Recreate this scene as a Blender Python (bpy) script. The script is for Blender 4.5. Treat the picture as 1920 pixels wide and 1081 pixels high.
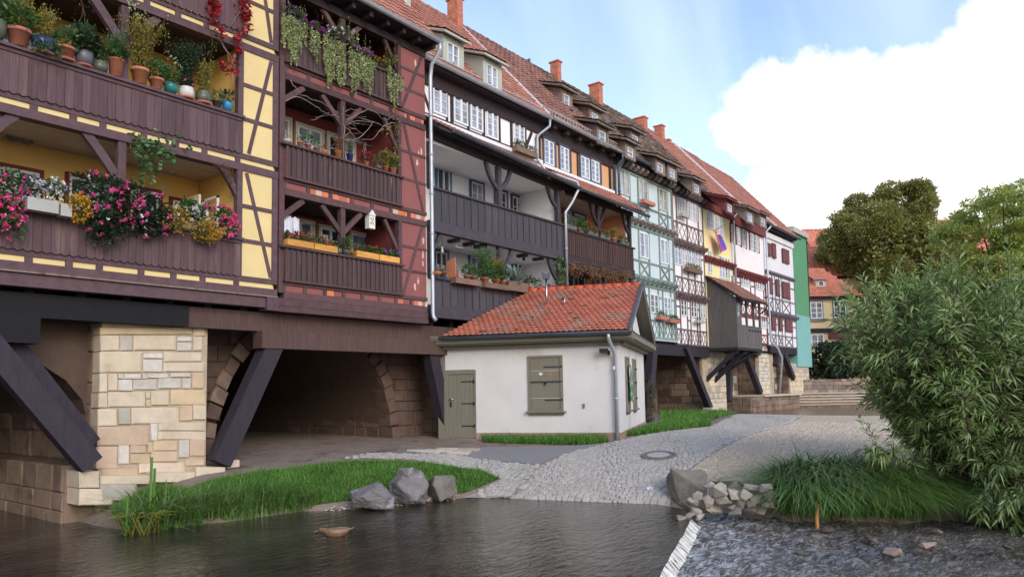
import bpy, bmesh, math, random
import numpy as np
from mathutils import Vector, Matrix
from mathutils.geometry import delaunay_2d_cdt
random.seed(7)
R = random.Random(11)
NP = np.random.default_rng(5)
scene = bpy.context.scene
COL = scene.collection
for o in list(bpy.data.objects):
    bpy.data.objects.remove(o)

# ------------------------------------------------------------------ camera
# world: X runs along the bridge front (receding to the right), Y into the bridge, Z up
FPX, YAW, PITCH, ROLL, CX, CY, CAMZ = 1400.0, math.atan2(.614, .789), math.radians(4.5), math.radians(1.0), 960.0, 620.0, 2.0
f0 = Vector((math.cos(YAW), math.sin(YAW), 0)); r0 = Vector((math.sin(YAW), -math.cos(YAW), 0)); zz = Vector((0, 0, 1))
CF = math.cos(PITCH) * f0 + math.sin(PITCH) * zz
cu = -math.sin(PITCH) * f0 + math.cos(PITCH) * zz
CR = math.cos(ROLL) * r0 - math.sin(ROLL) * cu
CU = math.cos(ROLL) * cu + math.sin(ROLL) * r0
cam = bpy.data.cameras.new('camera')
camo = bpy.data.objects.new('camera', cam); COL.objects.link(camo)
cam.sensor_width = 36; cam.lens = FPX / 1920 * 36
cam.shift_y = (CY - 540.5) / 1920
cam.clip_start = .1; cam.clip_end = 4000
camo.matrix_world = Matrix(((CR.x, CU.x, -CF.x, 0), (CR.y, CU.y, -CF.y, 0), (CR.z, CU.z, -CF.z, CAMZ), (0, 0, 0, 1)))
scene.camera = camo

# ------------------------------------------------------------------ light
SUN_AZ_VEC = Vector((-.36, -.82, .40)).normalized()      # direction towards the sun
sun_elev = math.asin(SUN_AZ_VEC.z); sun_rot = math.atan2(SUN_AZ_VEC.x, SUN_AZ_VEC.y)
W = bpy.data.worlds.new('World'); scene.world = W; W.use_nodes = True
SKY_STRENGTH = 0.105
SUN_STRENGTH = 1.5
sl = bpy.data.lights.new('sun', 'SUN'); sl.energy = SUN_STRENGTH; sl.angle = math.radians(30); sl.color = (1, .93, .84)
so = bpy.data.objects.new('sun', sl); COL.objects.link(so)
so.rotation_euler = SUN_AZ_VEC.to_track_quat('Z', 'Y').to_euler(); so.location = (0, 0, 60)
scene.view_settings.view_transform = 'Standard'; scene.view_settings.look = 'None'
scene.view_settings.exposure = 0.42; scene.view_settings.gamma = 1; scene.view_settings.use_curve_mapping = False

def ray(u, v):
    return CF + CR * ((u - CX) / FPX) - CU * ((v - CY) / FPX)
def onY(u, v, Y=14.54):
    d = ray(u, v); t = Y / d.y
    return Vector((d.x * t, Y, CAMZ + d.z * t))
def onZ(u, v, Z):
    d = ray(u, v); t = (Z - CAMZ) / d.z
    return Vector((d.x * t, d.y * t, Z))
def onD(u, v, D):
    d = ray(u, v); return Vector((d.x * D, d.y * D, CAMZ + d.z * D))

def build_world():
    nt = W.node_tree; N = nt.nodes; L = nt.links
    for n in list(N): N.remove(n)
    out = N.new('ShaderNodeOutputWorld'); bg = N.new('ShaderNodeBackground')
    bg.inputs[1].default_value = SKY_STRENGTH
    sky = N.new('ShaderNodeTexSky'); sky.sky_type = 'NISHITA'; sky.sun_disc = False
    sky.sun_elevation = sun_elev; sky.sun_rotation = sun_rot; sky.air_density = 1.0; sky.dust_density = .6; sky.ozone_density = 1.2
    tc = N.new('ShaderNodeTexCoord')
    def noise(scale, det, rough, dist=0, vec=None):
        n = N.new('ShaderNodeTexNoise'); n.inputs['Scale'].default_value = scale; n.inputs['Detail'].default_value = det
        n.inputs['Roughness'].default_value = rough; n.inputs['Distortion'].default_value = dist
        L.new(vec if vec else tc.outputs['Generated'], n.inputs['Vector']); return n
    def M(op, a, b=None, clamp=False):
        m = N.new('ShaderNodeMath'); m.operation = op; m.use_clamp = clamp
        for i, x in enumerate((a, b)):
            if x is None: continue
            if hasattr(x, 'links'): L.new(x, m.inputs[i])
            else: m.inputs[i].default_value = x
        return m.outputs[0]
    # cumulus banks: unions of soft spheres in direction space, edges broken by noise
    nb = noise(6, 9, .62, .0); nf = noise(22, 6, .6)
    pert = M('ADD', M('MULTIPLY', M('SUBTRACT', nb.outputs[0], .5), .125), M('MULTIPLY', M('SUBTRACT', nf.outputs[0], .5), .03))
    field = None
    def lobe(d, ang):
        nonlocal field
        dp = N.new('ShaderNodeVectorMath'); dp.operation = 'DISTANCE'
        L.new(tc.outputs['Generated'], dp.inputs[0]); dp.inputs[1].default_value = d
        s = M('SUBTRACT', 2 * math.sin(math.radians(ang) / 2), dp.outputs['Value'])
        field = s if field is None else M('MAXIMUM', field, s)
    for (u, v, a) in ((1450, 215, 3.6), (1375, 248, 1.6), (1560, 210, 5.0), (1700, 190, 4.6), (1790, 200, 5.6), (1930, 60, 4.6), (1640, 330, 7.0), (1500, 400, 4.5), (1850, 380, 11),
                      (1420, 420, 3.0), (2100, 250, 9), (2300, 420, 12), (1600, 500, 9), (2000, 560, 14)):
        d = ray(u, v).normalized(); lobe(d, a)
    # unseen cloud all round outside the frame, enlarged to brighten the house fronts
    for az in range(0, 360, 30):
        if 0 <= ((az - 37.9 + 70) % 360) <= 125: continue
        e = math.radians(10 + 14 * ((az * 7) % 5) / 4)
        lobe(Vector((math.cos(math.radians(az)) * math.cos(e), math.sin(math.radians(az)) * math.cos(e), math.sin(e))), 15 + (az % 4) * 2)
    dens = M('MULTIPLY', M('ADD', field, pert), 55, True)
    # thin high cloud in streaks
    mp = N.new('ShaderNodeMapping'); mp.inputs['Rotation'].default_value = (0, .4, .9); mp.inputs['Scale'].default_value = (1.0, 5.5, 2.0)
    L.new(tc.outputs['Generated'], mp.inputs[0])
    ci = noise(1.1, 5, .5, .4, mp.outputs[0])
    cir = M('MULTIPLY', M('SUBTRACT', ci.outputs[0], .44), 3.2, True)
    cir = M('MULTIPLY', cir, .45)
    mix1 = N.new('ShaderNodeMix'); mix1.data_type = 'RGBA'; L.new(cir, mix1.inputs[0])
    skm = N.new('ShaderNodeMix'); skm.data_type = 'RGBA'; skm.blend_type = 'MULTIPLY'; skm.inputs[0].default_value = 1
    L.new(sky.outputs[0], skm.inputs[6]); skm.inputs[7].default_value = SKY_TINT
    L.new(skm.outputs[2], mix1.inputs[6]); mix1.inputs[7].default_value = (7.6, 8.6, 9.8, 1)
    mix2 = N.new('ShaderNodeMix'); mix2.data_type = 'RGBA'; L.new(dens, mix2.inputs[0])
    L.new(mix1.outputs[2], mix2.inputs[6]); mix2.inputs[7].default_value = (10.2, 9.9, 9.6, 1)
    L.new(mix2.outputs[2], bg.inputs[0]); L.new(bg.outputs[0], out.inputs[0])
SKY_TINT = (2.5, 2.3, 2.45, 1)
build_world()

# ------------------------------------------------------------------ materials
def lin(c):
    c = c / 255.0
    return c / 12.92 if c <= .04045 else ((c + .055) / 1.055) ** 2.4
def s(r, g, b, k=1.0):
    return (min(.9, lin(r) * k), min(.9, lin(g) * k), min(.9, lin(b) * k))
MATS = {}
def mat(name, col, rough=.8, var=.18, scale=3.0, stretch=(1, 1, 1), bump=.15, bscale=30.0, rand=0.0, island=0.0, dirt=None, dscale=.8, dthr=.6, spec=.3, metal=0, col2=None, hue=0.0, coat=0, trans=0, rot=(0, 0, 0), sharp=.12, bdist=.02):
    m = bpy.data.materials.new(name); m.use_nodes = True; MATS[name] = m
    nt = m.node_tree; N = nt.nodes; L = nt.links
    b = N['Principled BSDF']; b.inputs['Roughness'].default_value = rough; b.inputs['Metallic'].default_value = metal
    b.inputs['Specular IOR Level'].default_value = spec
    g = N.new('ShaderNodeNewGeometry'); mp = N.new('ShaderNodeMapping'); mp.inputs['Scale'].default_value = stretch; mp.inputs['Rotation'].default_value = rot
    L.new(g.outputs['Position'], mp.inputs[0])
    n = N.new('ShaderNodeTexNoise'); n.inputs['Scale'].default_value = scale; n.inputs['Detail'].default_value = 6; n.inputs['Roughness'].default_value = .62
    L.new(mp.outputs[0], n.inputs['Vector'])
    cr = N.new('ShaderNodeValToRGB'); e = cr.color_ramp.elements
    c2 = col2 if col2 else col
    e[0].position = .3; e[0].color = (*[max(0, x * (1 - var)) for x in col], 1)
    e[1].position = .7; e[1].color = (*[min(1, x * (1 + var)) for x in c2], 1)
    L.new(n.outputs[0], cr.inputs[0]); last = cr.outputs[0]
    if dirt:
        dn = N.new('ShaderNodeTexNoise'); dn.inputs['Scale'].default_value = dscale; dn.inputs['Detail'].default_value = 8; dn.inputs['Roughness'].default_value = .66
        L.new(mp.outputs[0], dn.inputs['Vector'])
        dr = N.new('ShaderNodeValToRGB'); dr.color_ramp.elements[0].position = dthr; dr.color_ramp.elements[1].position = min(1, dthr + sharp)
        L.new(dn.outputs[0], dr.inputs[0])
        mx = N.new('ShaderNodeMix'); mx.data_type = 'RGBA'; L.new(dr.outputs[0], mx.inputs[0]); L.new(last, mx.inputs[6]); mx.inputs[7].default_value = (*dirt, 1); last = mx.outputs[2]
    if rand or island or hue:
        src = None
        if island: src = g.outputs['Random Per Island']
        else:
            oi = N.new('ShaderNodeObjectInfo'); src = oi.outputs['Random']
        k = island or rand
        ma = N.new('ShaderNodeMapRange'); ma.inputs[3].default_value = 1 - k; ma.inputs[4].default_value = 1 + k; L.new(src, ma.inputs[0])
        hs = N.new('ShaderNodeHueSaturation'); L.new(last, hs.inputs['Color']); L.new(ma.outputs[0], hs.inputs['Value'])
        if hue:
            mul = N.new('ShaderNodeMath'); mul.operation = 'MULTIPLY'; mul.inputs[1].default_value = 7.31; L.new(src, mul.inputs[0])
            fr = N.new('ShaderNodeMath'); fr.operation = 'FRACT'; L.new(mul.outputs[0], fr.inputs[0])
            mh = N.new('ShaderNodeMapRange'); mh.inputs[3].default_value = .5 - hue; mh.inputs[4].default_value = .5 + hue; L.new(fr.outputs[0], mh.inputs[0]); L.new(mh.outputs[0], hs.inputs['Hue'])
            ms = N.new('ShaderNodeMapRange'); ms.inputs[3].default_value = 1 - hue * 7; ms.inputs[4].default_value = 1 + hue * 5; L.new(fr.outputs[0], ms.inputs[0]); L.new(ms.outputs[0], hs.inputs['Saturation'])
        last = hs.outputs[0]
    L.new(last, b.inputs['Base Color'])
    if bump:
        bn = N.new('ShaderNodeTexNoise'); bn.inputs['Scale'].default_value = bscale; bn.inputs['Detail'].default_value = 5; bn.inputs['Roughness'].default_value = .6
        L.new(mp.outputs[0], bn.inputs['Vector'])
        bp = N.new('ShaderNodeBump'); bp.inputs['Strength'].default_value = bump; bp.inputs['Distance'].default_value = bdist
        L.new(bn.outputs[0], bp.inputs['Height']); L.new(bp.outputs[0], b.inputs['Normal'])
    if trans:
        tr = N.new('ShaderNodeBsdfTranslucent'); L.new(last, tr.inputs['Color'])
        ms_ = N.new('ShaderNodeMixShader'); ms_.inputs[0].default_value = trans
        L.new(b.outputs[0], ms_.inputs[1]); L.new(tr.outputs[0], ms_.inputs[2]); L.new(ms_.outputs[0], N['Material Output'].inputs[0])
    return m
K = 1.0
VG = (9, 9, .7)      # vertical wood grain
def wood(name, c, **k):
    d = dict(rough=.75, var=.22, scale=2.2, stretch=VG, bump=.25, bscale=9, rand=.19)
    d.update(k); return mat(name, c, **d)
wood('plum_wood', s(94, 74, 78, K), dirt=s(124, 102, 98), dthr=.58, dscale=.7, sharp=.2)
wood('plum_beam', s(92, 72, 77, K), stretch=(3, 3, 3), rand=.08)
wood('red_wood', s(80, 64, 66, K), dirt=s(142, 124, 118), dthr=.62, dscale=1.1)
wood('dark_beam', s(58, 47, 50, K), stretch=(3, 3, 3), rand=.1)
wood('slate_wood', s(74, 71, 77, K), rand=.12)
wood('slate_beam', s(70, 67, 73, K), stretch=(3, 3, 3), rand=.08)
wood('black_beam', s(24, 22, 26, K), stretch=(3, 3, 3), rand=.1, rough=.7)
wood('strut_wood', s(54, 48, 57, K), stretch=(4, 4, 1.2), rand=.05, dirt=s(120, 115, 122), dthr=.74, dscale=1.6, sharp=.05)
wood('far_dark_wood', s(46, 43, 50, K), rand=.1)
wood('brown_plank', s(80, 62, 58, K), dirt=s(120, 105, 95), dthr=.65)
wood('red_timber', s(88, 66, 67, K), stretch=(3, 3, 3))
wood('maroon_beam', s(118, 60, 62, K), stretch=(3, 3, 3))
wood('green_timber', s(122, 138, 132, K), stretch=(3, 3, 3))
wood('mauve_timber', s(110, 94, 95, K), stretch=(3, 3, 3))
wood('grey_timber', s(108, 104, 112, K), stretch=(3, 3, 3))
wood('oriel_wood', s(98, 94, 92, K), rand=.05)
wood('weathered_wood', s(128, 114, 106, K), rand=.2, dirt=s(60, 50, 48), dthr=.55)
wood('olive_trim', s(122, 117, 103, K), rand=.03, var=.08)
wood('planter_wood', s(205, 150, 75, K), stretch=(2, 2, 8))
wood('old_crate_wood', s(120, 98, 84, K), stretch=(2, 2, 8), rand=.2)
wood('bark', s(90, 74, 60, .8), stretch=(4, 4, 1), bump=.6)
wood('peeled_wood', s(205, 150, 95, K), stretch=(4, 4, 1))
wood('grey_ceiling', s(186, 178, 174, K), stretch=(.6, 8, 2))
def plaster(name, c, **k):
    d = dict(rough=.9, var=.05, scale=1.4, bump=.12, bscale=40, dirt=tuple(x * .82 for x in c), dthr=.6, dscale=.9, sharp=.3)
    d.update(k); return mat(name, c, **d)
plaster('yellow_plaster', s(224, 202, 144, K)); plaster('ochre_plaster', s(240, 200, 118, K)); plaster('red_plaster', s(142, 88, 86, K), dirt=s(122, 74, 73), dthr=.56)
plaster('dark_red_plaster', s(138, 72, 70, K)); plaster('peeled_plaster', s(205, 175, 160, K)); plaster('white_plaster', s(243, 243, 245, K), dirt=s(226, 224, 222))
plaster('orange_plaster', s(214, 164, 124, K)); plaster('mint_plaster', s(196, 210, 213, K)); plaster('cream_white_plaster', s(235, 231, 230, K))
plaster('pale_yellow_plaster', s(240, 223, 165, K)); plaster('grey_white_plaster', s(222, 221, 224, K))
plaster('green_plaster', s(92, 146, 108, K)); plaster('teal_plaster', s(125, 176, 172, K)); plaster('beige_plaster', s(224, 202, 156, K))
plaster('hut_plaster', s(212, 209, 207), dirt=s(182, 171, 157), dthr=.54, sharp=.25, dscale=.8)
plaster('curtain', (.62, .63, .64), var=.25, scale=9, stretch=(3, 3, .4)); plaster('cloth', (.75, .76, .85), stretch=(5, 5, 1), bump=.4)
mat('frame_white', (.78, .79, .80), .45, .04, bump=0, spec=.5); mat('frame_cream', s(205, 196, 170), .5, .05, bump=0)
mat('frame_blue', s(70, 125, 155), .5, .08, bump=0); mat('frame_redbrown', s(118, 45, 42), .55, .1, bump=0); mat('shutter_red', s(112, 66, 68), .6, .1, bump=.1, stretch=(8, 8, .5))
mat('frame_slate', s(84, 92, 112), .55, .08, bump=0); mat('dormer_paint', s(176, 181, 168), .6, .08, stretch=(9, 9, .8), bump=.2, bscale=6)
mat('zinc', s(178, 184, 192), .4, .15, 2.5, bump=.05, metal=.4, spec=.5); mat('dark_zinc', s(96, 102, 114), .45, .15, 2.5, bump=.05, metal=.5, spec=.5)
mat('iron', (.03, .028, .028), .6, .2, bump=0); mat('steel', (.5, .5, .5), .3, .1, bump=0, metal=1)
mat('cast_iron', s(120, 108, 100), .65, .2, 12, bump=.3); mat('concrete', s(178, 176, 170), .9, .12, 8, bump=.2)
mat('terracotta', s(176, 112, 82), .85, .15, 6, rand=.22, hue=.015, bump=.1, dirt=s(205, 180, 165), dthr=.6, dscale=5); mat('blue_glaze', s(50, 55, 120), .3, .2, 6, bump=0, spec=.5)
mat('teal_glaze', s(35, 110, 110), .3, .2, 6, bump=0, spec=.5); mat('sky_glaze', s(45, 130, 175), .3, .25, 8, bump=0, spec=.5); mat('grey_glaze', s(92, 92, 100), .4, .25, 6, bump=0, spec=.5)
mat('moss_glaze', s(84, 88, 74), .4, .35, 5, bump=0, spec=.5); mat('white_glaze', s(205, 205, 200), .4, .2, 7, bump=0, spec=.5, dirt=s(90, 100, 120), dthr=.6, dscale=7); mat('plastic_grey', s(170, 170, 165), .5, .06, bump=0)
mat('hut_tile', s(190, 116, 94, K), .8, .14, 1.4, island=0, rand=.1, hue=.004, bump=.2, bscale=25, dirt=s(164, 136, 122), dthr=.5, dscale=.6, sharp=.12)
mat('hut_tile_field', s(190, 116, 94, K), .8, .14, 1.4, island=.1, hue=.004, bump=.2, bscale=25, dirt=s(164, 136, 122), dthr=.5, dscale=.6, sharp=.12)
mat('ridge_tile', s(196, 92, 66, K), .8, .15, 2, rand=.12, bump=.2)
mat('red_roof', s(168, 116, 100, K), .82, .15, .8, island=.16, hue=.005, bump=.15); mat('brown_roof', s(142, 104, 92, K), .85, .2, .9, island=.2, hue=.006, bump=.15)
mat('old_roof', s(116, 98, 86, K), .9, .3, .6, island=.28, hue=.006, bump=.3, dirt=s(76, 70, 48), dthr=.52, dscale=.9, sharp=.2)
mat('far_roof', s(196, 122, 98, K), .85, .14, .5, island=.15, hue=.01, bump=.1, dirt=s(150, 130, 112), dthr=.6, dscale=.25)
mat('brick', s(205, 120, 90, K), .9, .12, 4, rand=.16, hue=.012, island=0, bump=.2); mat('brick_field', s(196, 124, 98, K), .9, .15, 4, island=.13, hue=.005, bump=.2, dirt=s(120, 100, 80), dthr=.63, dscale=.6)
mat('brick_joint', s(170, 140, 118, K), .95, .1, bump=0)
mat('sandstone', s(203, 188, 164, K), .92, .12, 3, rand=.08, hue=.006, bump=.45, bscale=14, dirt=s(168, 142, 110), dthr=.6, dscale=1.7, sharp=.2)
mat('pale_stone', s(200, 193, 182, K), .92, .12, 6, rand=.1, hue=.01, bump=.6, bscale=18)
mat('orange_stone', s(198, 175, 146, K), .92, .12, 3, rand=.1, hue=.012, bump=.35, bscale=14, dirt=s(150, 112, 70), dthr=.63, dscale=2)
mat('brown_stone', s(100, 82, 72, K), .95, .2, 2.5, rand=.14, hue=.008, bump=.6, bscale=8); mat('mortar', s(178, 162, 140, K), .95, .15, 5, bump=.4)  # brown stone darkened so the tunnel's shade sits partly in its colour
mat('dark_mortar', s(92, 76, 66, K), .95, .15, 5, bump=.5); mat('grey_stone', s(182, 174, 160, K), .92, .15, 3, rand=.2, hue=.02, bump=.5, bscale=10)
mat('step_stone', s(124, 115, 106, K), .92, .2, 3, rand=.1, bump=.4)
mat('plinth_stone', s(158, 134, 122, K), .9, .15, 5, rand=.12, hue=.012, bump=.3)
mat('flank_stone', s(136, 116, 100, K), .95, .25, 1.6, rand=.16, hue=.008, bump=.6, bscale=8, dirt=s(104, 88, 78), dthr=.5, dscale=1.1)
mat('boulder_rock', s(116, 112, 112, K), .75, .35, 2.2, bump=.7, bscale=9, bdist=.04, dirt=s(158, 155, 160), dthr=.55, dscale=1.6, sharp=.12, rot=(.5, .3, .2), stretch=(1, 1, 2)); mat('green_rock', s(120, 117, 108, K), .85, .25, 3, bump=.6, bscale=10, bdist=.04, dirt=s(160, 130, 110), dthr=.58, dscale=1.2)
mat('rubble', s(156, 148, 138, K), .9, .15, 8, rand=.2, hue=.02, bump=.5, bscale=25)
mat('wet_rock', s(98, 90, 84, K), .35, .3, 6, rand=.25, bump=.4, bscale=14, spec=.5)
mat('cobble', s(172, 167, 158, K), .82, .12, 9, rand=.12, hue=.012, bump=.35, bscale=40); mat('cobble_field', s(172, 167, 158, K), .82, .12, 9, island=.12, hue=.012, bump=.3, bscale=40)
mat('path_bed', s(160, 153, 143, K), .95, .2, 6, bump=.5, dirt=s(128, 122, 110), dthr=.56)
mat('pebble', s(206, 188, 164, K), .9, .2, 9, island=.35, hue=.01, bump=0); mat('gravel', s(206, 188, 162, K), .95, .4, 22, bump=.9, bscale=70, dirt=s(160, 138, 110), dthr=.58, dscale=60, bdist=.03)
mat('asphalt', s(140, 138, 138, K), .9, .22, 50, bump=.6, bscale=80, dirt=s(120, 108, 102), dthr=.6, dscale=.9)
mat('earth', s(136, 122, 110, K), .95, .25, 3, bump=.8, bscale=18, dirt=s(90, 75, 62), dthr=.55, dscale=1.5, bdist=.04); mat('lawn_soil', s(48, 66, 32, K), .95, .3, 5, bump=.6)
mat('mud', s(80, 66, 54, K), .7, .3, 4, bump=.6, bscale=15)
mat('hinge_iron', (.02, .02, .02), .5, .1, bump=0)
mat('paper', (.8, .82, .9), .6, .1, bump=0)
mat('duck_brown', s(120, 95, 70), .7, .4, 30, bump=.2, bscale=60); mat('duck_pale', s(150, 125, 108), .7, .3, 30, bump=.2); mat('duck_dark', s(60, 60, 50), .6, .3, 30, bump=0); mat('duck_bill', s(150, 140, 70), .5, .1, bump=0)
mat('pigeon_grey', s(110, 114, 126), .7, .3, 20, bump=0, rand=.25); mat('lamp_white', s(225, 222, 210), .5, .05, bump=0)
mat('moss', s(78, 84, 44), .95, .3, 20, bump=.8, bscale=40)
def leafm(name, c, var=.25, tr=.25, island=.25, hue=.03, rough=.5, spec=.35):
    return mat(name, c, rough, var, 1.2, island=island, hue=hue, bump=0, trans=tr, spec=spec)
leafm('grass_blade', s(100, 148, 58, .85), hue=.02); leafm('sedge_blade', s(104, 140, 70, .95), hue=.025, rough=.4); leafm('willow_leaf', s(146, 170, 106, 1.0), hue=.025, rough=.38, tr=.3, spec=.5)
leafm('willow_tip', s(150, 175, 105, .9), hue=.02, rough=.38, tr=.3, spec=.5)
leafm('linden_leaf', s(148, 150, 82, 1.0), tr=.3, hue=.03, island=.3); leafm('ash_leaf', s(172, 184, 96, .95), hue=.03, tr=.4); leafm('dark_leaf', s(62, 84, 58, .8)); leafm('pot_leaf', s(86, 122, 66, .85)); leafm('ivy_leaf', s(104, 142, 88, .85)); leafm('grey_leaf', s(128, 138, 104, .75))
leafm('pale_leaf', s(186, 196, 142, .95), hue=.02); leafm('gold_leaf', s(170, 160, 80, .8)); leafm('red_leaf', s(172, 50, 62, 1.0), hue=.015); leafm('dry_leaf', s(150, 116, 84, .9)); leafm('agave_leaf', s(140, 165, 155, .75), hue=.01)
leafm('pink_petal', s(232, 92, 160), hue=.015, tr=.2); leafm('white_petal', s(240, 238, 240), hue=0.001, tr=.2); leafm('red_petal', s(205, 40, 50), hue=.015, tr=.2); leafm('yellow_petal', s(226, 172, 30), hue=.015, tr=.2); leafm('purple_petal', s(200, 60, 200), hue=.02, tr=.2); leafm('lilac_petal', s(170, 120, 205), tr=.2); leafm('orange_petal', s(235, 120, 50), tr=.2)

def glass(name, c, rough=.03):
    m = bpy.data.materials.new(name); m.use_nodes = True; MATS[name] = m
    N = m.node_tree.nodes; L = m.node_tree.links; b = N['Principled BSDF']
    b.inputs['Roughness'].default_value = rough; b.inputs['Specular IOR Level'].default_value = .9; b.inputs['IOR'].default_value = 1.7
    g = N.new('ShaderNodeNewGeometry'); mp = N.new('ShaderNodeMapping'); mp.inputs['Scale'].default_value = (2.2, 2.2, .8); L.new(g.outputs['Position'], mp.inputs[0])
    n = N.new('ShaderNodeTexNoise'); n.inputs['Scale'].default_value = 1.6; n.inputs['Detail'].default_value = 4; L.new(mp.outputs[0], n.inputs['Vector'])
    cr = N.new('ShaderNodeValToRGB'); cr.color_ramp.elements[0].position = .38; cr.color_ramp.elements[1].position = .62
    cr.color_ramp.elements[0].color = (*[x * .35 for x in c], 1); cr.color_ramp.elements[1].color = (*c, 1)
    L.new(n.outputs[0], cr.inputs[0]); L.new(cr.outputs[0], b.inputs['Base Color'])
    n2 = N.new('ShaderNodeTexNoise'); n2.inputs['Scale'].default_value = 1.1; L.new(g.outputs['Position'], n2.inputs['Vector'])
    bp = N.new('ShaderNodeBump'); bp.inputs['Strength'].default_value = .06; L.new(n2.outputs[0], bp.inputs['Height']); L.new(bp.outputs[0], b.inputs['Normal'])
glass('pane_dark', (.05, .06, .075)); glass('pane_curtain', (.42, .48, .56)); glass('pane_blue', (.30, .40, .55))

def stripe_flag():
    m = bpy.data.materials.new('rainbow_cloth'); m.use_nodes = True; MATS['rainbow_cloth'] = m
    N = m.node_tree.nodes; L = m.node_tree.links; b = N['Principled BSDF']; b.inputs['Roughness'].default_value = .8
    a = N.new('ShaderNodeAttribute'); a.attribute_name = 'stripe'
    cr = N.new('ShaderNodeValToRGB'); cr.color_ramp.interpolation = 'CONSTANT'; E = cr.color_ramp.elements
    cs = [s(225, 110, 70), s(230, 120, 140), s(200, 90, 130), s(130, 80, 170), s(90, 80, 190), s(100, 60, 150), s(90, 150, 160)]
    E[0].color = (*cs[0], 1)
    E[1].position = 1 / 7; E[1].color = (*cs[1], 1)
    for i in range(2, 7):
        e = E.new(i / 7); e.color = (*cs[i], 1)
    L.new(a.outputs['Fac'], cr.inputs[0]); L.new(cr.outputs[0], b.inputs['Base Color'])
stripe_flag()
def poster():
    m = bpy.data.materials.new('banner_print'); m.use_nodes = True; MATS['banner_print'] = m
    N = m.node_tree.nodes; L = m.node_tree.links; b = N['Principled BSDF']; b.inputs['Roughness'].default_value = .4
    g = N.new('ShaderNodeNewGeometry'); n = N.new('ShaderNodeTexNoise'); n.inputs['Scale'].default_value = 5; n.inputs['Detail'].default_value = 2; L.new(g.outputs['Position'], n.inputs['Vector'])
    cr = N.new('ShaderNodeValToRGB'); cr.color_ramp.interpolation = 'CONSTANT'; E = cr.color_ramp.elements
    E[0].color = (.02, .12, .05, 1); E[1].position = .42; E[1].color = (.05, .30, .08, 1)
    for p_, c in ((.5, (.25, .27, .33, 1)), (.56, (.6, .62, .66, 1)), (.62, (.12, .16, .22, 1))):
        e = E.new(p_); e.color = c
    L.new(n.outputs[0], cr.inputs[0]); L.new(cr.outputs[0], b.inputs['Base Color'])
poster()
def water(name, col, foam_sheen, fscale, fthr, bump, wscale, stretch, rot, rough=.06, soft=.1):
    m = bpy.data.materials.new(name); m.use_nodes = True; MATS[name] = m
    N = m.node_tree.nodes; L = m.node_tree.links; b = N['Principled BSDF']
    b.inputs['IOR'].default_value = 1.33; b.inputs['Specular IOR Level'].default_value = .5
    g = N.new('ShaderNodeNewGeometry'); mp = N.new('ShaderNodeMapping'); mp.inputs['Scale'].default_value = stretch; mp.inputs['Rotation'].default_value = (0, 0, rot); L.new(g.outputs['Position'], mp.inputs[0])
    n = N.new('ShaderNodeTexNoise'); n.inputs['Scale'].default_value = wscale; n.inputs['Detail'].default_value = 4; n.inputs['Roughness'].default_value = .55; n.inputs['Distortion'].default_value = .6; L.new(mp.outputs[0], n.inputs['Vector'])
    bp = N.new('ShaderNodeBump'); bp.inputs['Strength'].default_value = bump; bp.inputs['Distance'].default_value = .05; L.new(n.outputs[0], bp.inputs['Height']); L.new(bp.outputs[0], b.inputs['Normal'])
    n3 = N.new('ShaderNodeTexNoise'); n3.inputs['Scale'].default_value = .9; n3.inputs['Detail'].default_value = 5; L.new(g.outputs['Position'], n3.inputs['Vector'])
    c1 = N.new('ShaderNodeValToRGB'); c1.color_ramp.elements[0].position = .35; c1.color_ramp.elements[1].position = .7
    c1.color_ramp.elements[0].color = (*[x * .6 for x in col], 1); c1.color_ramp.elements[1].color = (*[x * 1.5 for x in col], 1); L.new(n3.outputs[0], c1.inputs[0])
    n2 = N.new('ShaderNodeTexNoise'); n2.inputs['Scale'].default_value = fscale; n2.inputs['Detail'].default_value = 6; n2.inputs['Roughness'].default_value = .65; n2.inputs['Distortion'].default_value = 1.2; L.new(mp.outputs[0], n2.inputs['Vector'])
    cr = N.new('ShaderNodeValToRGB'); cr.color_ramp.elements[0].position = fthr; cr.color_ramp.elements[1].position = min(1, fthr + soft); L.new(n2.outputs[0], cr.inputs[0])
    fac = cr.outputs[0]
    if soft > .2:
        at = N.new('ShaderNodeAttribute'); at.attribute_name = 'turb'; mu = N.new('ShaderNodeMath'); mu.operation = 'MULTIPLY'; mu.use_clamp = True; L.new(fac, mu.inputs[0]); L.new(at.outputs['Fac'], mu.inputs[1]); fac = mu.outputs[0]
    mx = N.new('ShaderNodeMix'); mx.data_type = 'RGBA'; L.new(fac, mx.inputs[0]); L.new(c1.outputs[0], mx.inputs[6]); mx.inputs[7].default_value = (*foam_sheen, 1)
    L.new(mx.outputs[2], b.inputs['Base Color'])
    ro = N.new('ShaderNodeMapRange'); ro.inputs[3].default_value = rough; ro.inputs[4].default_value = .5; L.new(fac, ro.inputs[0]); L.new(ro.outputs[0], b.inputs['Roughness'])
water('pond_water', (.05, .04, .03), (.1, .09, .08), 5, .8, .5, 3.2, (1, 2.6, 1), YAW + 1.57)
water('riffle_water', (.085, .07, .052), (.50, .52, .55), 5.0, .44, .8, 9, (1.0, 2.2, 1), YAW + .2, .1, .26)  # pale part is foam plus sky reflection painted into the colour
water('weir_water', (.16, .15, .125), (.88, .85, .76), 2.6, .42, .9, 5, (5, 1.1, 1), math.radians(-18), .15)  # whitish streaks paint the sky's sheen on the smooth sloping water
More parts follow.
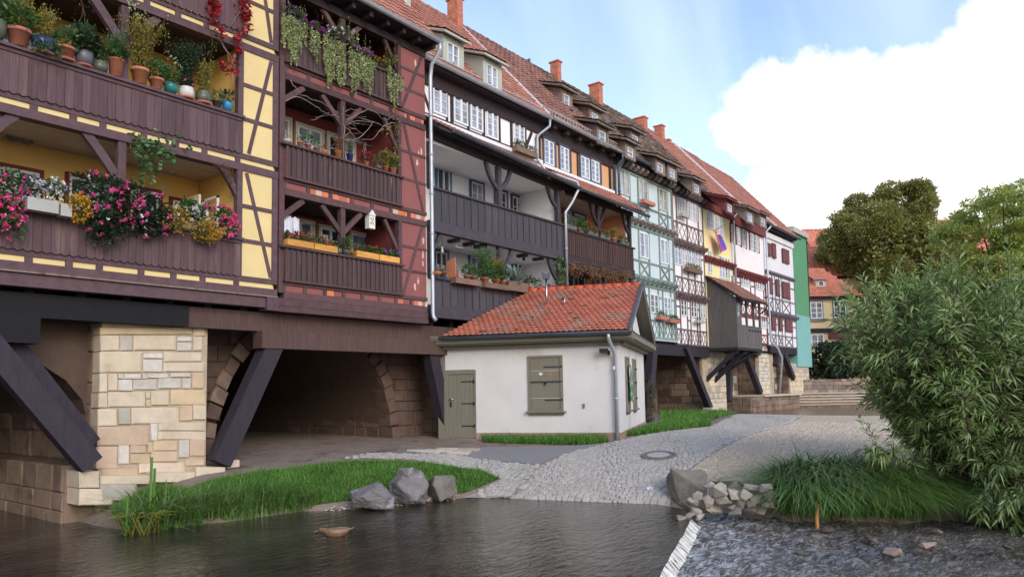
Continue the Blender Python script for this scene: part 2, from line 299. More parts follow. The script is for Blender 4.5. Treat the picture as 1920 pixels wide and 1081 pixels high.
# ------------------------------------------------------------------ object helpers
ORG = {}
def tagp(o, label=None, cat=None, group=None, kind=None):
    if label: o['label'] = label
    if cat: o['category'] = cat
    if group: o['group'] = group
    if kind: o['kind'] = kind
    return o
def thing(name, label, cat, loc, rz=0, group=None):
    o = bpy.data.objects.new(name, None); COL.objects.link(o)
    o.location = loc; o.rotation_euler = (0, 0, rz); o.empty_display_size = .2
    ORG[o] = Vector(loc) if rz == 0 else Vector((0, 0, 0))       # turned things use local coordinates
    return tagp(o, label, cat, group)
def org(p): return ORG.get(p, Vector((0, 0, 0))) if p else Vector((0, 0, 0))
def link(name, me, parent=None, loc=(0, 0, 0)):
    o = bpy.data.objects.new(name, me); COL.objects.link(o); o.parent = parent; o.location = loc
    return o
class MB:
    def __init__(s): s.v = []; s.f = []; s.sm = []
    def poly(s, pts, faces, sm=False):
        n = len(s.v); s.v += [tuple(p) for p in pts]; s.f += [tuple(i + n for i in f) for f in faces]; s.sm += [sm] * len(faces); return s
    def box(s, x0, x1, y0, y1, z0, z1):
        return s.poly([(x0, y0, z0), (x1, y0, z0), (x1, y1, z0), (x0, y1, z0), (x0, y0, z1), (x1, y0, z1), (x1, y1, z1), (x0, y1, z1)],
                      [(0, 3, 2, 1), (4, 5, 6, 7), (0, 1, 5, 4), (1, 2, 6, 5), (2, 3, 7, 6), (3, 0, 4, 7)])
    def bar(s, p, q, w, d, up=(0, 1, 0)):
        p = Vector(p); q = Vector(q); a = (q - p).normalized(); u = Vector(up); c = a.cross(u)
        if c.length < 1e-4: c = a.cross(Vector((1, 0, 0)))
        c.normalize(); u = c.cross(a)
        pts = []
        for e in (p, q):
            for (i, j) in ((-1, -1), (1, -1), (1, 1), (-1, 1)): pts.append(e + c * (i * w / 2) + u * (j * d / 2))
        return s.poly(pts, [(0, 1, 2, 3), (7, 6, 5, 4), (0, 4, 5, 1), (1, 5, 6, 2), (2, 6, 7, 3), (3, 7, 4, 0)])
    def tube(s, pts, r, n=8, cap=True):
        pts = [Vector(p) for p in pts]; rs = r if isinstance(r, (list, tuple)) else [r] * len(pts)
        base = len(s.v); prev = None
        for i, p in enumerate(pts):
            d = (pts[min(i + 1, len(pts) - 1)] - pts[max(i - 1, 0)])
            d = d.normalized() if d.length > 1e-9 else Vector((0, 0, 1))
            a = prev - d * prev.dot(d) if prev is not None else d.cross(Vector((0, 0, 1)) if abs(d.z) < .9 else Vector((1, 0, 0)))
            if a.length < 1e-6: a = d.orthogonal()
            a.normalize(); b = d.cross(a); prev = a
            for k in range(n):
                t = 2 * math.pi * k / n; s.v.append(tuple(p + (a * math.cos(t) + b * math.sin(t)) * rs[i]))
        for i in range(len(pts) - 1):
            for k in range(n):
                k2 = (k + 1) % n; s.f.append((base + i * n + k, base + i * n + k2, base + (i + 1) * n + k2, base + (i + 1) * n + k)); s.sm.append(True)
        if cap:
            s.f.append(tuple(base + k for k in range(n))[::-1]); s.sm.append(False)
            s.f.append(tuple(base + (len(pts) - 1) * n + k for k in range(n))); s.sm.append(False)
        return s
    def lathe(s, prof, c=(0, 0, 0), n=14):
        base = len(s.v)
        for (r, z) in prof:
            for k in range(n):
                t = 2 * math.pi * k / n; s.v.append((c[0] + r * math.cos(t), c[1] + r * math.sin(t), c[2] + z))
        for i in range(len(prof) - 1):
            for k in range(n):
                k2 = (k + 1) % n; s.f.append((base + i * n + k, base + i * n + k2, base + (i + 1) * n + k2, base + (i + 1) * n + k)); s.sm.append(True)
        s.f.append(tuple(base + k for k in range(n))[::-1]); s.sm.append(False)
        s.f.append(tuple(base + (len(prof) - 1) * n + k for k in range(n))); s.sm.append(False)
        return s
    def prism(s, ring, d):
        """extrude a planar ring of points by vector d"""
        n = len(ring); d = Vector(d); a = [Vector(p) for p in ring]
        return s.poly(a + [p + d for p in a], [tuple(range(n))[::-1], tuple(range(n, 2 * n))] + [(i, (i + 1) % n, n + (i + 1) % n, n + i) for i in range(n)])
    def mesh(s, name, m, off=Vector((0, 0, 0))):
        me = bpy.data.meshes.new(name)
        ox, oy, oz = off
        me.from_pydata([(x - ox, y - oy, z - oz) for x, y, z in s.v], [], s.f)
        if any(s.sm): me.polygons.foreach_set('use_smooth', s.sm)
        if m: me.materials.append(MATS[m])
        me.update(); return me
    def build(s, name, m, parent=None, kind=None, label=None):
        return tagp(link(name, s.mesh(name, m, org(parent)), parent), label=label, kind=kind)
def fix_normals(o):
    bm = bmesh.new(); bm.from_mesh(o.data); bmesh.ops.recalc_face_normals(bm, faces=bm.faces); bm.to_mesh(o.data); bm.free(); return o
SH = {}
def shared(key, fn):
    if key not in SH: SH[key] = fn()
    return SH[key]
def cube_mesh(m, chamfer=0):
    return shared(('cube', m), lambda: MB().box(-.5, .5, -.5, .5, -.5, .5).mesh('block', m))
def piece(name, m, parent, x0, x1, y0, y1, z0, z1, label=None):
    o = link(name, cube_mesh(m), parent, Vector(((x0 + x1) / 2, (y0 + y1) / 2, (z0 + z1) / 2)) - org(parent))
    o.scale = (abs(x1 - x0), abs(y1 - y0), abs(z1 - z0)); 
    if label: o['label'] = label
    return o
def bar(name, m, parent, p, q, w, d, up=(0, 1, 0)):
    p = Vector(p); q = Vector(q); a = (q - p); Ln = a.length; a.normalize(); u = Vector(up); c = a.cross(u)
    if c.length < 1e-4: c = a.cross(Vector((1, 0, 0)))
    c.normalize(); u = c.cross(a)
    o = link(name, cube_mesh(m), parent)
    mt = Matrix((a, u, c)).transposed().to_4x4() @ Matrix.Diagonal((Ln, d, w, 1))
    mt.translation = (p + q) / 2 - org(parent); o.matrix_basis = mt
    return o
def np_mesh(name, V, F, m, smooth=False):
    """V (n,3), F (m,k) arrays -> mesh"""
    me = bpy.data.meshes.new(name); V = np.asarray(V, np.float32); F = np.asarray(F, np.int32)
    k = F.shape[1]; me.vertices.add(len(V)); me.vertices.foreach_set('co', V.ravel())
    me.loops.add(F.size); me.loops.foreach_set('vertex_index', F.ravel())
    me.polygons.add(len(F)); me.polygons.foreach_set('loop_start', np.arange(0, F.size, k, dtype=np.int32)); 
    try: me.polygons.foreach_set('loop_total', np.full(len(F), k, np.int32))
    except Exception: pass
    if smooth: me.polygons.foreach_set('use_smooth', np.ones(len(F), bool))
    me.update(calc_edges=True); me.validate()
    if m: me.materials.append(MATS[m])
    return me
def unit(a): return a / np.maximum(np.linalg.norm(a, axis=-1, keepdims=True), 1e-9)
def leaf_arrays(C, D, Ln, Wd, fold=.25, droop=0.0, six=False):
    """diamond leaves: base C, direction D, length, width; two folded triangles each (or a longer six-point blade)"""
    C = np.asarray(C, float); n = len(C); D = unit(np.asarray(D, float)); Ln = np.broadcast_to(np.asarray(Ln, float), (n,))[:, None]; Wd = np.broadcast_to(np.asarray(Wd, float), (n,))[:, None]
    rv = NP.normal(size=(n, 3)) * .5 + np.array([0, 0, 1.0]); S = unit(np.cross(D, rv)); U = np.cross(S, D)
    dz = np.array([0, 0, -1.0])
    tip = C + D * Ln + dz * Ln * droop; mid = C + D * Ln * .45 + dz * Ln * droop * .2
    if six:
        m2 = C + D * Ln * .75 + dz * Ln * droop * .55
        V = np.stack([C, mid + S * Wd / 2 + U * Wd * fold, m2 + S * Wd * .38 + U * Wd * fold * .7, tip, m2 - S * Wd * .38 + U * Wd * fold * .7, mid - S * Wd / 2 + U * Wd * fold, mid], 1).reshape(-1, 3)
        b = np.arange(n)[:, None] * 7
        F = np.concatenate([b + np.array([[0, 1, 6]]), b + np.array([[0, 6, 5]]), b + np.array([[6, 1, 2]]), b + np.array([[6, 2, 3]]), b + np.array([[6, 3, 4]]), b + np.array([[6, 4, 5]])])
        return V, F
    V = np.stack([C, mid + S * Wd / 2 + U * Wd * fold, tip, mid - S * Wd / 2 + U * Wd * fold], 1).reshape(-1, 3)
    b = np.arange(n)[:, None] * 4
    F = np.concatenate([b + np.array([[0, 1, 2]]), b + np.array([[0, 2, 3]])])
    return V, F
def join_arrays(*vf):
    Vs = []; Fs = []; n = 0
    for V, F in vf:
        Vs.append(V); Fs.append(F + n); n += len(V)
    return np.concatenate(Vs), np.concatenate(Fs)
def foliage(name, V, F, m, parent=None, kind='stuff'):
    o = link(name, np_mesh(name, V - np.array(org(parent)), F, m), parent)
    if kind: o['kind'] = kind
    return o
def ball_pts(n, c, r, shell=.5):
    d = unit(NP.normal(size=(n, 3))); k = (shell + (1 - shell) * NP.random(n)) [:, None]
    return np.array(c) + d * k * np.array(r), d
# ------------------------------------------------------------------ windows
def window(parent, x0, x1, z0, z1, y, cols=2, rows=3, fm='frame_white', pm='pane_curtain', surround=None, depth=.07, fw=.055, bar_w=.022, mull=.06, name='window', top_light=False):
    """a framed window in a wall facing -Y: frame with glazing bars (part) and one pane per casement (sub-part)"""
    w = round(x1 - x0, 2); h = round(z1 - z0, 2)
    def fr():
        b = MB(); 
        b.box(0, fw, 0, depth, 0, h); b.box(w - fw, w, 0, depth, 0, h); b.box(fw, w - fw, 0, depth, h - fw, h); b.box(fw, w - fw, 0, depth, 0, fw)
        cw = (w - 2 * fw - mull * (cols - 1)) / cols
        for c in range(cols):
            xa = fw + c * (cw + mull)
            if c < cols - 1: b.box(xa + cw, xa + cw + mull, -.01, depth - .01, fw, h - fw)
            for r in range(1, rows):
                zc = fw + (h - 2 * fw) * r / rows
                if top_light and r == rows - 1: b.box(xa, xa + cw, .0, depth - .012, zc - .025, zc + .025)
                else: b.box(xa, xa + cw, .015, depth - .015, zc - bar_w / 2, zc + bar_w / 2)
        return b.mesh('window_frame', fm)
    o = link(name, shared(('win', w, h, cols, rows, fm, depth, fw, bar_w, mull, top_light), fr), parent, Vector((x0, y, z0)) - org(parent))
    cw = (w - 2 * fw - mull * (cols - 1)) / cols
    def pn():
        return MB().box(0, cw, 0, .008, 0, h - 2 * fw).mesh('pane', pm)
    pmsh = shared(('pane', round(cw, 3), h, fw, pm), pn)
    for c in range(cols):
        link('pane', pmsh, o, Vector((fw + c * (cw + mull), depth * .5, fw)))
    if surround:
        t = .07
        def sr():
            b = MB(); b.box(-t, 0, -.02, depth, -t, h + t); b.box(w, w + t, -.02, depth, -t, h + t); b.box(0, w, -.02, depth, h, h + t); b.box(0, w, -.03, depth, -t, 0)
            return b.mesh('surround', surround)
        link('surround', shared(('sur', w, h, surround), sr), o)
    return o
def winpx(parent, xl, yt, yb, xr, Y, **k):
    a = onY(xl, yt, Y); c = onY(xl, yb, Y); b = onY(xr, (yt + yb) / 2, Y)
    return window(parent, a.x, b.x, c.z, a.z, Y - .05, **k)
# ------------------------------------------------------------------ roof tile fields
def tile_field(parent, name, m, p0, ex, eu, width, length, tw, tl, thick=.02, keep=None, lift=.03, jitter=.006, round_end=False, maxsingle=0, single=None):
    """rows of single tiles on a sloping plane: p0 lower left corner, ex along the eave, eu up the slope"""
    ex = Vector(ex).normalized(); eu = Vector(eu).normalized(); nn = ex.cross(eu).normalized()
    b = MB(); nr = int(math.ceil(length / tl)); nc = int(math.ceil(width / tw)); singles = []
    for r in range(nr):
        for c in range(-1, nc + 1):
            off = (tw / 2 if (r % 2 and round_end) else 0)
            xa = c * tw + off; xb = xa + tw * .985
            xa = max(xa, 0); xb = min(xb, width)
            if xb - xa < tw * .1: continue
            ua = r * tl; ub = min((r + 1.25) * tl, length)
            if keep and not keep((xa + xb) / 2, ua + tl / 2): continue
            if keep:
                ka = keep(xa, ua + tl / 2); kb = keep(xb, ua + tl / 2)
            j = R.uniform(-jitter, jitter)
            P = lambda x, u, h: Vector(p0) + ex * x + eu * u + nn * h
            h0 = lift + thick + j; h1 = thick * .3
            if round_end:
                e = tl * .3; xm = (xa + xb) / 2
                ring = [(xa, ua + e * .9), (xa + (xb - xa) * .2, ua + e * .25), (xm, ua - e * .05), (xb - (xb - xa) * .2, ua + e * .25), (xb, ua + e * .9)]
                top = [P(x, u, h0) for x, u in ring] + [P(xb, ub, h1), P(xa, ub, h1)]
                bot = [P(x, u, h0 - thick * 1.6) for x, u in ring]
                faces = [(0, 1, 2, 3, 4, 5, 6)] + [(i + 7, i + 8, i + 1, i) for i in range(4)]
                pts = top + bot
            else:
                xm = (xa + xb) / 2; hb = thick * .9
                top = [P(xa, ua, h0 - hb * .5), P(xm, ua, h0 + hb), P(xb, ua, h0 - hb * .5), P(xb, ub, h1 - hb * .5), P(xm, ub, h1 + hb), P(xa, ub, h1 - hb * .5)]
                bot = [P(xa, ua, h0 - thick * 2.2), P(xm, ua, h0 - thick * 1.2), P(xb, ua, h0 - thick * 2.2)]
                pts = top + bot; faces = [(0, 1, 4, 5), (1, 2, 3, 4), (6, 7, 1, 0), (7, 8, 2, 1)]
            if maxsingle and len(singles) < maxsingle and single(xa, ua):
                t = MB().poly(pts, faces); singles.append(t)
            else: b.poly(pts, faces)
    for t in singles: t.build('roof_tile', m, parent)
    b.build(name, m if not maxsingle else m + '_field', parent, kind='stuff')
    return b
def downpipe(parent, pts, r=.05, m='zinc', name='downpipe'):
    b = MB(); b.tube(pts, r, 9); o = b.build(name, m, parent)
    P = [Vector(p) for p in pts]
    for a, c in zip(P[:-1], P[1:]):
        if (a - c).length > 1.2:
            k = int((a - c).length / 1.3)
            for i in range(1, k + 1):
                q = a.lerp(c, i / (k + 1)); d = (c - a).normalized() * .03
                MB().tube([q - d, q + d], r * 1.22, 9).build('pipe_clamp', m, parent)
    return o
def gutter(parent, p, q, r=.075, m='zinc'):
    p = Vector(p); q = Vector(q); a = (q - p).normalized(); b = MB(); n = 7
    side = a.cross(Vector((0, 0, 1))).normalized()
    for rr, flip in ((r, 0), (r * .85, 1)):
        base = len(b.v)
        for e in (p, q):
            for k in range(n + 1):
                t = math.pi * k / n; b.v.append(tuple(e + side * (-math.cos(t) * rr) + Vector((0, 0, -math.sin(t) * rr))))
        for k in range(n):
            f = (base + k, base + k + 1, base + n + 2 + k, base + n + 1 + k); b.f.append(f[::-1] if flip else f); b.sm.append(True)
    b.tube([p + side * r, q + side * r], .012, 6); b.tube([p - side * r, q - side * r], .012, 6)
    o = b.build('gutter', m, parent)
    return o
# ================================================================== the four balcony houses
F0 = 14.54            # plane of the balcony fronts
F1 = 15.35            # plane of the walls further back
def boards_scalloped(parent, m, X0, X1, z0, z1, y, pitch):
    n = int(round((X1 - X0) / pitch)); pitch = (X1 - X0) / n; w = pitch * .96
    def mk():
        ring = [(-w / 2, 0, z1 - z0), (-w / 2, 0, .035)] + [(-w / 2 + w * k / 6, 0, .035 - .04 * math.sin(math.pi * k / 6)) for k in range(1, 6)] + [(w / 2, 0, .035), (w / 2, 0, z1 - z0)]
        return MB().prism(ring, (0, .025, 0)).mesh('board', m)
    me = shared(('scal', round(w, 4), round(z1 - z0, 3), m), mk)
    for i in range(n):
        link('board', me, parent, Vector((X0 + (i + .5) * pitch, y + R.uniform(-.004, .004), z0)) - org(parent))
def boards_plain(parent, m, X0, X1, z0, z1, y, pitch, batten=False, gap=.012):
    n = int(round((X1 - X0) / pitch)); pitch = (X1 - X0) / n
    for i in range(n):
        xa = X0 + i * pitch
        piece('board', m, parent, xa + gap / 2, xa + pitch - gap / 2, y + R.uniform(-.005, .005), y + .03, z0 + R.uniform(-.008, .008), z1)
        if batten:
            piece('batten', m, parent, xa - pitch * .22, xa + pitch * .22, y - .028, y - .006, z0 + R.uniform(-.012, .012), z1)
def brace_curved(parent, m, p, q, w, d, sag):
    """a bowed brace in the XZ plane from p to q"""
    p = Vector(p); q = Vector(q); a = (q - p); nrm = Vector((a.z, 0, -a.x)).normalized(); n = 6
    pts = [p.lerp(q, i / n) + nrm * sag * math.sin(math.pi * i / n) for i in range(n + 1)]
    b = MB(); ring_a = []; ring_b = []
    for i, c in enumerate(pts):
        t = (pts[min(i + 1, n)] - pts[max(i - 1, 0)]).normalized(); k = Vector((t.z, 0, -t.x)) * w / 2
        ring_a.append(c + k); ring_b.append(c - k)
    o = b.prism(ring_a + ring_b[::-1], (0, d, 0)).build('brace', m, parent); return fix_normals(o)

# ------------------------------------------------------------------ yellow house
YH = thing('timbered_house', 'yellow and plum half timbered house with open balconies, leftmost and nearest on the bridge', 'house', (6, 18, 4))
yX0, yX1, yP = 1.6, 10.0, 9.05
YB = 16.25
piece('back_wall', 'ochre_plaster', YH, yX0, yP, YB, YB + .3, 4.2, 13.6)
piece('party_wall', 'ochre_plaster', YH, yP + .02, yX1 - .02, F0 + .08, 22, 4.24, 13.6)
piece('party_wall', 'ochre_plaster', YH, yX0 - .2, yX0, F0 + .1, 22, 4.24, 13.6)
for zf in (4.41, 7.13, 9.88, 12.62):
    # floor band: sill beam, short yellow infills between joist ends, upper beam
    piece('sill_beam', 'plum_beam', YH, yX0, yX1 + .01, F0 - .02, F0 + .2, zf - .22, zf - .055)
    piece('upper_beam', 'plum_beam', YH, yX0, yX1 + .01, F0 - .012, F0 + .2, zf + .055, zf + .17)
    x = yX0
    seg = [.62, .78, .70, .62, .52, .42, .62, .52, .50]
    xs = [yX0]; i = 0
    while xs[-1] < yX1 - .3:
        xs.append(min(yX1, xs[-1] + 1.25 * seg[i % 9])); i += 1
    for a, b in zip(xs[:-1], xs[1:]):
        piece('joist_end', 'plum_beam', YH, a - .06, a + .06, F0 - .005, F0 + .2, zf - .06, zf + .06)
        piece('infill_panel', 'yellow_plaster', YH, a + .065, b - .065, F0 + .02, F0 + .2, zf - .06, zf + .06)
    if zf < 12:
        piece('balcony_floor', 'dark_beam', YH, yX0, yP, F0 + .2, YB, zf - .1, zf + .02)
    if zf > 5:
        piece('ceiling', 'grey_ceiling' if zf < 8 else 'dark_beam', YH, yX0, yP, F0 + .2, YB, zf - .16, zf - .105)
for zf in (4.41, 7.13, 9.88):
    boards_scalloped(YH, 'plum_wood', yX0, yP, zf + .14, zf + .93, F0 - .05, .149)
    piece('rail_cap', 'plum_beam', YH, yX0, yP + .05, F0 - .12, F0 + .06, zf + .93, zf + .985)
    piece('drip_board', 'plum_beam', YH, yX0, yP, F0 - .075, F0 - .05, zf + .86, zf + .93)
    for xp in (4.34, 6.54):
        piece('post', 'plum_beam', YH, xp - .075, xp + .075, F0 + .01, F0 + .16, zf + .985, zf + 2.5)
        for sg in ((-1, 1) if zf > 7 and zf < 9 else (-1,) if xp > 5 else (1,)):
            brace_curved(YH, 'plum_beam', (xp + sg * .04, F0 + .03, zf + (1.75 if xp > 5 else 2.1)), (xp + sg * (.66 if xp > 5 else .4), F0 + .03, zf + 2.53), .16, .11, -.015 * sg)
    if zf < 5:
        brace_curved(YH, 'plum_beam', (yP - .02, F0 + .03, zf + 1.95), (yP - .42, F0 + .03, zf + 2.52), .13, .1, .015)
piece('underbeam', 'plum_beam', YH, yX0, yX1 - .28, F0 - .01, F0 + .25, 3.93, 4.17)
piece('ledge_board', 'weathered_wood', YH, yX0, yX1, F0 - .07, F0 + .2, 4.165, 4.192)
piece('beam_end', 'plum_beam', YH, yX1 - .275, yX1 + .02, F0 - .06, F0 + .3, 3.87, 4.16)
# half timbered strip on the right
for k, zf in enumerate((4.41, 7.13, 9.88)):
    z0, z1 = zf + .17, (4.41, 7.13, 9.88, 12.62)[k + 1] - .22
    piece('post', 'plum_beam', YH, yP - .065, yP + .065, F0 - .012, F0 + .12, z0, z1)
    piece('post', 'plum_beam', YH, yX1 - .13, yX1 + .01, F0 - .012, F0 + .12, z0, z1)
    h = (z1 - z0)
    a, b = yP + .066, yX1 - .131
    zr = [z0 + h * .335, z0 + h * .665]
    dx = [(a + .1, b - .02), (b - .05, a + .15), (a + .3, b - .05)][k]
    xt, xb = (dx[0], dx[1]) if k != 1 else (dx[0], dx[1])
    lim = [z0] + zr + [z1]
    for j in range(3):
        piece('infill_panel', 'yellow_plaster', YH, a, b, F0 + .012, F0 + .08, lim[j] + (.045 if j else 0), lim[j + 1] - (.045 if j < 2 else 0))
    for z in zr: piece('rail_timber', 'plum_beam', YH, a, b, F0 - .006, F0 + .1, z - .045, z + .045)
    bar('brace', 'plum_beam', YH, (xb, F0 + .045, z0 + .03), (xt, F0 + .045, z1 - .03), .085, .1)
# windows in the back walls
def framed(parent, xl, yt, yb, xr, Y, fr='frame_redbrown', **k):
    return winpx(parent, xl, yt, yb, xr, Y, fm='frame_white', surround=fr, **k)
framed(YH, -60, 300, 380, 72, YB, cols=2, rows=2, pm='pane_blue')
framed(YH, 128, 330, 400, 218, YB, cols=2, rows=2, pm='pane_dark'); framed(YH, 243, 352, 420, 296, YB, cols=1, rows=2, pm='pane_dark'); framed(YH, 322, 375, 430, 388, YB, cols=2, rows=2, pm='pane_dark')
framed(YH, -10, 38, 110, 98, YB, cols=2, rows=2, pm='pane_curtain'); framed(YH, 165, 90, 150, 205, YB, cols=1, rows=2, pm='pane_curtain')
piece('open_casement', 'frame_cream', YH, 8.42, 8.47, 15.1, 15.75, 5.55, 6.35)
b = MB(); 
for z in (5.42, 5.86, 6.3): b.box(8.74, 8.78, 14.9, 15.5, z, z + .05)
for yy in (14.9, 15.45): b.box(8.74, 8.78, yy, yy + .05, 5.4, 6.35)
b.build('casement_frame', 'frame_white', YH)
# small ring shaped ornament under the ceiling of the lower balcony
c = onY(37, 256, 16.0); b = MB()
for sgn in (-1, 1):
    b.tube([c + Vector((sgn * .12 + .1 * math.cos(t), 0, .1 * math.sin(t))) for t in [2 * math.pi * k / 12 for k in range(13)]], .035, 6, False)
tagp(b.build('wall_ornament', 'weathered_wood'), 'round carved wooden ornament hung high on the yellow wall of the lower balcony', 'ornament')

# ------------------------------------------------------------------ dark red house
RH = thing('timbered_house', 'dark red half timbered house with three stacked plank balconies beside the yellow house', 'house', (12.4, 18, 4))
rX0, rX1, rP = 10.06, 14.86, 13.84
RB = 16.0
piece('back_wall', 'dark_red_plaster', RH, rX0, rP, RB, RB + .3, 4.3, 11.7)
piece('party_wall', 'dark_red_plaster', RH, rP + .03, rX1 - .02, F0 + .09, 22, 4.3, 11.78)
piece('post', 'red_timber', RH, rX0, rX0 + .14, F0, F0 + .14, 4.3, 11.75)
rfl = (4.36, 6.77, 9.53)
def brick_row(parent, xa, xb, y, z0, z1):
    x = xa; 
    while x < xb - .05:
        w = min(R.uniform(.16, .26), xb - x)
        piece('brick', R.choice(['brick', 'brick', 'peeled_plaster', 'red_plaster']), parent, x + .006, x + w - .006, y + R.uniform(-.004, .004), y + .1, z0 + .006, z1 - .006); x += w
for k, zf in enumerate(rfl):
    piece('sill_beam', 'red_timber', RH, rX0 + .14, rX1, F0 - .012, F0 + .18, zf - .02 - .16, zf - .02)
    piece('upper_beam', 'red_timber', RH, rX0 + .14, rX1, F0 - .02, F0 + .18, zf + .13, zf + .23)
    n = 7 if k else 8; xs = [rX0 + .14 + (rX1 - rX0 - .14) * i / n for i in range(n + 1)]
    for i in range(n):
        piece('joist_end', 'red_timber', RH, xs[i] - .05, xs[i] + .05, F0 - .005, F0 + .18, zf - .02, zf + .13)
        if (k == 1 and i in (1, 2, 5, 6)) or (k == 0 and i in (2, 6, 7)) or (k == 2 and i in (5, 6)):
            brick_row(RH, xs[i] + .055, xs[i + 1] - .055, F0 + .015, zf - .015, zf + .125)
        else: piece('infill_panel', 'red_plaster', RH, xs[i] + .055, xs[i + 1] - .055, F0 + .015, F0 + .15, zf - .015, zf + .125)
    piece('balcony_floor', 'dark_beam', RH, rX0 + .14, rP, F0 + .18, RB, zf - .1, zf + .1)
    if k: piece('ceiling', 'dark_beam', RH, rX0 + .14, rP, F0 + .18, RB, zf - .17, zf - .105)
    zb0, zb1 = zf + .25, zf + .98
    boards_plain(RH, 'red_wood', rX0 + .16, rP, zb0, zb1, F0 - .055, .15, True)
    piece('rail_cap', 'red_timber', RH, rX0, rP + .06, F0 - .13, F0 + .06, zb1, zb1 + .05)
    piece('skirt_board', 'red_timber', RH, rX0 + .1, rP + .04, F0 - .1, F0 + .0, zb0 - .05, zb0)
    zt = (rfl + (11.75,))[k + 1] - .18
    xm = 11.92
    piece('post', 'red_timber', RH, xm - .07, xm + .07, F0 + .01, F0 + .15, zb1 + .05, zt)
    for sg in (-1, 1): bar('brace', 'red_timber', RH, (xm + sg * .03, F0 + .08, zt - .62), (xm + sg * .62, F0 + .08, zt - .03), .12, .09)
    bar('brace', 'red_timber', RH, (rP - .02, F0 + .08, zt - .8), (rP - .5, F0 + .08, zt - .03), .1, .09)
    if k < 2: bar('brace', 'red_timber', RH, (rX0 + .12, F0 + .08, zt - .5), (rX0 + .7, F0 + .08, zt - .03), .13, .09)
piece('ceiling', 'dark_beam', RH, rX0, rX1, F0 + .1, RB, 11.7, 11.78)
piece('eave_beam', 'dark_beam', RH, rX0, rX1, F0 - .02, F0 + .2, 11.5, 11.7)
# strip with panels
for k, zf in enumerate(rfl):
    z0, z1 = zf + .23, ((rfl + (11.68,))[k + 1] - .18)
    piece('post', 'red_timber', RH, rP - .05, rP + .07, F0 - .01, F0 + .14, z0, z1)
    a, b_ = rP + .07, rX1
    h = z1 - z0; lim = [z0, z0 + h * .34, z0 + h * .67, z1]
    for j in range(3): piece('infill_panel', 'red_plaster', RH, a, b_, F0 + .02 + .003 * j, F0 + .09, lim[j] + (.035 if j else 0), lim[j + 1] - (.035 if j < 2 else 0))
    for z in lim[1:3]: piece('rail_timber', 'red_timber', RH, a, b_, F0 + .004, F0 + .1, z - .035, z + .035)
    d = ((a + .05, b_ - .15), (b_ - .12, a + .12), (a + .05, b_ - .12))[k]
    bar('brace', 'red_timber', RH, (d[0], F0 + .055, z0 + .02), (d[1], F0 + .055, z1 - .02), .09, .105)
    # patches where the paint has come off
    for q in range((5, 4, 1)[k]):
        cx_, cz_ = R.uniform(a + .45, b_ - .1), R.uniform(z0 + .1, z1 - .15); pts = []
        n = 11
        for t in range(n):
            an = 2 * math.pi * t / n; rr = R.uniform(.4, 1.0); pts.append((cx_ + .055 * rr * math.cos(an), F0 + .0135, cz_ + R.uniform(.10, .2) * rr * math.sin(an)))
        fix_normals(MB().prism(pts, (0, .004, 0)).build('bare_patch', 'peeled_plaster', RH))
piece('fascia_board', 'red_timber', RH, rX0 - .04, rX1 - .02, F0 - .05, F0 + .2, 4.0, 4.17)
piece('fascia_board', 'red_timber', RH, rX0 - .04, rX1 - .02, F0 - .075, F0 + .2, 3.86, 3.99)
# eave, gutter, downpipe
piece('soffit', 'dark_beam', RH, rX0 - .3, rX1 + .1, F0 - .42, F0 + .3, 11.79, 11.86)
for i in range(9): piece('rafter_end', 'dark_beam', RH, rX0 + .1 + i * .58, rX0 + .2 + i * .58, F0 - .38, F0 + .1, 11.66, 11.788)
rslope = Vector((0, 4.4, 5.0)).normalized()
b = MB(); b.prism([(rX0 - .3, F0 - .42, 11.87), (rX1 + .1, F0 - .42, 11.87), (rX1 + .1, F0 - .42 + 4.6, 11.87 + 5.2), (rX0 - .3, F0 - .42 + 4.6, 11.87 + 5.2)], (0, .09, -.07)); b.build('roof_deck', 'dark_beam', RH)
tile_field(RH, 'roof_tiles', 'red_roof', (rX0 - .3, F0 - .46, 11.9), (1, 0, 0), rslope, rX1 + .1 - rX0 + .3, 6.9, .26, .34)
gutter(RH, (rX0 - .4, F0 - .52, 11.93), (rX1 + .14, F0 - .52, 11.86), .085)
downpipe(RH, [(rX1 + .08, F0 - .52, 11.82), (rX1 + .09, F0 - .5, 11.6), (rX1 + .06, F0 - .2, 11.25), (rX1 + .06, F0 - .14, 10.9), (rX1 + .08, F0 - .14, 4.15), (rX1 + .08, F0 - .16, 4.05), (rX1 + .1, F0 - .24, 3.95)], .056)
# back wall windows
for (xl, yt, yb, xr, c, r_, fr, pm) in ((528, 222, 270, 541, 1, 2, 'frame_cream', 'pane_curtain'), (556, 234, 285, 602, 2, 2, 'frame_cream', 'pane_curtain'), (614, 252, 300, 637, 1, 2, 'frame_cream', 'pane_dark'), (648, 260, 300, 661, 1, 2, 'frame_cream', 'pane_curtain'), (684, 272, 320, 720, 1, 1, 'frame_white', 'pane_dark'),
                                     (560, 415, 470, 584, 1, 2, 'frame_cream', 'pane_curtain'), (599, 425, 470, 637, 2, 2, 'frame_cream', 'pane_dark'), (657, 437, 510, 695, 1, 2, 'frame_cream', 'pane_blue'), (703, 440, 520, 738, 2, 1, 'frame_white', 'pane_dark')):
    winpx(RH, xl, yt, yb, xr, RB, cols=c, rows=r_, surround=fr, pm=pm)

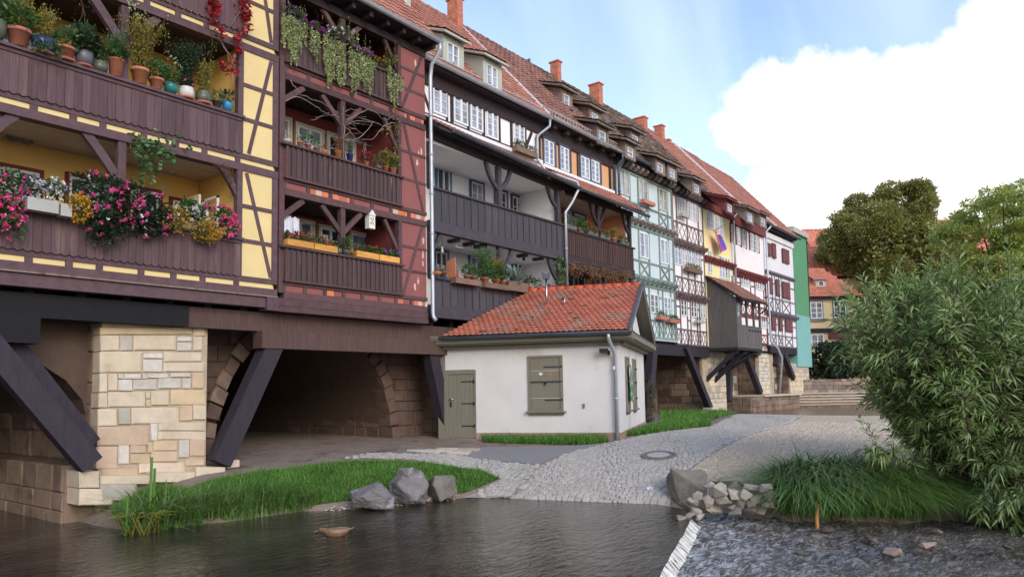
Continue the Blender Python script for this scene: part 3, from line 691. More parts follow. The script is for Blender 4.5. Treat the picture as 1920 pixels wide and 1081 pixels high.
# ------------------------------------------------------------------ white balcony house
WH = thing('balcony_house', 'white plastered house with two dark slate coloured plank balconies beside the downpipe', 'house', (18.3, 18, 4))
wX0, wX1, WBk = 14.97, 21.62, 16.35
piece('back_wall', 'white_plaster', WH, wX0, wX1, WBk, WBk + .3, 4.2, 9.9)
piece('side_wall', 'white_plaster', WH, wX1 - .1, wX1, F0 + .16, WBk, 4.3, 9.2); piece('side_wall', 'white_plaster', WH, wX0 - .08, wX0, F0 + .1, WBk, 4.3, 9.4)
piece('ceiling', 'white_plaster', WH, wX0, wX1 - .1, F0 + .16, WBk, 9.14, 9.24)
piece('ceiling', 'white_plaster', WH, wX0, wX1 - .1, F0 + .16, WBk, 6.52, 6.58)
piece('balcony_floor', 'slate_beam', WH, wX0, wX1, F0 + .16, WBk, 6.585, 6.72); piece('balcony_floor', 'slate_beam', WH, wX0, wX1, F0 + .16, WBk, 4.08, 4.25)
for x in (16.3, 17.0, 17.5, 19.7, 20.6): piece('joist', 'slate_beam', WH, x, x + .16, F0 + .17, F0 + .55, 6.42, 6.518)
def slate_balcony(zb, zt, beam0):
    boards_plain(WH, 'slate_wood', wX0 + .15, wX1 - .02, zb, zt, F0 - .05, .325, False, .02)
    n = 20
    for i in range(n + 1):
        x = wX0 + .15 + (wX1 - .17 - wX0) * i / n
        piece('batten', 'slate_beam', WH, x - .028, x + .028, F0 - .075, F0 - .053, zb, zt)
    piece('rail_cap', 'slate_beam', WH, wX0, wX1 + .02, F0 - .12, F0 + .07, zt, zt + .055)
    piece('sill_beam', 'slate_beam', WH, wX0, wX1 + .01, F0 - .07, F0 + .15, beam0, zb - .003)
slate_balcony(6.82, 7.72, 6.5); slate_balcony(4.42, 5.14, 4.06)
for zf, zt in ((7.78, 9.1), (5.2, 6.5)):
    piece('post', 'slate_beam', WH, wX0, wX0 + .13, F0, F0 + .13, zf, zt)
    for xm in (18.2, 21.5):
        piece('post', 'slate_beam', WH, xm - .08, xm + .08, F0, F0 + .15, zf, zt)
        for sg in ((-1, 1) if xm < 20 else (-1,)): brace_curved(WH, 'slate_beam', (xm + sg * .05, F0 + .02, zt - .75), (xm + sg * .62, F0 + .02, zt + .02), .12, .1, .1 * sg)
brace_curved(WH, 'slate_beam', (wX0 + .1, F0 + .02, 5.95), (wX0 + .5, F0 + .02, 6.5), .1, .1, .06)
bar('eave_beam', 'dark_beam', WH, (wX0, F0 + .06, 9.34), (wX1 + .1, F0 + .06, 9.1), .2, .17)
# pent roof over the balcony
b = MB(); b.prism([(wX0, F0 - .42, 9.46), (wX0, F1, 10.2), (wX0, F1, 10.12), (wX0, F0 - .42, 9.36)], (wX1 + .45 - wX0, 0, -.3)); fix_normals(b.build('pent_roof', 'dark_beam', WH))
tile_field(WH, 'roof_tiles', 'brown_roof', (wX0, F0 - .46, 9.45), (1, 0, -.042), (0, F1 - F0 + .42, .76), wX1 + .45 - wX0, 1.44, .2, .24)
gutter(WH, (wX0 + .5, F0 - .52, 9.42), (wX1 + .5, F0 - .52, 9.1), .075, 'dark_zinc')
# upper floor wall
piece('upper_wall', 'white_plaster', WH, wX0 - .1, wX1, F1 + .03, 22, 9.7, 11.5)
piece('sill_band', 'frame_white', WH, wX0, wX1, F1 - .08, F1 + .05, 10.12, 10.24)
piece('head_beam', 'dark_beam', WH, wX0 - .1, wX1, F1 - .04, F1 + .1, 11.2, 11.75)
piece('sill_beam', 'dark_beam', WH, wX0, wX1, F1 - .03, F1 + .05, 10.24, 10.32)
wu = [(810, 152.7, 210, 837.5), (849, 172.7, 227, 876), (880.5, 188, 240, 904), (910.5, 204, 255.5, 932.6), (962, 227, 267, 982)]
for (a, t, bb, c) in wu:
    pa = onY(a, t, F1); winpx(WH, a, t, bb, c, F1 + .03, cols=2, rows=4, pm='pane_curtain', fw=.06, mull=.09, top_light=False)
for (a, v, w) in ((809, 180, .07), (838, 165, .06), (847, 180, .1), (878, 200, .09), (907, 220, .1), (936, 240, .12), (959, 245, .1), (985, 250, .1)):
    p = onY(a, v, F1); piece('post', 'dark_beam', WH, p.x - w / 2, p.x + w / 2, F1 - .02, F1 + .06, 10.32, 11.2)
p = onY(984, 268, F1); q = onY(997, 241, F1); bar('brace', 'dark_beam', WH, (p.x, F1 + .01, 10.4), (q.x, F1 + .01, 11.15), .1, .06)
p = onY(797, 180, F1); q = onY(808, 208, F1); bar('brace', 'dark_beam', WH, (p.x - .1, F1 + .01, 11.0), (q.x, F1 + .01, 10.35), .07, .06)
for (xl, yt, yb, xr, c, r_, fr, pm, z) in ((818, 313, 365, 842, 2, 1, 'frame_blue', 'pane_dark', 0), (882, 340, 380, 904, 2, 2, 'frame_slate', 'pane_blue', 0), (928, 356, 395, 948, 2, 2, 'frame_slate', 'pane_dark', 0), (959, 367, 405, 977, 2, 2, 'frame_slate', 'pane_dark', 0),
                                        (815, 470, 515, 837, 2, 1, 'frame_blue', 'pane_dark', 0), (880, 480, 530, 902, 2, 1, 'frame_blue', 'pane_blue', 0), (916, 490, 530, 937, 1, 1, 'frame_white', 'pane_blue', 0), (961, 500, 545, 996, 3, 2, 'frame_blue', 'pane_blue', 0)):
    winpx(WH, xl, yt, yb, xr, WBk, cols=c, rows=r_, surround=fr, pm=pm)
piece('wall_plaque', 'iron', WH, 20.9, 21.15, WBk - .03, WBk - .005, 5.75, 6.0)
# main roof
EZ, RZ, EY, RY = 11.75, 16.6, 14.98, 19.3
slope_u = Vector((0, RY - EY, RZ - EZ)); SL = slope_u.length
def main_roof(parent, x0, x1, m, tw, tl, dz=0, thick=.02, keep=None, zinc='zinc', gut=True, jit=.006, over=0):
    e = EZ + dz
    b = MB(); b.prism([(x0, EY, e), (x1, EY, e), (x1, RY, RZ + dz), (x0, RY, RZ + dz)], (0, .09, -.09)); b.build('roof_deck', 'dark_beam', parent)
    b = MB(); b.prism([(x0, RY, RZ + dz - .1), (x1, RY, RZ + dz - .1), (x1, RY + 4.3, e), (x0, RY + 4.3, e)], (0, -.09, -.09)); b.build('rear_roof', m, parent)
    tile_field(parent, 'roof_tiles', m, (x0, EY - .04, e + .03), (1, 0, 0), slope_u, x1 - x0, SL, tw, tl, thick, keep=keep, jitter=jit)
    n = int((x1 - x0) / .42)
    for i in range(n):
        xa = x0 + (x1 - x0) * i / n
        b = MB(); w = (x1 - x0) / n
        b.tube([(xa - .02, RY, RZ + dz + .04 + R.uniform(-.012, .012)), (xa + w, RY, RZ + dz + .03 + R.uniform(-.012, .012))], [.11, .09], 7); b.build('ridge_tile', m, parent)
    if gut: gutter(parent, (x0, EY - .12, e + .02), (x1, EY - .12, e - .03), .085, zinc)
def gable_wall(parent, x, m, dz=0):
    b = MB(); b.prism([(x, EY + .1, EZ + dz - .3), (x, RY, RZ + dz - .2), (x, RY + 4.2, EZ + dz - .3)], (.12, 0, 0)); fix_normals(b.build('gable', m, parent))
def dormer(parent, x0, x1, zs, zt, wall, roofm, tw=.22, win=(2, 2), fm='frame_white', pm='pane_curtain', over=.16, drop=.0, pitch=.42):
    """shed dormer sitting on the main roof slope: cheeks, front with window, tiled pent roof"""
    yf = EY + (zs - EZ) * (RY - EY) / (RZ - EZ)              # front foot on the slope
    zr = zt + .12
    # roof line runs back up at a shallow pitch until it meets the slope
    k = (RZ - EZ) / (RY - EY); L = (zr - zs) / (k - pitch)
    yb = yf + L; zb = zs + L * k
    for xa, xb in ((x0, x0 + .06), (x1 - .06, x1)):
        fix_normals(MB().prism([(xa, yf, zs), (xa, yf, zt), (xa, yb, zb - .1)], (xb - xa, 0, 0)).build('dormer_cheek', wall, parent))
    b = MB(); t = .14
    b.box(x0 + .06, x0 + .06 + t, yf, yf + .08, zs, zt); b.box(x1 - .06 - t, x1 - .06, yf, yf + .08, zs, zt); b.box(x0 + .06 + t, x1 - .06 - t, yf, yf + .08, zt - t, zt); b.box(x0 + .06 + t, x1 - .06 - t, yf - .03, yf + .08, zs, zs + t * .8)
    b.build('dormer_front', wall, parent)
    window(parent, x0 + .06 + t, x1 - .06 - t, zs + t * .8, zt - t, yf + .02, cols=win[0], rows=win[1], fm=fm, pm=pm, fw=.05)
    xa, xb = x0 - over, x1 + over; ya = yf - .22; za = zr - .22 * pitch
    fix_normals(MB().prism([(xa, ya, za), (xb, ya, za), (xb, yb, zb), (xa, yb, zb)], (0, 0, -.07)).build('dormer_roof_deck', wall, parent))
    tile_field(parent, 'dormer_tiles', roofm, (xa, ya - .03, za + .02), (1, 0, 0), (0, yb - ya, zb - za), xb - xa, math.hypot(yb - ya, zb - za), tw, .3, .02)
def chimney(parent, px, Y, w, d, m='brick', ztop=None, bottom=None):
    """brick stack given its front left top corner; courses of single bricks on the two faces in view"""
    x0, z1 = px; x1 = x0 + w; y0 = Y; y1 = Y + d; z0 = bottom
    piece('chimney_core', 'brick_joint', parent, x0 + .012, x1 - .012, y0 + .012, y1 - .012, z0, z1 - .01)
    b = MB(); h = .1; n = int((z1 - z0) / h); 
    for r in range(n):
        za = z1 - (r + 1) * h; o_ = (r % 2) * .12
        for (a0, a1, face) in ((x0, x1, 0), (y0, y1, 1), (y0, y1, 2)):
            x = a0 - o_
            while x < a1:
                xa, xb = max(x, a0), min(x + .24, a1); x += .25
                if xb - xa < .03: continue
                j = R.uniform(-.006, .006)
                if face == 0: b.box(xa, xb - .01, y0 + j, y0 + .05, za, za + h - .012)
                elif face == 1: b.box(x0 + j, x0 + .05, xa, xb - .01, za, za + h - .012)
                else: b.box(x1 - .05, x1 + j, xa, xb - .01, za, za + h - .012)
    b.build('chimney', 'brick_field', parent, kind='stuff')
    piece('chimney_cap', 'brick', parent, x0 - .05, x1 + .05, y0 - .05, y1 + .05, z1, z1 + .07)
    piece('chimney_flue', 'iron', parent, x0 + .1, x1 - .1, y0 + .1, y1 - .1, z1 + .05, z1 + .075)
main_roof(WH, wX0 + .02 - 1.2, wX1, 'red_roof', .24, .3)
bar('flashing', 'frame_white', WH, (wX1, EY - .05, EZ + .1), (wX1, RY, RZ + .1), .1, .06, (1, 0, 0))
piece('soffit', 'dark_beam', WH, wX0, wX1, EY - .02, F1 + .05, 11.62, 11.7)
def dormer_at(parent, uL, uR, vt, vb, wall, roofm, **k):
    """dormer whose window was seen between these picture columns and rows, standing on the main roof slope"""
    kk = (RZ - EZ) / (RY - EY); d = ray(uR, vb); t = (EZ + .22 - EY * kk - CAMZ) / (d.z - kk * d.y); Y = d.y * t; a, c = onY(uL, vb, Y), onY(uR, vt, Y)
    zb = onY(uR, vb, Y).z; zs = zb - .11; yf = EY + (zs - EZ) / kk
    dormer(parent, a.x - .2, c.x + .2, zs, c.z + .14, wall, roofm, **k)
def chimney_at(parent, ul, ur, vt, bottom, d=.5, Y=18.95):
    a = onY(ul, vt, Y + d); c = onY(ur, vt, Y); chimney(parent, (a.x, c.z), Y, max(.28, c.x - a.x), d, bottom=bottom)
dormer_at(WH, 844, 866, 86, 126, 'dormer_paint', 'red_roof', over=.14); dormer_at(WH, 918, 938, 127, 166, 'dormer_paint', 'red_roof', over=.14); dormer_at(WH, 752, 766, -12, 12, 'dormer_paint', 'red_roof', over=.14)
chimney_at(WH, 838, 868, 1, 15.0, .55)
downpipe(WH, [(wX1 - .1, EY - .12, EZ - .12), (wX1 - .08, EY - .1, EZ - .35), (wX1 - .35, F1 - .1, 11.05), (wX1 - .38, F1 - .1, 10.2), (wX1 - .2, F1 - .35, 9.75), (wX1 + .42, F0 - .45, 9.3), (wX1 + .45, F0 - .5, 9.1), (wX1 + .3, F0 - .3, 8.6), (wX1 + .06, F0 - .15, 8.2), (wX1 + .06, F0 - .15, 5.6)], .05)
bar('snow_rail', 'plastic_grey', WH, (wX0, EY + .25, EZ + .42), (wX1, EY + .25, EZ + .42), .025, .025); bar('snow_rail', 'plastic_grey', WH, (wX0, EY + .2, EZ + .36), (wX1, EY + .2, EZ + .36), .02, .02)
for i in range(9): piece('snow_guard', 'plastic_grey', WH, wX0 + .2 + i * .8, wX0 + .23 + i * .8, EY + .15, EY + .28, EZ + .2, EZ + .46)

# ------------------------------------------------------------------ orange balcony house
OH = thing('balcony_house', 'orange plastered house with dark brown plank balcony beside the pale blue and green timbered house', 'house', (24, 18, 4))
oX0, oX1, OBk = 21.64, 26.78, 16.1
piece('back_wall', 'orange_plaster', OH, oX0, oX1, OBk, OBk + .3, 4.2, 9.3); piece('side_wall', 'orange_plaster', OH, oX1 - .1, oX1, F0 + .3, OBk, 4.2, 9.2)
piece('ceiling', 'grey_ceiling', OH, oX0, oX1 - .1, F0 + .16, OBk, 9.05, 9.12); piece('balcony_floor', 'dark_beam', OH, oX0, oX1, F0 + .14, OBk, 6.45, 6.68); piece('balcony_floor', 'dark_beam', OH, oX0, oX1, F0 + .14, OBk, 4.05, 4.3)
boards_plain(OH, 'brown_plank', oX0 + .02, oX1 - .02, 6.74, 7.6, F0 - .045, .13, True)
piece('rail_cap', 'dark_beam', OH, oX0, oX1 + .04, F0 - .11, F0 + .07, 7.6, 7.655); piece('sill_beam', 'dark_beam', OH, oX0, oX1 + .03, F0 - .06, F0 + .14, 6.4, 6.735); piece('lower_beam', 'dark_beam', OH, oX0, oX1, F0 - .02, F0 + .12, 4.05, 4.3)
boards_plain(OH, 'brown_plank', oX0 + .02, oX1 - .02, 4.35, 5.1, F0 - .045, .13, False)
for zf, zt in ((7.66, 9.0), (4.3, 6.4)):
    for xm in (24.2, 26.65):
        piece('post', 'dark_beam', OH, xm - .07, xm + .07, F0, F0 + .13, zf, zt)
        for sg in ((-1, 1) if xm < 25 else (-1,)): brace_curved(OH, 'dark_beam', (xm + sg * .04, F0 + .02, zt - .8), (xm + sg * .55, F0 + .02, zt + .02), .1, .09, .08 * sg)
piece('eave_beam', 'dark_beam', OH, oX0 + .5, oX1 + .1, F0 - .02, F0 + .14, 8.98, 9.16)
b = MB(); b.prism([(oX0 + .46, F0 - .42, 9.1), (oX0 + .46, F1, 10.02), (oX0 + .46, F1, 9.94), (oX0 + .46, F0 - .42, 9.0)], (oX1 - oX0 - .1, 0, 0)); fix_normals(b.build('pent_roof', 'dark_beam', OH))
tile_field(OH, 'roof_tiles', 'red_roof', (oX0 + .5, F0 - .46, 9.1), (1, 0, 0), (0, F1 - F0 + .42, .92), oX1 - oX0 - .1, 1.52, .2, .24)
gutter(OH, (oX0 + .6, F0 - .52, 9.08), (oX1 + .5, F0 - .52, 8.98), .075, 'dark_zinc')
piece('upper_wall', 'orange_plaster', OH, oX0, oX1, F1 + .03, 22, 9.6, 11.5); piece('sill_band', 'frame_white', OH, oX0, oX1, F1 - .1, F1 + .05, 10.02, 10.14); piece('head_beam', 'dark_beam', OH, oX0, oX1, F1 - .04, F1 + .1, 11.12, 11.75)
for (a, t, bb, c) in ((1018, 259, 306, 1037), (1048, 272, 317.6, 1065), (1086.5, 291, 331.6, 1104), (1106, 297.7, 338, 1122)):
    winpx(OH, a, t, bb, c, F1 + .03, cols=2, rows=4, pm='pane_blue', surround='frame_slate', fw=.06, mull=.09)
for (a, w) in ((1008, .12), (1013, .05), (1042, .06), (1070, .06), (1083, .06), (1126, .06), (1143, .14)):
    p = onY(a, 300, F1); piece('post', 'dark_beam', OH, p.x - w / 2, p.x + w / 2, F1 - .02, F1 + .06, 10.14, 11.12)
for i in range(6): piece('joist_end', 'dark_beam', OH, oX0 + .4 + i * .85, oX0 + .6 + i * .85, F1 - .3, F1 + .0, 11.5, 11.68)
piece('soffit', 'dark_beam', OH, oX0, oX1, EY - .02, F1 + .05, 11.69, 11.74)
for (xl, yt, yb, xr, c, r_, pm) in ((1055, 392, 425, 1070, 1, 1, 'pane_blue'), (1075, 400, 432, 1095, 1, 1, 'pane_curtain'), (1118, 417, 440, 1128, 1, 1, 'pane_curtain'), (1132, 412, 440, 1141, 1, 1, 'pane_dark'), (1081, 515, 560, 1096, 1, 1, 'pane_dark'), (1062, 510, 560, 1075, 1, 1, 'pane_dark'), (1137, 528, 560, 1150, 1, 1, 'pane_dark')):
    winpx(OH, xl, yt, yb, xr, OBk, cols=c, rows=r_, surround='frame_slate', pm=pm)
main_roof(OH, wX1 + .06, oX1, 'brown_roof', .3, .34, thick=.035, jit=.012)
b = MB()
for i in range(26): b.box(oX0 + .1 + i * .2, oX0 + .12 + i * .2, EY + .05, EY + .08, EZ + .12, EZ + .38)
b.bar((oX0, EY + .06, EZ + .36), (oX1, EY + .06, EZ + .33), .03, .03); b.bar((oX0, EY + .06, EZ + .15), (oX1, EY + .06, EZ + .12), .03, .03)
b.build('snow_fence', 'plastic_grey', OH)
downpipe(OH, [(oX1 - .05, EY - .12, EZ - .12), (oX1 + .02, EY - .1, EZ - .3), (oX1 + .0, F1 - .1, 11.1), (oX1 - .02, F1 - .1, 9.9)], .05, 'dark_zinc')
MB().tube([(25.0, EY + 1.2, EZ + 1.1), (25.0, EY + 1.2, EZ + 1.55)], .05, 8).lathe([(.05, 0), (.1, .03), (.1, .07), (.02, .12)], (25.0, EY + 1.2, EZ + 1.52), 8).build('vent_pipe', 'dark_zinc', OH)
# ================================================================== timber framed houses further along
def xbrace(parent, m, x0, x1, z0, z1, y, w=.06):
    bar('brace', m, parent, (x0, y, z0), (x1, y, z1), w, .05); bar('brace', m, parent, (x0, y + .006, z1), (x1, y + .006, z0), w, .05)
def curvy_pair(parent, m, x0, x1, z0, z1, y, w=.042):
    xc = (x0 + x1) / 2
    for sg in (-1, 1):
        pts = [(xc + sg * (x1 - x0) * .5 * (abs(2 * t - 1)) ** .8, z0 + (z1 - z0) * t) for t in [i / 6 for i in range(7)]]
        ring = [(x - w / 2, y, z) for x, z in pts] + [(x + w / 2, y, z) for x, z in pts[::-1]]
        fix_normals(MB().prism(ring, (0, .04, 0)).build('brace', m, parent))
def frame_storey(parent, tm, x0, x1, z0, z1, y, wins, par=.75, head=.1, sill=.09, post=.085, bays=None, style='x', upper=True, rails=()):
    """sill beam, head beam, parapet rail, posts at both sides of each window, braces in the parapet"""
    piece('sill_beam', tm, parent, x0, x1, y - .03, y + .06, z0, z0 + sill); piece('head_beam', tm, parent, x0, x1, y - .02, y + .06, z1 - head, z1)
    piece('parapet_rail', tm, parent, x0, x1, y - .012, y + .06, z0 + par - .07, z0 + par)
    xs = sorted(set([round(x0 + post / 2, 2), round(x1 - post / 2, 2)] + [round(v, 2) for w in wins for v in (w[0] - post / 2, w[1] + post / 2)]))
    keep = []
    for x in xs:
        if keep and x - keep[-1] < .16: continue
        keep.append(x)
    for x in keep: piece('post', tm, parent, x - post / 2, x + post / 2, y - .006, y + .06, z0 + sill, z1 - head)
    for a, b in zip(keep[:-1], keep[1:]):
        c = (a + b) / 2; isw = any(w[0] - .05 < c < w[1] + .05 for w in wins)
        if style == 'x' and isw: xbrace(parent, tm, a + post / 2, b - post / 2, z0 + sill, z0 + par - .07, y + .012)
        if style == 'curvy':
            n = max(1, int(round((b - a) / .5))); w = (b - a - post) / n
            for i in range(n):
                curvy_pair(parent, tm, a + post / 2 + i * w + .02, a + post / 2 + (i + 1) * w - .02, z0 + sill, z0 + par - .07, y + .012)
        for rz in rails:
            if not isw and b - a > .25: piece('rail_timber', tm, parent, a + post / 2, b - post / 2, y + .001, y + .05, z0 + (z1 - z0) * rz - .035, z0 + (z1 - z0) * rz + .035)
    return keep
def wx(specs, Y):
    out = []
    for (xl, yt, yb, xr, n) in specs:
        a = onY(xl, yt, Y); c = onY(xl, yb, Y); b = onY(xr, (yt + yb) / 2, Y); out.append((a.x, b.x, c.z, a.z, n))
    return out
def put_windows(parent, ws, y, fm, pm, rows=3, surround=None, hw=None):
    for (x0, x1, z0, z1, n) in ws:
        w = (x1 - x0) / n
        for i in range(n):
            window(parent, x0 + i * w + .02 * (n > 1), x0 + (i + 1) * w - .02 * (n > 1), z0, z1, y, cols=2, rows=rows, fm=fm, pm=R.choice(pm), surround=None, fw=.05, mull=.06)
def brackets(parent, tm, x0, x1, z, y, pitch=.45, h=.2):
    def mk():
        b = MB(); ring = [(-.08, 0, 0), (-.08, -.06, .0), (-.08, -.2, h * .5), (-.08, -.2, h), (-.08, .1, h), (-.08, .1, 0)]
        return b.prism(ring, (.16, 0, 0)).mesh('bracket', tm)
    me = shared(('brk', tm, h), mk); n = int((x1 - x0) / pitch)
    for i in range(n):
        link('bracket', me, parent, Vector((x0 + (i + .5) * (x1 - x0) / n, y, z)) - org(parent))
C2 = lambda x, y: (1000 + x / 3.179, 220 + y / 3.179)
C3 = lambda x, y: (1140 + x / 2.845, 280 + y / 2.845)
def wp2(xl, yt, yb, xr, n=1): a = C2(xl, yt); c = C2(xr, yb); return (a[0], a[1], c[1], c[0], n)
def wp3(xl, yt, yb, xr, n=1): a = C3(xl, yt); c = C3(xr, yb); return (a[0], a[1], c[1], c[0], n)

def base_house(nm, label, x0, x1, plast, zb=4.2, zt=11.55, cat='house'):
    t = thing(nm, label, cat, ((x0 + x1) / 2, 18, 4))
    piece('wall', plast, t, x0 + .004, x1 - .004, F1, 22.5, zb, zt)
    return t
# --- pale blue house with green timbers
GH = base_house('timbered_house', 'pale blue house with green timber framing between the orange house and the brown framed house', 26.82, 32.2, 'mint_plaster', 4.2, 11.6)
gx0, gx1 = 26.82, 32.2
top = wx([wp2(507, 303, 450, 567), wp2(622, 362, 487, 675), wp2(743, 420, 545, 792)], F1)
mid = wx([wp2(627, 680, 830, 683), wp2(750, 722, 865, 800)], F1)
low = wx([wp3(220, 768, 870, 265), wp3(292, 783, 880, 332)], F1)
frame_storey(GH, 'green_timber', gx0, gx1, 9.28, 11.3, F1 - .04, top, .72); frame_storey(GH, 'green_timber', gx0, gx1, 6.78, 9.0, F1 - .04, mid, .75); frame_storey(GH, 'green_timber', gx0, gx1, 4.15, 6.5, F1 - .04, low, .85, style='curvy', rails=(.8,))
put_windows(GH, top, F1 - .05, 'frame_cream', ['pane_curtain'], 2); put_windows(GH, mid, F1 - .05, 'frame_white', ['pane_curtain', 'pane_blue'], 2); put_windows(GH, low, F1 - .05, 'frame_white', ['pane_blue', 'pane_dark'], 3)
piece('carved_beam', 'green_timber', GH, gx0, gx1, F1 - .08, F1 + .02, 9.0, 9.28); brackets(GH, 'weathered_wood', gx0, gx1, 9.03, F1 - .125, .42); piece('carved_beam', 'green_timber', GH, gx0, gx1, F1 - .1, F1 + .02, 6.5, 6.78); brackets(GH, 'green_timber', gx0, gx1, 6.53, F1 - .105, .42)
piece('carved_beam', 'far_dark_wood', GH, gx0, gx1, F1 - .14, F1 + .02, 11.3, 11.62); brackets(GH, 'weathered_wood', gx0, gx1, 11.32, F1 - .15, .42)
piece('base_ledge', 'zinc', GH, gx0, gx1, F1 - .1, F1 - .005, 4.06, 4.14)
# --- white house with mauve brown timbers
BH = base_house('timbered_house', 'white house with mauve brown timber framing and curved braces beside the pale yellow house', 32.22, 35.75, 'cream_white_plaster', 4.0, 11.6)
bx0, bx1 = 32.22, 35.75
top = wx([wp2(850, 470, 572, 908, 2), wp2(915, 495, 600, 975, 2)], F1)
mid = wx([wp2(835, 742, 872, 878), wp2(880, 757, 900, 915), wp2(920, 770, 905, 955), wp2(960, 783, 910, 993)], F1)
low = wx([wp3(383, 768, 885, 418), wp3(437, 780, 893, 470), wp3(485, 790, 897, 518)], F1)
frame_storey(BH, 'mauve_timber', bx0, bx1, 9.0, 11.2, F1 - .03, top, .9, style='curvy'); frame_storey(BH, 'mauve_timber', bx0, bx1, 6.45, 8.72, F1 - .03, mid, .8, style='curvy', rails=(.85,)); frame_storey(BH, 'mauve_timber', bx0, bx1, 3.95, 6.2, F1 - .03, low, .8, style='curvy', rails=(.55, .82))
put_windows(BH, top, F1 - .04, 'frame_white', ['pane_curtain', 'pane_blue'], 2); put_windows(BH, mid, F1 - .04, 'frame_white', ['pane_curtain', 'pane_blue'], 3); put_windows(BH, low, F1 - .04, 'frame_white', ['pane_curtain', 'pane_dark'], 4)
piece('carved_beam', 'mauve_timber', BH, bx0, bx1, F1 - .08, F1 + .02, 8.72, 9.0); brackets(BH, 'weathered_wood', bx0, bx1, 8.75, F1 - .125, .4); piece('carved_beam', 'mauve_timber', BH, bx0, bx1, F1 - .1, F1 + .02, 6.2, 6.45); brackets(BH, 'mauve_timber', bx0, bx1, 6.22, F1 - .105, .4, .2)
piece('carved_beam', 'far_dark_wood', BH, bx0, bx1, F1 - .14, F1 + .02, 11.2, 11.62); brackets(BH, 'weathered_wood', bx0, bx1, 11.25, F1 - .15, .42)
# --- pale yellow house
PH = base_house('plastered_house', 'pale yellow plastered house with dark red beam under its upper windows and a flag', 35.78, 39.45, 'pale_yellow_plaster', 4.0, 11.5)
px0, px1 = 35.78, 39.45
top = wx([wp3(520, 322, 415, 563, 2), wp3(567, 350, 450, 612, 2)], F1); mid = wx([wp3(525, 535, 657, 552), wp3(587, 565, 680, 648, 2)], F1)
put_windows(PH, top, F1 - .05, 'frame_white', ['pane_curtain'], 3); put_windows(PH, mid, F1 - .05, 'frame_white', ['pane_curtain', 'pane_blue'], 3)
piece('carved_beam', 'maroon_beam', PH, px0, px1, F1 - .14, F1 - .003, 8.34, 8.66); brackets(PH, 'maroon_beam', px0, px1, 8.38, F1 - .145, .38, .2); piece('eave_beam', 'maroon_beam', PH, px0, px1, F1 - .2, F1 - .003, 11.1, 11.62)
# --- white house with red timbers
VH = base_house('timbered_house', 'white house with dark red timber framing between the pale yellow house and the shuttered house', 39.48, 44.6, 'cream_white_plaster', 4.45, 11.4)
vx0, vx1 = 39.48, 44.6
top = wx([wp3(650, 397, 492, 672), wp3(680, 410, 503, 702), wp3(707, 422, 515, 732), wp3(752, 445, 530, 775), wp3(777, 455, 540, 800)], F1)
mid = wx([wp3(659, 625, 700, 675), wp3(703, 645, 720, 755, 2), wp3(780, 668, 742, 825, 2)], F1); low = wx([wp3(803, 880, 950, 845, 2)], F1)
put_windows(VH, top, F1 - .05, 'frame_white', ['pane_curtain'], 3); put_windows(VH, mid, F1 - .05, 'frame_white', ['pane_curtain', 'pane_blue'], 3); put_windows(VH, low, F1 - .05, 'frame_white', ['pane_curtain'], 3)
for w in top:
    piece('jamb', 'maroon_beam', VH, w[0] - .09, w[0] - .01, F1 - .06, F1 - .003, w[2] - .05, w[3] + .05); piece('jamb', 'maroon_beam', VH, w[1] + .01, w[1] + .09, F1 - .06, F1 - .003, w[2] - .05, w[3] + .05)
piece('eave_beam', 'maroon_beam', VH, vx0, vx1, F1 - .2, F1 - .003, 10.9, 11.5); piece('carved_beam', 'maroon_beam', VH, vx0, vx1, F1 - .14, F1 - .003, 8.1, 8.5); brackets(VH, 'maroon_beam', vx0, vx1, 8.16, F1 - .145, .4, .2)
frame_storey(VH, 'maroon_beam', vx0, vx1, 5.95, 8.1, F1 - .03, mid, .65, style='curvy', rails=(.6, .82)); frame_storey(VH, 'maroon_beam', vx0, vx1, 4.4, 5.92, F1 - .03, [], .6, style='curvy', bays=6)
put_windows(VH, [], F1, 'frame_white', ['pane_blue'])
# --- white house with grey timbers and closed red shutters
SHH = base_house('timbered_house', 'white house with grey timber framing and closed dull red shutters, before the green block', 44.63, 50.2, 'grey_white_plaster', 4.4, 11.4)
sx0, sx1 = 44.63, 50.2
sh_t = wx([wp3(840, 495, 565, 862), wp3(867, 497, 575, 890), wp3(922, 525, 600, 960, 2)], F1); sh_m = wx([wp3(848, 680, 765, 873), wp3(888, 690, 778, 910), wp3(923, 702, 790, 965, 2)], F1); sh_l = wx([wp3(865, 870, 962, 890), wp3(905, 887, 965, 925), wp3(940, 890, 970, 978, 2)], F1)
for ws in (sh_t, sh_m, sh_l):
    for (a, b, c, d, n) in ws:
        w = (b - a) / n
        for i in range(n):
            xa, xb = a + i * w + .03, a + (i + 1) * w - .03
            o = MB().box(xa, xb, F1 - .1, F1 - .065, c, d).build('shutter', 'shutter_red', SHH)
            m2 = MB(); m2.box(xa + .04, xb - .04, F1 - .115, F1 - .1, c + .05, c + .13); m2.box(xa + .04, xb - .04, F1 - .115, F1 - .1, d - .13, d - .05); ob = m2.build('shutter_batten', 'shutter_red', None); ob.data.transform(Matrix.Translation(-org(SHH))); ob.parent = o
frame_storey(SHH, 'grey_timber', sx0, sx1, 6.45, 8.85, F1 - .03, sh_m, .9, rails=(.75,)); frame_storey(SHH, 'grey_timber', sx0, sx1, 4.35, 6.2, F1 - .03, sh_l, .75, rails=(.75,))
piece('drip_ledge', 'grey_timber', SHH, sx0, sx1, F1 - .14, F1 - .003, 8.85, 8.97); piece('carved_beam', 'grey_timber', SHH, sx0, sx1, F1 - .1, F1 - .003, 6.2, 6.44); brackets(SHH, 'grey_timber', sx0, sx1, 6.2, F1 - .1, .4, .2)
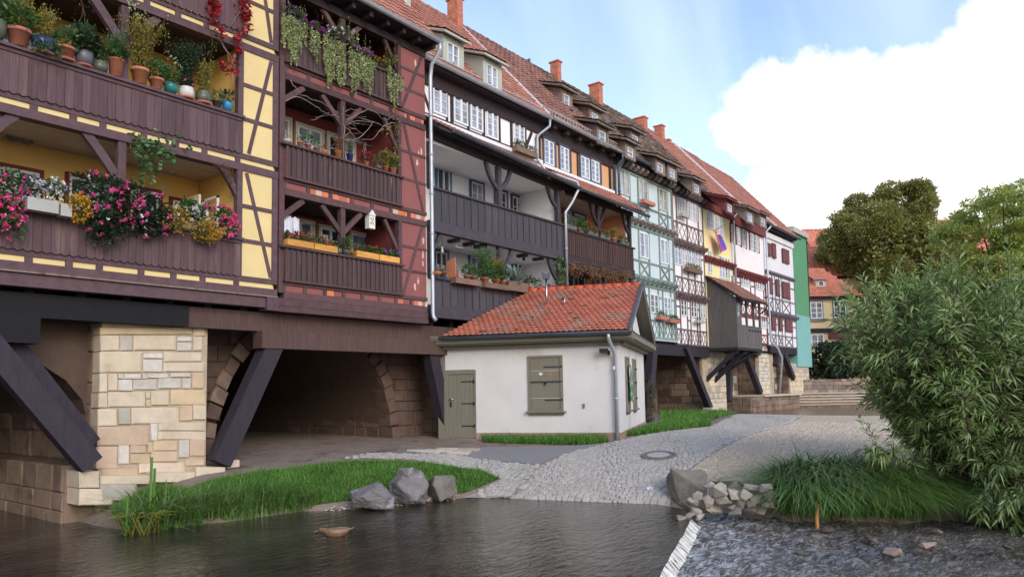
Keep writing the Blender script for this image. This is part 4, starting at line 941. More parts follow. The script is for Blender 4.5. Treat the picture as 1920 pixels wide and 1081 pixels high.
piece('eave_beam', 'grey_white_plaster', SHH, sx0, sx1, F1 - .1, F1 - .003, 11.0, 11.3)
# --- green end block
GB = thing('end_building', 'tall plain building end painted green above and teal below, ending the row', 'building', (52, 18, 4))
piece('upper_wall', 'green_plaster', GB, 50.25, 53.4, F1 + .02, 24, 6.65, 12.15); piece('lower_wall', 'teal_plaster', GB, 50.25, 53.4, F1 + .01, 24, 3.2, 6.645); piece('parapet', 'concrete', GB, 50.1, 53.5, F1 - .15, 24.1, 12.15, 12.5)
piece('end_wall', 'iron', GB, 53.4, 53.5, F1 - .02, 24, 6.7, 12.14)
# --- roofs
def timber_roof(t, x0, x1, m, **k): main_roof(t, x0, x1, m, .27, .32, **k)
timber_roof(GH, 26.84, 32.2, 'old_roof', thick=.03, jit=.025, zinc='dark_zinc'); timber_roof(BH, 32.22, 36.4, 'old_roof', thick=.03, jit=.025, zinc='dark_zinc')
timber_roof(PH, 36.44, 39.46, 'red_roof', zinc='dark_zinc'); timber_roof(VH, 39.5, 44.6, 'red_roof', zinc='dark_zinc', dz=-.04); timber_roof(SHH, 44.63, 50.35, 'red_roof', zinc='dark_zinc', dz=-.12)
for t, a, b in ((GH, 26.82, 32.2), (BH, 32.22, 35.75), (PH, 35.78, 39.45), (VH, 39.48, 44.6), (SHH, 44.63, 50.2)):
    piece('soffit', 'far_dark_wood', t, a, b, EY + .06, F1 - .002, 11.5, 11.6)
bar('flashing', 'frame_white', VH, (41.0, EY - .02, EZ + .12), (41.0, RY - .05, RZ + .12), .1, .05, (1, 0, 0)); bar('flashing', 'frame_white', SHH, (46.0, EY - .02, EZ + .05), (46.0, EY + 1.2, EZ + 1.3), .1, .05, (1, 0, 0))
gable_wall(SHH, 50.2, 'grey_white_plaster', -.12); gable_wall(YH, 1.5, 'ochre_plaster', .5)
for t, q, wl, rf in ((GH, (1062, 1072, 179, 201), 0, 0), (GH, (1114, 1126, 215, 235), 0, 0), (GH, (1128, 1140, 248, 269), 0, 0), (GH, (1190, 1200, 256, 274), 0, 0), (BH, (1181, 1191, 278, 296), 0, 0), (BH, (1237, 1247, 308, 324), 0, 0), (BH, (1260, 1269, 318, 335), 0, 0), (PH, (1306, 1314, 347, 363), 0, 0), (VH, (1368, 1376, 384, 399), 1, 1), (SHH, (1406, 1414, 401, 417), 0, 1), (SHH, (1431, 1438, 410, 425), 0, 1)):
    dormer_at(t, *q, ('weathered_wood', 'maroon_beam')[wl], ('old_roof', 'red_roof')[rf], over=.26, pitch=.35, win=(1, 2))
chimney_at(GH, 1031, 1050, 117, 15.3, .45); chimney_at(GH, 1104, 1130, 160, 15.0, .6); chimney_at(BH, 1188, 1214, 223, 14.6, .65); chimney_at(PH, 1226, 1246, 238, 14.6, .5); chimney_at(PH, 1244, 1254, 262, 14.6, .35, 19.1)
downpipe(GH, [(26.95, EY - .12, 11.62), (26.98, EY, 11.4), (26.9, F1 - .2, 11.1), (26.9, F1 - .2, 9.2)], .055, 'dark_zinc')
downpipe(VH, [(39.6, EY - .12, 11.6), (39.6, F1 - .1, 11.2), (39.5, F1 - .18, 11.0), (39.5, F1 - .18, 7.2)], .055, 'zinc'); downpipe(SHH, [(44.7, EY - .12, 11.55), (44.7, F1 - .1, 11.2), (44.6, F1 - .2, 11.0), (44.6, F1 - .2, 4.6), (44.9, F1 - .5, 4.2), (45.3, F1 - .6, 3.6), (45.5, F1 - .3, 1.5)], .055, 'zinc')
# ------------------------------------------------------------------ boarded oriel hanging from the pale yellow house
OR = thing('wooden_oriel', 'grey brown boarded wooden oriel hung on struts below the pale yellow house', 'oriel', (36, 14.5, 3.8))
ox0, ox1, oyf = 35.95, 39.35, 13.85
zb, zt = 3.9, 6.35
n = 12
for i in range(n):
    ya = oyf + (F1 - oyf) * i / n; yb = oyf + (F1 - oyf) * (i + 1) / n
    zt_ = 6.35 + (ya - oyf) / (F1 - oyf) * 1.1
    fix_normals(MB().prism([(ox0, ya + .006, zb), (ox0, yb - .006, zb), (ox0, yb - .006, zt_ + .08), (ox0, ya + .006, zt_)], (.05, 0, 0)).build('board', 'oriel_wood', OR))
boards_plain(OR, 'oriel_wood', ox0 + .002, ox1, zb, 5.0, oyf - .03, .2); piece('panel', 'oriel_wood', OR, ox0, ox0 + .55, oyf, oyf + .05, 5.02, 6.3); piece('sill', 'oriel_wood', OR, ox0, ox1, oyf - .05, oyf + .06, 5.0, 5.05)
for x in (ox0 + .55, ox0 + 1.4, ox0 + 2.4, ox1 - .1): piece('post', 'oriel_wood', OR, x, x + .1, oyf - .01, oyf + .09, 5.05, 6.3)
for x, sg in ((ox0 + .65, 1), (ox0 + 1.45, 1), (ox0 + 2.45, 1)): bar('brace', 'oriel_wood', OR, (x, oyf + .04, 5.85), (x + .35, oyf + .04, 6.28), .07, .06)
piece('head_beam', 'oriel_wood', OR, ox0, ox1, oyf - .02, oyf + .1, 6.3, 6.42); piece('floor', 'far_dark_wood', OR, ox0, ox1, oyf, F1, zb - .12, zb + .03)
piece('inner_wall', 'ochre_plaster', OR, ox0 + .1, ox1, F1 - .3, F1 - .25, 4.0, 6.6); piece('side_panel', 'oriel_wood', OR, ox1 - .05, ox1, oyf + .1, F1, zb, 5.02)
piece('window_panel', 'pane_blue', OR, ox0 + .15, ox0 + .4, oyf - .01, oyf + .0, 5.45, 6.1)
fix_normals(MB().prism([(ox0 - .15, oyf - .35, 6.3), (ox0 - .15, F1, 7.62), (ox0 - .15, F1, 7.54), (ox0 - .15, oyf - .35, 6.22)], (ox1 - ox0 + .3, 0, 0)).build('roof_deck', 'far_dark_wood', OR))
tile_field(OR, 'roof_tiles', 'brown_roof', (ox0 - .17, oyf - .37, 6.31), (1, 0, 0), (0, F1 - oyf + .35, 1.32), ox1 - ox0 + .34, 2.25, .22, .26)
for i in range(5): piece('hook', 'iron', OR, ox0 + 1.5 + i * .4, ox0 + 1.58 + i * .4, oyf - .1, oyf - .05, 4.78, 4.86)
MB().tube([(ox1 + .05, oyf - .4, 6.25), (ox1 + .05, oyf - .2, 5.95), (ox1 + .02, oyf, 5.8)], .04, 6).build('downpipe', 'iron', OR)
bar('strut', 'far_dark_wood', OR, (36.2, oyf + .1, 3.85), (36.0, 15.6, 2.3), .16, .18); bar('strut', 'far_dark_wood', OR, (37.3, oyf + .1, 3.85), (36.9, 15.6, 2.2), .16, .18); bar('strut', 'far_dark_wood', OR, (39.1, oyf + .15, 3.85), (38.2, 16.0, 2.4), .14, .14)
bar('strut', 'far_dark_wood', OR, (38.8, oyf + .15, 3.8), (37.2, 15.7, 2.6), .14, .14)
# ================================================================== the stone bridge under the houses
BR = thing('stone_bridge', 'old sandstone arch bridge with dark timber beams and struts carrying the houses', 'bridge', (12, 16, 0))
def hatch(u, v): return (u / 2.456, 560 + v / 2.456)
PY = 15.0
piece('pier_core', 'mortar', BR, 6.45, 8.62, PY + .02, 24, -.6, 3.45)
ST = [  # x0,x1,y0,y1,material in the close view of the pier
 (460,887,131,164,'o'),(889,945,131,172,'o'),(462,550,167,238,'s'),(553,610,167,238,'g'),(613,812,167,236,'s'),(815,884,173,196,'p'),(813,884,199,240,'p'),(887,930,172,240,'s'),
 (457,655,244,340,'s'),(659,751,250,274,'p'),(657,750,277,338,'p'),(754,932,246,290,'s'),(753,938,290,336,'s'),
 (455,494,344,430,'s'),(496,540,344,425,'s'),(541,568,344,368,'p'),(571,650,344,368,'p'),(654,675,344,368,'p'),(678,773,343,365,'p'),(785,880,340,361,'p'),(543,611,371,424,'p'),(614,722,370,418,'p'),(729,833,365,412,'p'),(838,880,366,414,'p'),(883,938,338,414,'o'),
 (450,495,432,502,'s'),(497,668,428,498,'s'),(670,692,462,496,'o'),(670,692,428,460,'s'),(695,778,422,492,'s'),(785,948,418,488,'o'),
 (449,540,506,586,'s'),(543,600,503,580,'g'),(604,823,498,576,'s'),(826,886,490,562,'o'),(888,948,487,558,'s'),
 (447,690,588,676,'o'),(692,725,573,655,'p'),(728,946,568,606,'s'),(728,948,608,648,'s'),
 (443,542,680,782,'o'),(543,595,670,760,'p'),(598,673,664,710,'o'),(598,692,712,757,'o'),(706,818,652,698,'o'),(676,704,660,710,'o'),(695,819,700,750,'o'),(822,871,648,732,'p'),(874,944,640,724,'o'),
 (468,638,778,814,'o'),(640,850,752,800,'s'),(854,942,734,767,'o'),
 (461,692,812,852,'s'),(696,900,796,846,'s'),(902,1040,772,838,'s'),(1043,1104,740,790,'s'),
 (364,458,792,870,'s'),(460,632,852,930,'g'),(364,520,872,950,'s')]
MM = {'o': 'orange_stone', 's': 'sandstone', 'p': 'pale_stone', 'g': 'grey_stone'}
def rough_block(nm, m, parent, P, depth, nrm_y=-1, j=.012):
    """a stone with an uneven face; P = four corners (x,z) of its front in the plane Y"""
    (xa, za), (xb, zb_), (xc, zc), (xd, zd), Y = P
    pts = []; ctr = Vector(((xa + xb + xc + xd) / 4, Y - R.uniform(.0, .03), (za + zb_ + zc + zd) / 4))
    outer = [Vector((x + R.uniform(-j, j) * .5, Y, z + R.uniform(-j, j) * .5)) for x, z in ((xa, za), (xb, zb_), (xc, zc), (xd, zd))]
    inn = [p.lerp(ctr, .12) + Vector((0, -R.uniform(.008, .03), 0)) for p in outer]
    back = [p + Vector((0, depth, 0)) for p in outer]
    f = [(8, 9, 10, 11)] + [(i, (i + 1) % 4, 8 + (i + 1) % 4, 8 + i) for i in range(4)] + [(4 + i, 4 + (i + 1) % 4, (i + 1) % 4, i) for i in range(4)]
    return MB().poly(outer + back + inn, f).build(nm, m, parent)
for (x0, x1, y0, y1, k) in ST:
    Y = PY - (.22 if y0 > 735 and x0 >= 400 and k == 's' and x0 > 450 and y0 > 760 else .42 if y0 > 785 and (k == 'g' or x0 < 400) else 0)
    g = .8
    q = [onY(*hatch(*c), Y) for c in ((x0 + g, y1 - g), (x1 - g, y1 - g), (x1 - g, y0 + g), (x0 + g, y0 + g))]
    fix_normals(rough_block('stone', MM[k], BR, ((q[0].x, q[0].z), (q[1].x, q[1].z), (q[2].x, q[2].z), (q[3].x, q[3].z), Y), .3 if Y == PY else .6))
def coursed(parent, m, face, a0, a1, z0, z1, plane, h=(.22, .4), w=(.35, .8), proud=.03, depth=.2, name='stone', keep=None):
    """courses of single rough stones; face 'y' looks to -Y, face 'x' looks to -X"""
    z = z0
    while z < z1 - .05:
        hh = min(R.uniform(*h), z1 - z); 
        if z1 - z - hh < .12: hh = z1 - z
        a = a0 - R.uniform(0, w[0])
        while a < a1 - .03:
            ww = R.uniform(*w); xa, xb = max(a, a0), min(a + ww, a1); a += ww
            if xb - xa < .06: continue
            if keep and not keep((xa + xb) / 2, z + hh / 2): continue
            g = .005; mm = m if isinstance(m, str) else R.choice(m)
            q = ((xa + g, z + g), (xb - g, z + g), (xb - g, z + hh - g), (xa + g, z + hh - g), plane)
            o = rough_block(name, mm, parent, q, depth) if face == 'y' else None
            if face == 'x':
                b = MB(); outer = [Vector((plane, y_, z_)) for y_, z_ in (q[0], q[1], q[2], q[3])]; c = sum(outer, Vector()) / 4
                inn = [p.lerp(c, .12) + Vector((-R.uniform(.008, .03), 0, 0)) for p in outer]; back = [p + Vector((depth, 0, 0)) for p in outer]
                b.poly(outer + back + inn, [(8, 9, 10, 11)] + [(i, (i + 1) % 4, 8 + (i + 1) % 4, 8 + i) for i in range(4)] + [(4 + i, 4 + (i + 1) % 4, (i + 1) % 4, i) for i in range(4)])
                o = b.build(name, mm, parent)
            fix_normals(o)
        z += hh
# pier flank that faces the near arch
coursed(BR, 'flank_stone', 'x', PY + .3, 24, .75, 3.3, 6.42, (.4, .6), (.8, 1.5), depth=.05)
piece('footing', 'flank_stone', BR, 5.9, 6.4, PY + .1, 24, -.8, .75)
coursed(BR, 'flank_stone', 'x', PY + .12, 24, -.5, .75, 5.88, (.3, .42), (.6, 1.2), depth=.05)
b = MB()
for i in range(14):
    a0, a1 = math.pi * i / 14, math.pi * (i + 1) / 14; p_, q_ = (2.3 + 4.13 * math.cos(a0), 1.55 + 1.8 * math.sin(a0)), (2.3 + 4.13 * math.cos(a1), 1.55 + 1.8 * math.sin(a1))
    b.poly([(p_[0], PY + .5, p_[1]), (q_[0], PY + .5, q_[1]), (q_[0], 24, q_[1]), (p_[0], 24, p_[1])], [(0, 1, 2, 3)]); b.poly([(p_[0], PY + .5, p_[1]), (q_[0], PY + .5, q_[1]), (q_[0], PY + .5, 4.05), (p_[0], PY + .5, 4.05)], [(0, 3, 2, 1)])
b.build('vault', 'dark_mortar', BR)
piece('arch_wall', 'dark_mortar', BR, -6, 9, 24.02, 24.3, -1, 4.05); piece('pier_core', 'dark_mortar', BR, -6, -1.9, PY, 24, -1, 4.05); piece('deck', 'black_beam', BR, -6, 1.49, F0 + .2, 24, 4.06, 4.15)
# arch wall between the piers with its ring of voussoirs and the vault behind
AY = 16.1; ac, aw, azs, ah = 12.2, 2.75, .6, 3.3
def arch_pt(t): return (ac - aw * math.cos(t), azs + ah * math.sin(t))
N_A = 20
ring = [(8.6, 4.0), (8.6, .2)] + [(ac - aw, .2)] + [arch_pt(math.pi * i / N_A) for i in range(N_A + 1)] + [(ac + aw, .2), (17.2, .2), (17.2, 4.0)]
bm = bmesh.new()
def arch_wall(parent):
    b = MB(); n = N_A
    for i in range(n):
        p, q = arch_pt(math.pi * i / n), arch_pt(math.pi * (i + 1) / n)
        b.poly([(p[0], AY + .1, p[1]), (q[0], AY + .1, q[1]), (q[0], AY + .1, 4.1), (p[0], AY + .1, 4.1)], [(0, 1, 2, 3)])
        b.poly([(p[0], AY + .1, p[1]), (q[0], AY + .1, q[1]), (q[0], 25, q[1]), (p[0], 25, p[1])], [(0, 3, 2, 1)])
    b.poly([(8.6, AY + .1, -.2), (ac - aw, AY + .1, -.2), (ac - aw, AY + .1, 4.1), (8.6, AY + .1, 4.1)], [(0, 1, 2, 3)])
    b.poly([(ac + aw, AY + .1, -.2), (17.4, AY + .1, -.2), (17.4, AY + .1, 4.1), (ac + aw, AY + .1, 4.1)], [(0, 1, 2, 3)])
    for x in (ac - aw, ac + aw): b.poly([(x, AY + .1, -.2), (x, 25, -.2), (x, 25, azs), (x, AY + .1, azs)], [(0, 1, 2, 3)])
    b.poly([(8, 25, -.3), (17, 25, -.3), (17, 25, 4.1), (8, 25, 4.1)], [(0, 1, 2, 3)])
    return b.build('arch_wall', 'dark_mortar', parent)
bm.free(); arch_wall(BR)
def solid(x, z): 
    d = (x - ac) / (aw + .36); 
    return not (abs(d) < 1 and z < azs + (ah + .36) * math.sqrt(1 - d * d))
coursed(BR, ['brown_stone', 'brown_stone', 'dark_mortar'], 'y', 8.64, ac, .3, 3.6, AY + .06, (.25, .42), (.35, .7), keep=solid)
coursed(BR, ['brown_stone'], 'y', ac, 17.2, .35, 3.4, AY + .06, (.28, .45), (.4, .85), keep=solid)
for i in range(27):
    t0, t1 = math.pi * (i + .04) / 27, math.pi * (i + .96) / 27
    k = 1 + R.uniform(.09, .15); p = []
    for kk, t in ((1.0, t0), (1.0, t1), (k, t1), (k, t0)): p.append((ac - aw * kk * math.cos(t), azs + ah * (1 + (kk - 1) * .8) * math.sin(t)))
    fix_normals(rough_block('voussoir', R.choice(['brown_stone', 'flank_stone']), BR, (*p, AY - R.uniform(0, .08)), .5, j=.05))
# stones of the vault flank that can be made out on the right hand side
coursed(BR, ['brown_stone', 'brown_stone', 'dark_mortar'], 'x', AY + .5, 21, .3, 1.5, ac + aw - .02, (.22, .36), (.35, .7), depth=.05)
coursed(BR, ['brown_stone'], 'x', PY + .4, AY + .1, .4, 3.4, 16.3, (.3, .45), (.4, .7))
piece('pier_core', 'mortar', BR, 16.35, 19.0, PY + .6, 24, 0, 4.0)
# timber understructure
for x in np.arange(2.5, 26.5, .85):
    piece('deck_joist', 'black_beam', BR, x, x + .16, F0 + .3, 17.5, 3.86, 4.06)
piece('deck', 'black_beam', BR, 1.5, 26.8, F0 + .2, 24, 4.06, 4.15); piece('deck', 'black_beam', BR, 26.8, 50.2, F1 + .1, 24, 3.9, 4.05)
piece('main_beam', 'black_beam', BR, 1.5, 8.05, 14.75, 15.2, 3.42, 3.85); piece('main_beam', 'brown_plank', BR, 8.06, 16.6, 14.82, 15.2, 3.42, 3.85)
piece('truss_beam', 'brown_plank', BR, 9.72, 16.4, 14.66, 15.0, 3.03, 3.42)
piece('corbel_beam', 'black_beam', BR, 1.5, 5.2, 14.5, 14.9, 2.95, 3.42)
bar('strut', 'strut_wood', BR, (8.82, 14.86, .55), (10.15, 14.86, 3.2), .42, .34); bar('strut', 'strut_wood', BR, (15.95, 14.9, .9), (15.3, 14.9, 3.2), .36, .3)
bar('strut', 'strut_wood', BR, (6.1, 14.55, .78), (4.42, 14.62, 2.97), .40, .3); bar('strut', 'strut_wood', BR, (6.2, 14.9, 1.1), (4.62, 14.95, 3.25), .40, .3)
# piers and walls at the far end
piece('pier_core', 'mortar', BR, 35.5, 38.35, F1 + .2, 24, .2, 3.9); coursed(BR, ['grey_stone', 'sandstone', 'grey_stone'], 'y', 36.2, 38.35, .5, 3.75, F1 + .16, (.2, .34), (.3, .6))
coursed(BR, ['brown_stone', 'flank_stone'], 'x', F1 + .3, 18, .5, 3.7, 35.45, (.28, .42), (.45, .8), depth=.1)
piece('arch_wall', 'dark_mortar', BR, 19.0, 35.4, 18.2, 18.5, .2, 4.0); coursed(BR, ['brown_stone', 'flank_stone'], 'y', 27.5, 35.4, .5, 3.8, 18.15, (.26, .45), (.5, 1.0))
bar('strut', 'strut_wood', BR, (33.0, 15.3, 3.9), (35.6, 15.3, .9), .32, .3); bar('strut', 'strut_wood', BR, (29.6, 15.2, 3.9), (28.9, 15.2, 1.2), .4, .3)
piece('main_beam', 'far_dark_wood', BR, 26.9, 36.0, F1 - .02, F1 + .4, 3.45, 3.93); piece('main_beam', 'far_dark_wood', BR, 38.8, 43.4, F1, F1 + .4, 3.75, 4.2); piece('main_beam', 'far_dark_wood', BR, 44.9, 50.0, F1 - .05, F1 + .4, 3.95, 4.36)
piece('strut_foot', 'pale_stone', BR, 35.3, 36.1, 15.05, 15.5, .55, .95)
piece('arch_wall', 'dark_mortar', BR, 38.3, 44.2, 16.9, 17.2, .2, 4.2); coursed(BR, ['flank_stone', 'flank_stone', 'grey_stone'], 'y', 38.4, 44.2, .5, 4.0, 16.85, (.3, .5), (.6, 1.1))
bar('strut', 'strut_wood', BR, (41.0, 15.5, 4.1), (43.4, 15.5, 1.55), .34, .3); bar('strut', 'strut_wood', BR, (38.6, 15.5, 1.2), (39.0, 15.5, 3.6), .36, .3)
piece('pier_core', 'mortar', BR, 43.5, 46.0, F1 + .2, 24, .2, 4.9); coursed(BR, ['pale_stone', 'grey_stone', 'sandstone'], 'y', 43.4, 45.2, 1.3, 4.75, F1 + .16, (.17, .28), (.22, .42))
piece('arch_wall', 'dark_mortar', BR, 45.9, 50.5, 16.4, 16.7, .2, 4.4); coursed(BR, ['flank_stone', 'grey_stone'], 'y', 45.9, 50.3, 1.4, 4.2, 16.35, (.3, .45), (.5, .9))
bar('strut', 'strut_wood', BR, (47.5, 15.4, 4.0), (49.2, 15.4, 2.4), .34, .3); bar('strut', 'strut_wood', BR, (46.0, 15.4, 3.2), (46.6, 15.4, 4.0), .3, .3); piece('tie_beam', 'strut_wood', BR, 46.2, 48.2, 15.3, 15.6, 3.75, 4.0)
piece('pier_core', 'mortar', BR, 48.9, 53.0, F1 + .2, 24, 1.2, 3.4); coursed(BR, ['sandstone', 'orange_stone', 'grey_stone'], 'y', 48.9, 53.0, 1.3, 3.4, F1 + .15, (.25, .36), (.35, .7))
# quay and steps at the far end
QW = thing('quay_wall', 'low stone quay wall with a flat top along the far water under the bridge', 'quay wall', (43, 15, .5))
piece('wall_core', 'mortar', QW, 39.0, 47.0, 14.4, 16.5, -.2, 1.36); coursed(QW, ['flank_stone'], 'y', 39.0, 47.0, .3, 1.38, 14.36, (.25, .36), (.4, .9))
coursed(QW, 'flank_stone', 'x', 14.42, 16.5, .3, 1.38, 38.97, (.25, .36), (.4, .9), depth=.02); coursed(BR, 'flank_stone', 'x', F1 + .22, 16.8, 1.3, 4.3, 43.46, (.3, .4), (.4, .8), depth=.03); coursed(BR, 'flank_stone', 'x', F1 + .22, 16.3, 1.3, 3.3, 48.86, (.3, .4), (.4, .8), depth=.03)
piece('coping', 'grey_stone', QW, 40.5, 47.0, 14.2, 16.3, 1.385, 1.47)
SRZ = math.atan2(-.789, .614)
SP = thing('stone_steps', 'broad stone steps going down from the quay to the far water', 'steps', (47.15, 14.25, 0), SRZ)
for i in range(6):
    piece('riser', 'flank_stone', SP, .02, 9.48, i * .34 + .07, 1.95 + (i == 5) * 2.3, .45 + i * .17, .45 + (i + 1) * .17 - .066); piece('tread', 'grey_stone', SP, 0, 9.5, i * .34, 2.1 + (i == 5) * 2.2, .45 + (i + 1) * .17 - .065, .45 + (i + 1) * .17 - .003)
TW = thing('retaining_wall', 'low rubble retaining wall behind the steps under the dark bush', 'wall', (47.15, 14.25, 0), SRZ)
piece('wall_core', 'mortar', TW, -1.2, 11, 4.3, 4.8, 1.2, 2.3); coursed(TW, ['flank_stone', 'step_stone', 'plinth_stone'], 'y', -1.2, 11, 1.4, 2.34, 4.28, (.2, .3), (.3, .6))
piece('planted_bed', 'earth', TW, -1.0, 11, 4.82, 12, 1.0, 2.25)
# ================================================================== ground and water
POND = -.3
W1 = np.array([(-40, 26), (6.1, 26), (6.1, 15.0), (6.0, 14.3), (6.2, 13.0), (7.4, 12.65), (9.1, 12.3), (10, 11.6), (10.8, 11.2), (11.6, 11.0), (12.3, 10.8), (12.55, 10.2), (12.8, 9.5), (13.4, 7.5), (13.6, 6.76), (13.75, 6.0), (13.95, 5.0), (14.1, 4.0), (14.75, 3.0), (15.3, 2.3), (16.0, 1.2), (17, -3), (20, -40), (-40, -40)], float)
W2 = np.array([(38.4, 24), (38.3, 15.4), (36.0, 14.4), (33.3, 12.4), (32.4, 9.4), (32.8, 3), (40, -8), (90, -8), (90, 24)], float)
def sdist(P, poly):
    """signed distance, positive outside"""
    P = np.asarray(P, float); d = np.full(len(P), 1e9); ins = np.zeros(len(P), bool); n = len(poly)
    for i in range(n):
        a = poly[i]; b = poly[(i + 1) % n]; ab = b - a
        t = np.clip(((P - a) @ ab) / (ab @ ab), 0, 1); d = np.minimum(d, np.linalg.norm(P - (a + t[:, None] * ab), axis=1))
        c = (a[1] > P[:, 1]) != (b[1] > P[:, 1])
        with np.errstate(divide='ignore', invalid='ignore'):
            x = a[0] + (P[:, 1] - a[1]) * ab[0] / ab[1]
        ins ^= c & (P[:, 0] < x)
    return np.where(ins, -d, d)
def hgt(P):
    P = np.atleast_2d(np.asarray(P, float))[:, :2]
    d1 = sdist(P, W1); d2 = sdist(P, W2)
    h1 = np.where(d1 > 0, POND + 1.05 * (1 - np.exp(-np.maximum(d1, 0) / 2.3)), np.maximum(POND + d1 * 1.3, -1.0))
    h2 = np.where(d2 > 0, .62 + .24 * (1 - np.exp(-np.maximum(d2, 0) / 1.3)), np.maximum(.62 + d2 * .5, -.1))
    far = np.clip((P[:, 0] - 45) / 30, 0, 1) * .8
    return np.minimum(h1, h2) + np.where(d2 > 0, far, 0)
def gz(x, y): return float(hgt([(x, y)])[0])
def ground(u, v):
    d = ray(u, v); z = .3
    for _ in range(25):
        t = (z - CAMZ) / d.z; z = .5 * z + .5 * max(POND, gz(d.x * t, d.y * t))
    t = (z - CAMZ) / d.z
    return Vector((d.x * t, d.y * t, z))
def sheet(name, m, poly, step, lift, kind='structure', parent=None, noise=.0):
    """polygon draped over the terrain"""
    poly = [Vector((p[0], p[1])) for p in poly]
    lo = [min(p[i] for p in poly) for i in (0, 1)]; hi = [max(p[i] for p in poly) for i in (0, 1)]
    dense = []
    for a, b in zip(poly, poly[1:] + poly[:1]):
        n = max(1, int((b - a).length / step)); dense += [a.lerp(b, i / n) for i in range(n)]
    gx, gy = np.meshgrid(np.arange(lo[0] + step / 2, hi[0], step), np.arange(lo[1] + step / 2, hi[1], step)); G = np.stack([gx.ravel(), gy.ravel()], 1)
    G = G[sdist(G, np.array([tuple(p) for p in poly])) < -step * .3]
    vs = dense + [Vector((float(a), float(b))) for a, b in G]; nb = len(dense)
    ov, oe, of, *_ = delaunay_2d_cdt(vs, [(i, (i + 1) % nb) for i in range(nb)], [], 1, 1e-5)
    X = np.array([tuple(v) for v in ov]); Z = hgt(X) + lift
    me = bpy.data.meshes.new(name); me.from_pydata([(float(x), float(y), float(z)) for (x, y), z in zip(X, Z)], [], [tuple(f) for f in of])
    me.polygons.foreach_set('use_smooth', [True] * len(me.polygons)); me.materials.append(MATS[m]); me.update()
    if me.polygons and me.polygons[0].normal.z < 0: me.flip_normals()
    return tagp(link(name, me, parent), kind=kind)
# one ground sheet out to the horizon: fine near, coarse far
def ground_sheet():
    xs = np.concatenate([[-400, -150, -60, -25, -8, -2, 2], np.arange(4, 40, .45), [40, 42, 44, 47, 50, 55, 62, 70, 85, 110, 160, 260, 500]]); ys = np.concatenate([[-500, -200, -80, -40, -20, -10, -5, -2], np.arange(0, 18, .45), [18, 20, 23, 26, 32, 45, 70, 120, 250, 500]])
    X, Y = np.meshgrid(xs, ys); P = np.stack([X.ravel(), Y.ravel()], 1); Z = hgt(P)
    V = np.column_stack([P, Z]); nx = len(xs); i, j = np.meshgrid(np.arange(nx - 1), np.arange(len(ys) - 1)); b = (j * nx + i).ravel()
    o = link('ground', np_mesh('ground', V, np.stack([b, b + 1, b + nx + 1, b + nx], 1), 'earth', True)); tagp(o, kind='structure')
ground_sheet()
def G2(*pts): return [tuple(ground(u, v))[:2] for u, v in pts]
PATH = G2((960, 932), (1110, 946), (1255, 946), (1266, 905), (1302, 872), (1342, 846), (1400, 817), (1470, 797), (1545, 783.5)) + G2((1420, 784.5), (1330, 800), (1238, 810), (1172, 823), (1140, 830), (1062, 850), (1012, 872), (985, 905))
LEFTWING = G2((960, 930), (870, 932), (940, 897), (905, 883), (780, 862), (640, 858), (700, 848), (850, 850), (960, 868), (1012, 871), (985, 903))
GRAVEL = G2((1290, 925), (1270, 905), (1306, 872), (1346, 846), (1404, 817), (1474, 797), (1548, 784)) + [(31.5, 6), (30, 2), (22, -2), (16.5, 1.5), (14.8, 3.2), (14.2, 4.6)]
ASPH = G2((700, 846), (860, 843), (900, 842), (905, 838), (1040, 836), (1135, 832), (1060, 851), (1010, 870), (930, 864), (850, 850))
LAWN = [(6.5, 13.2), (7.4, 12.85), (8.4, 12.6), (9.1, 12.5)] + G2((650, 942), (700, 935), (850, 925), (937, 897), (902, 882), (820, 870), (740, 866), (620, 868), (480, 885), (400, 900), (330, 925), (300, 935))
LAWN2 = G2((1236, 772), (1300, 773), (1372, 778), (1425, 781), (1330, 790), (1240, 793)); LAWN3 = G2((1170, 818), (1236, 797), (1260, 795), (1335, 798), (1250, 808), (1200, 815)); HUTGR = G2((905, 829), (1000, 832), (1090, 834), (1142, 828), (1120, 818), (905, 816))
for nm, m, pl, st, lf in (('gravel_area', 'gravel', GRAVEL, .4, .012), ('asphalt_patch', 'asphalt', ASPH, .35, .008), ('lawn_ground', 'lawn_soil', LAWN, .3, .014), ('lawn_ground', 'lawn_soil', LAWN2, .5, .016), ('lawn_ground', 'lawn_soil', LAWN3, .3, .016), ('lawn_ground', 'lawn_soil', HUTGR, .3, .016)):
    sheet(nm, m, pl, st, lf)
PTH = sheet('cobbled_path', 'path_bed', PATH, .35, .004); WNG = sheet('cobbled_path', 'path_bed', LEFTWING, .35, .004)
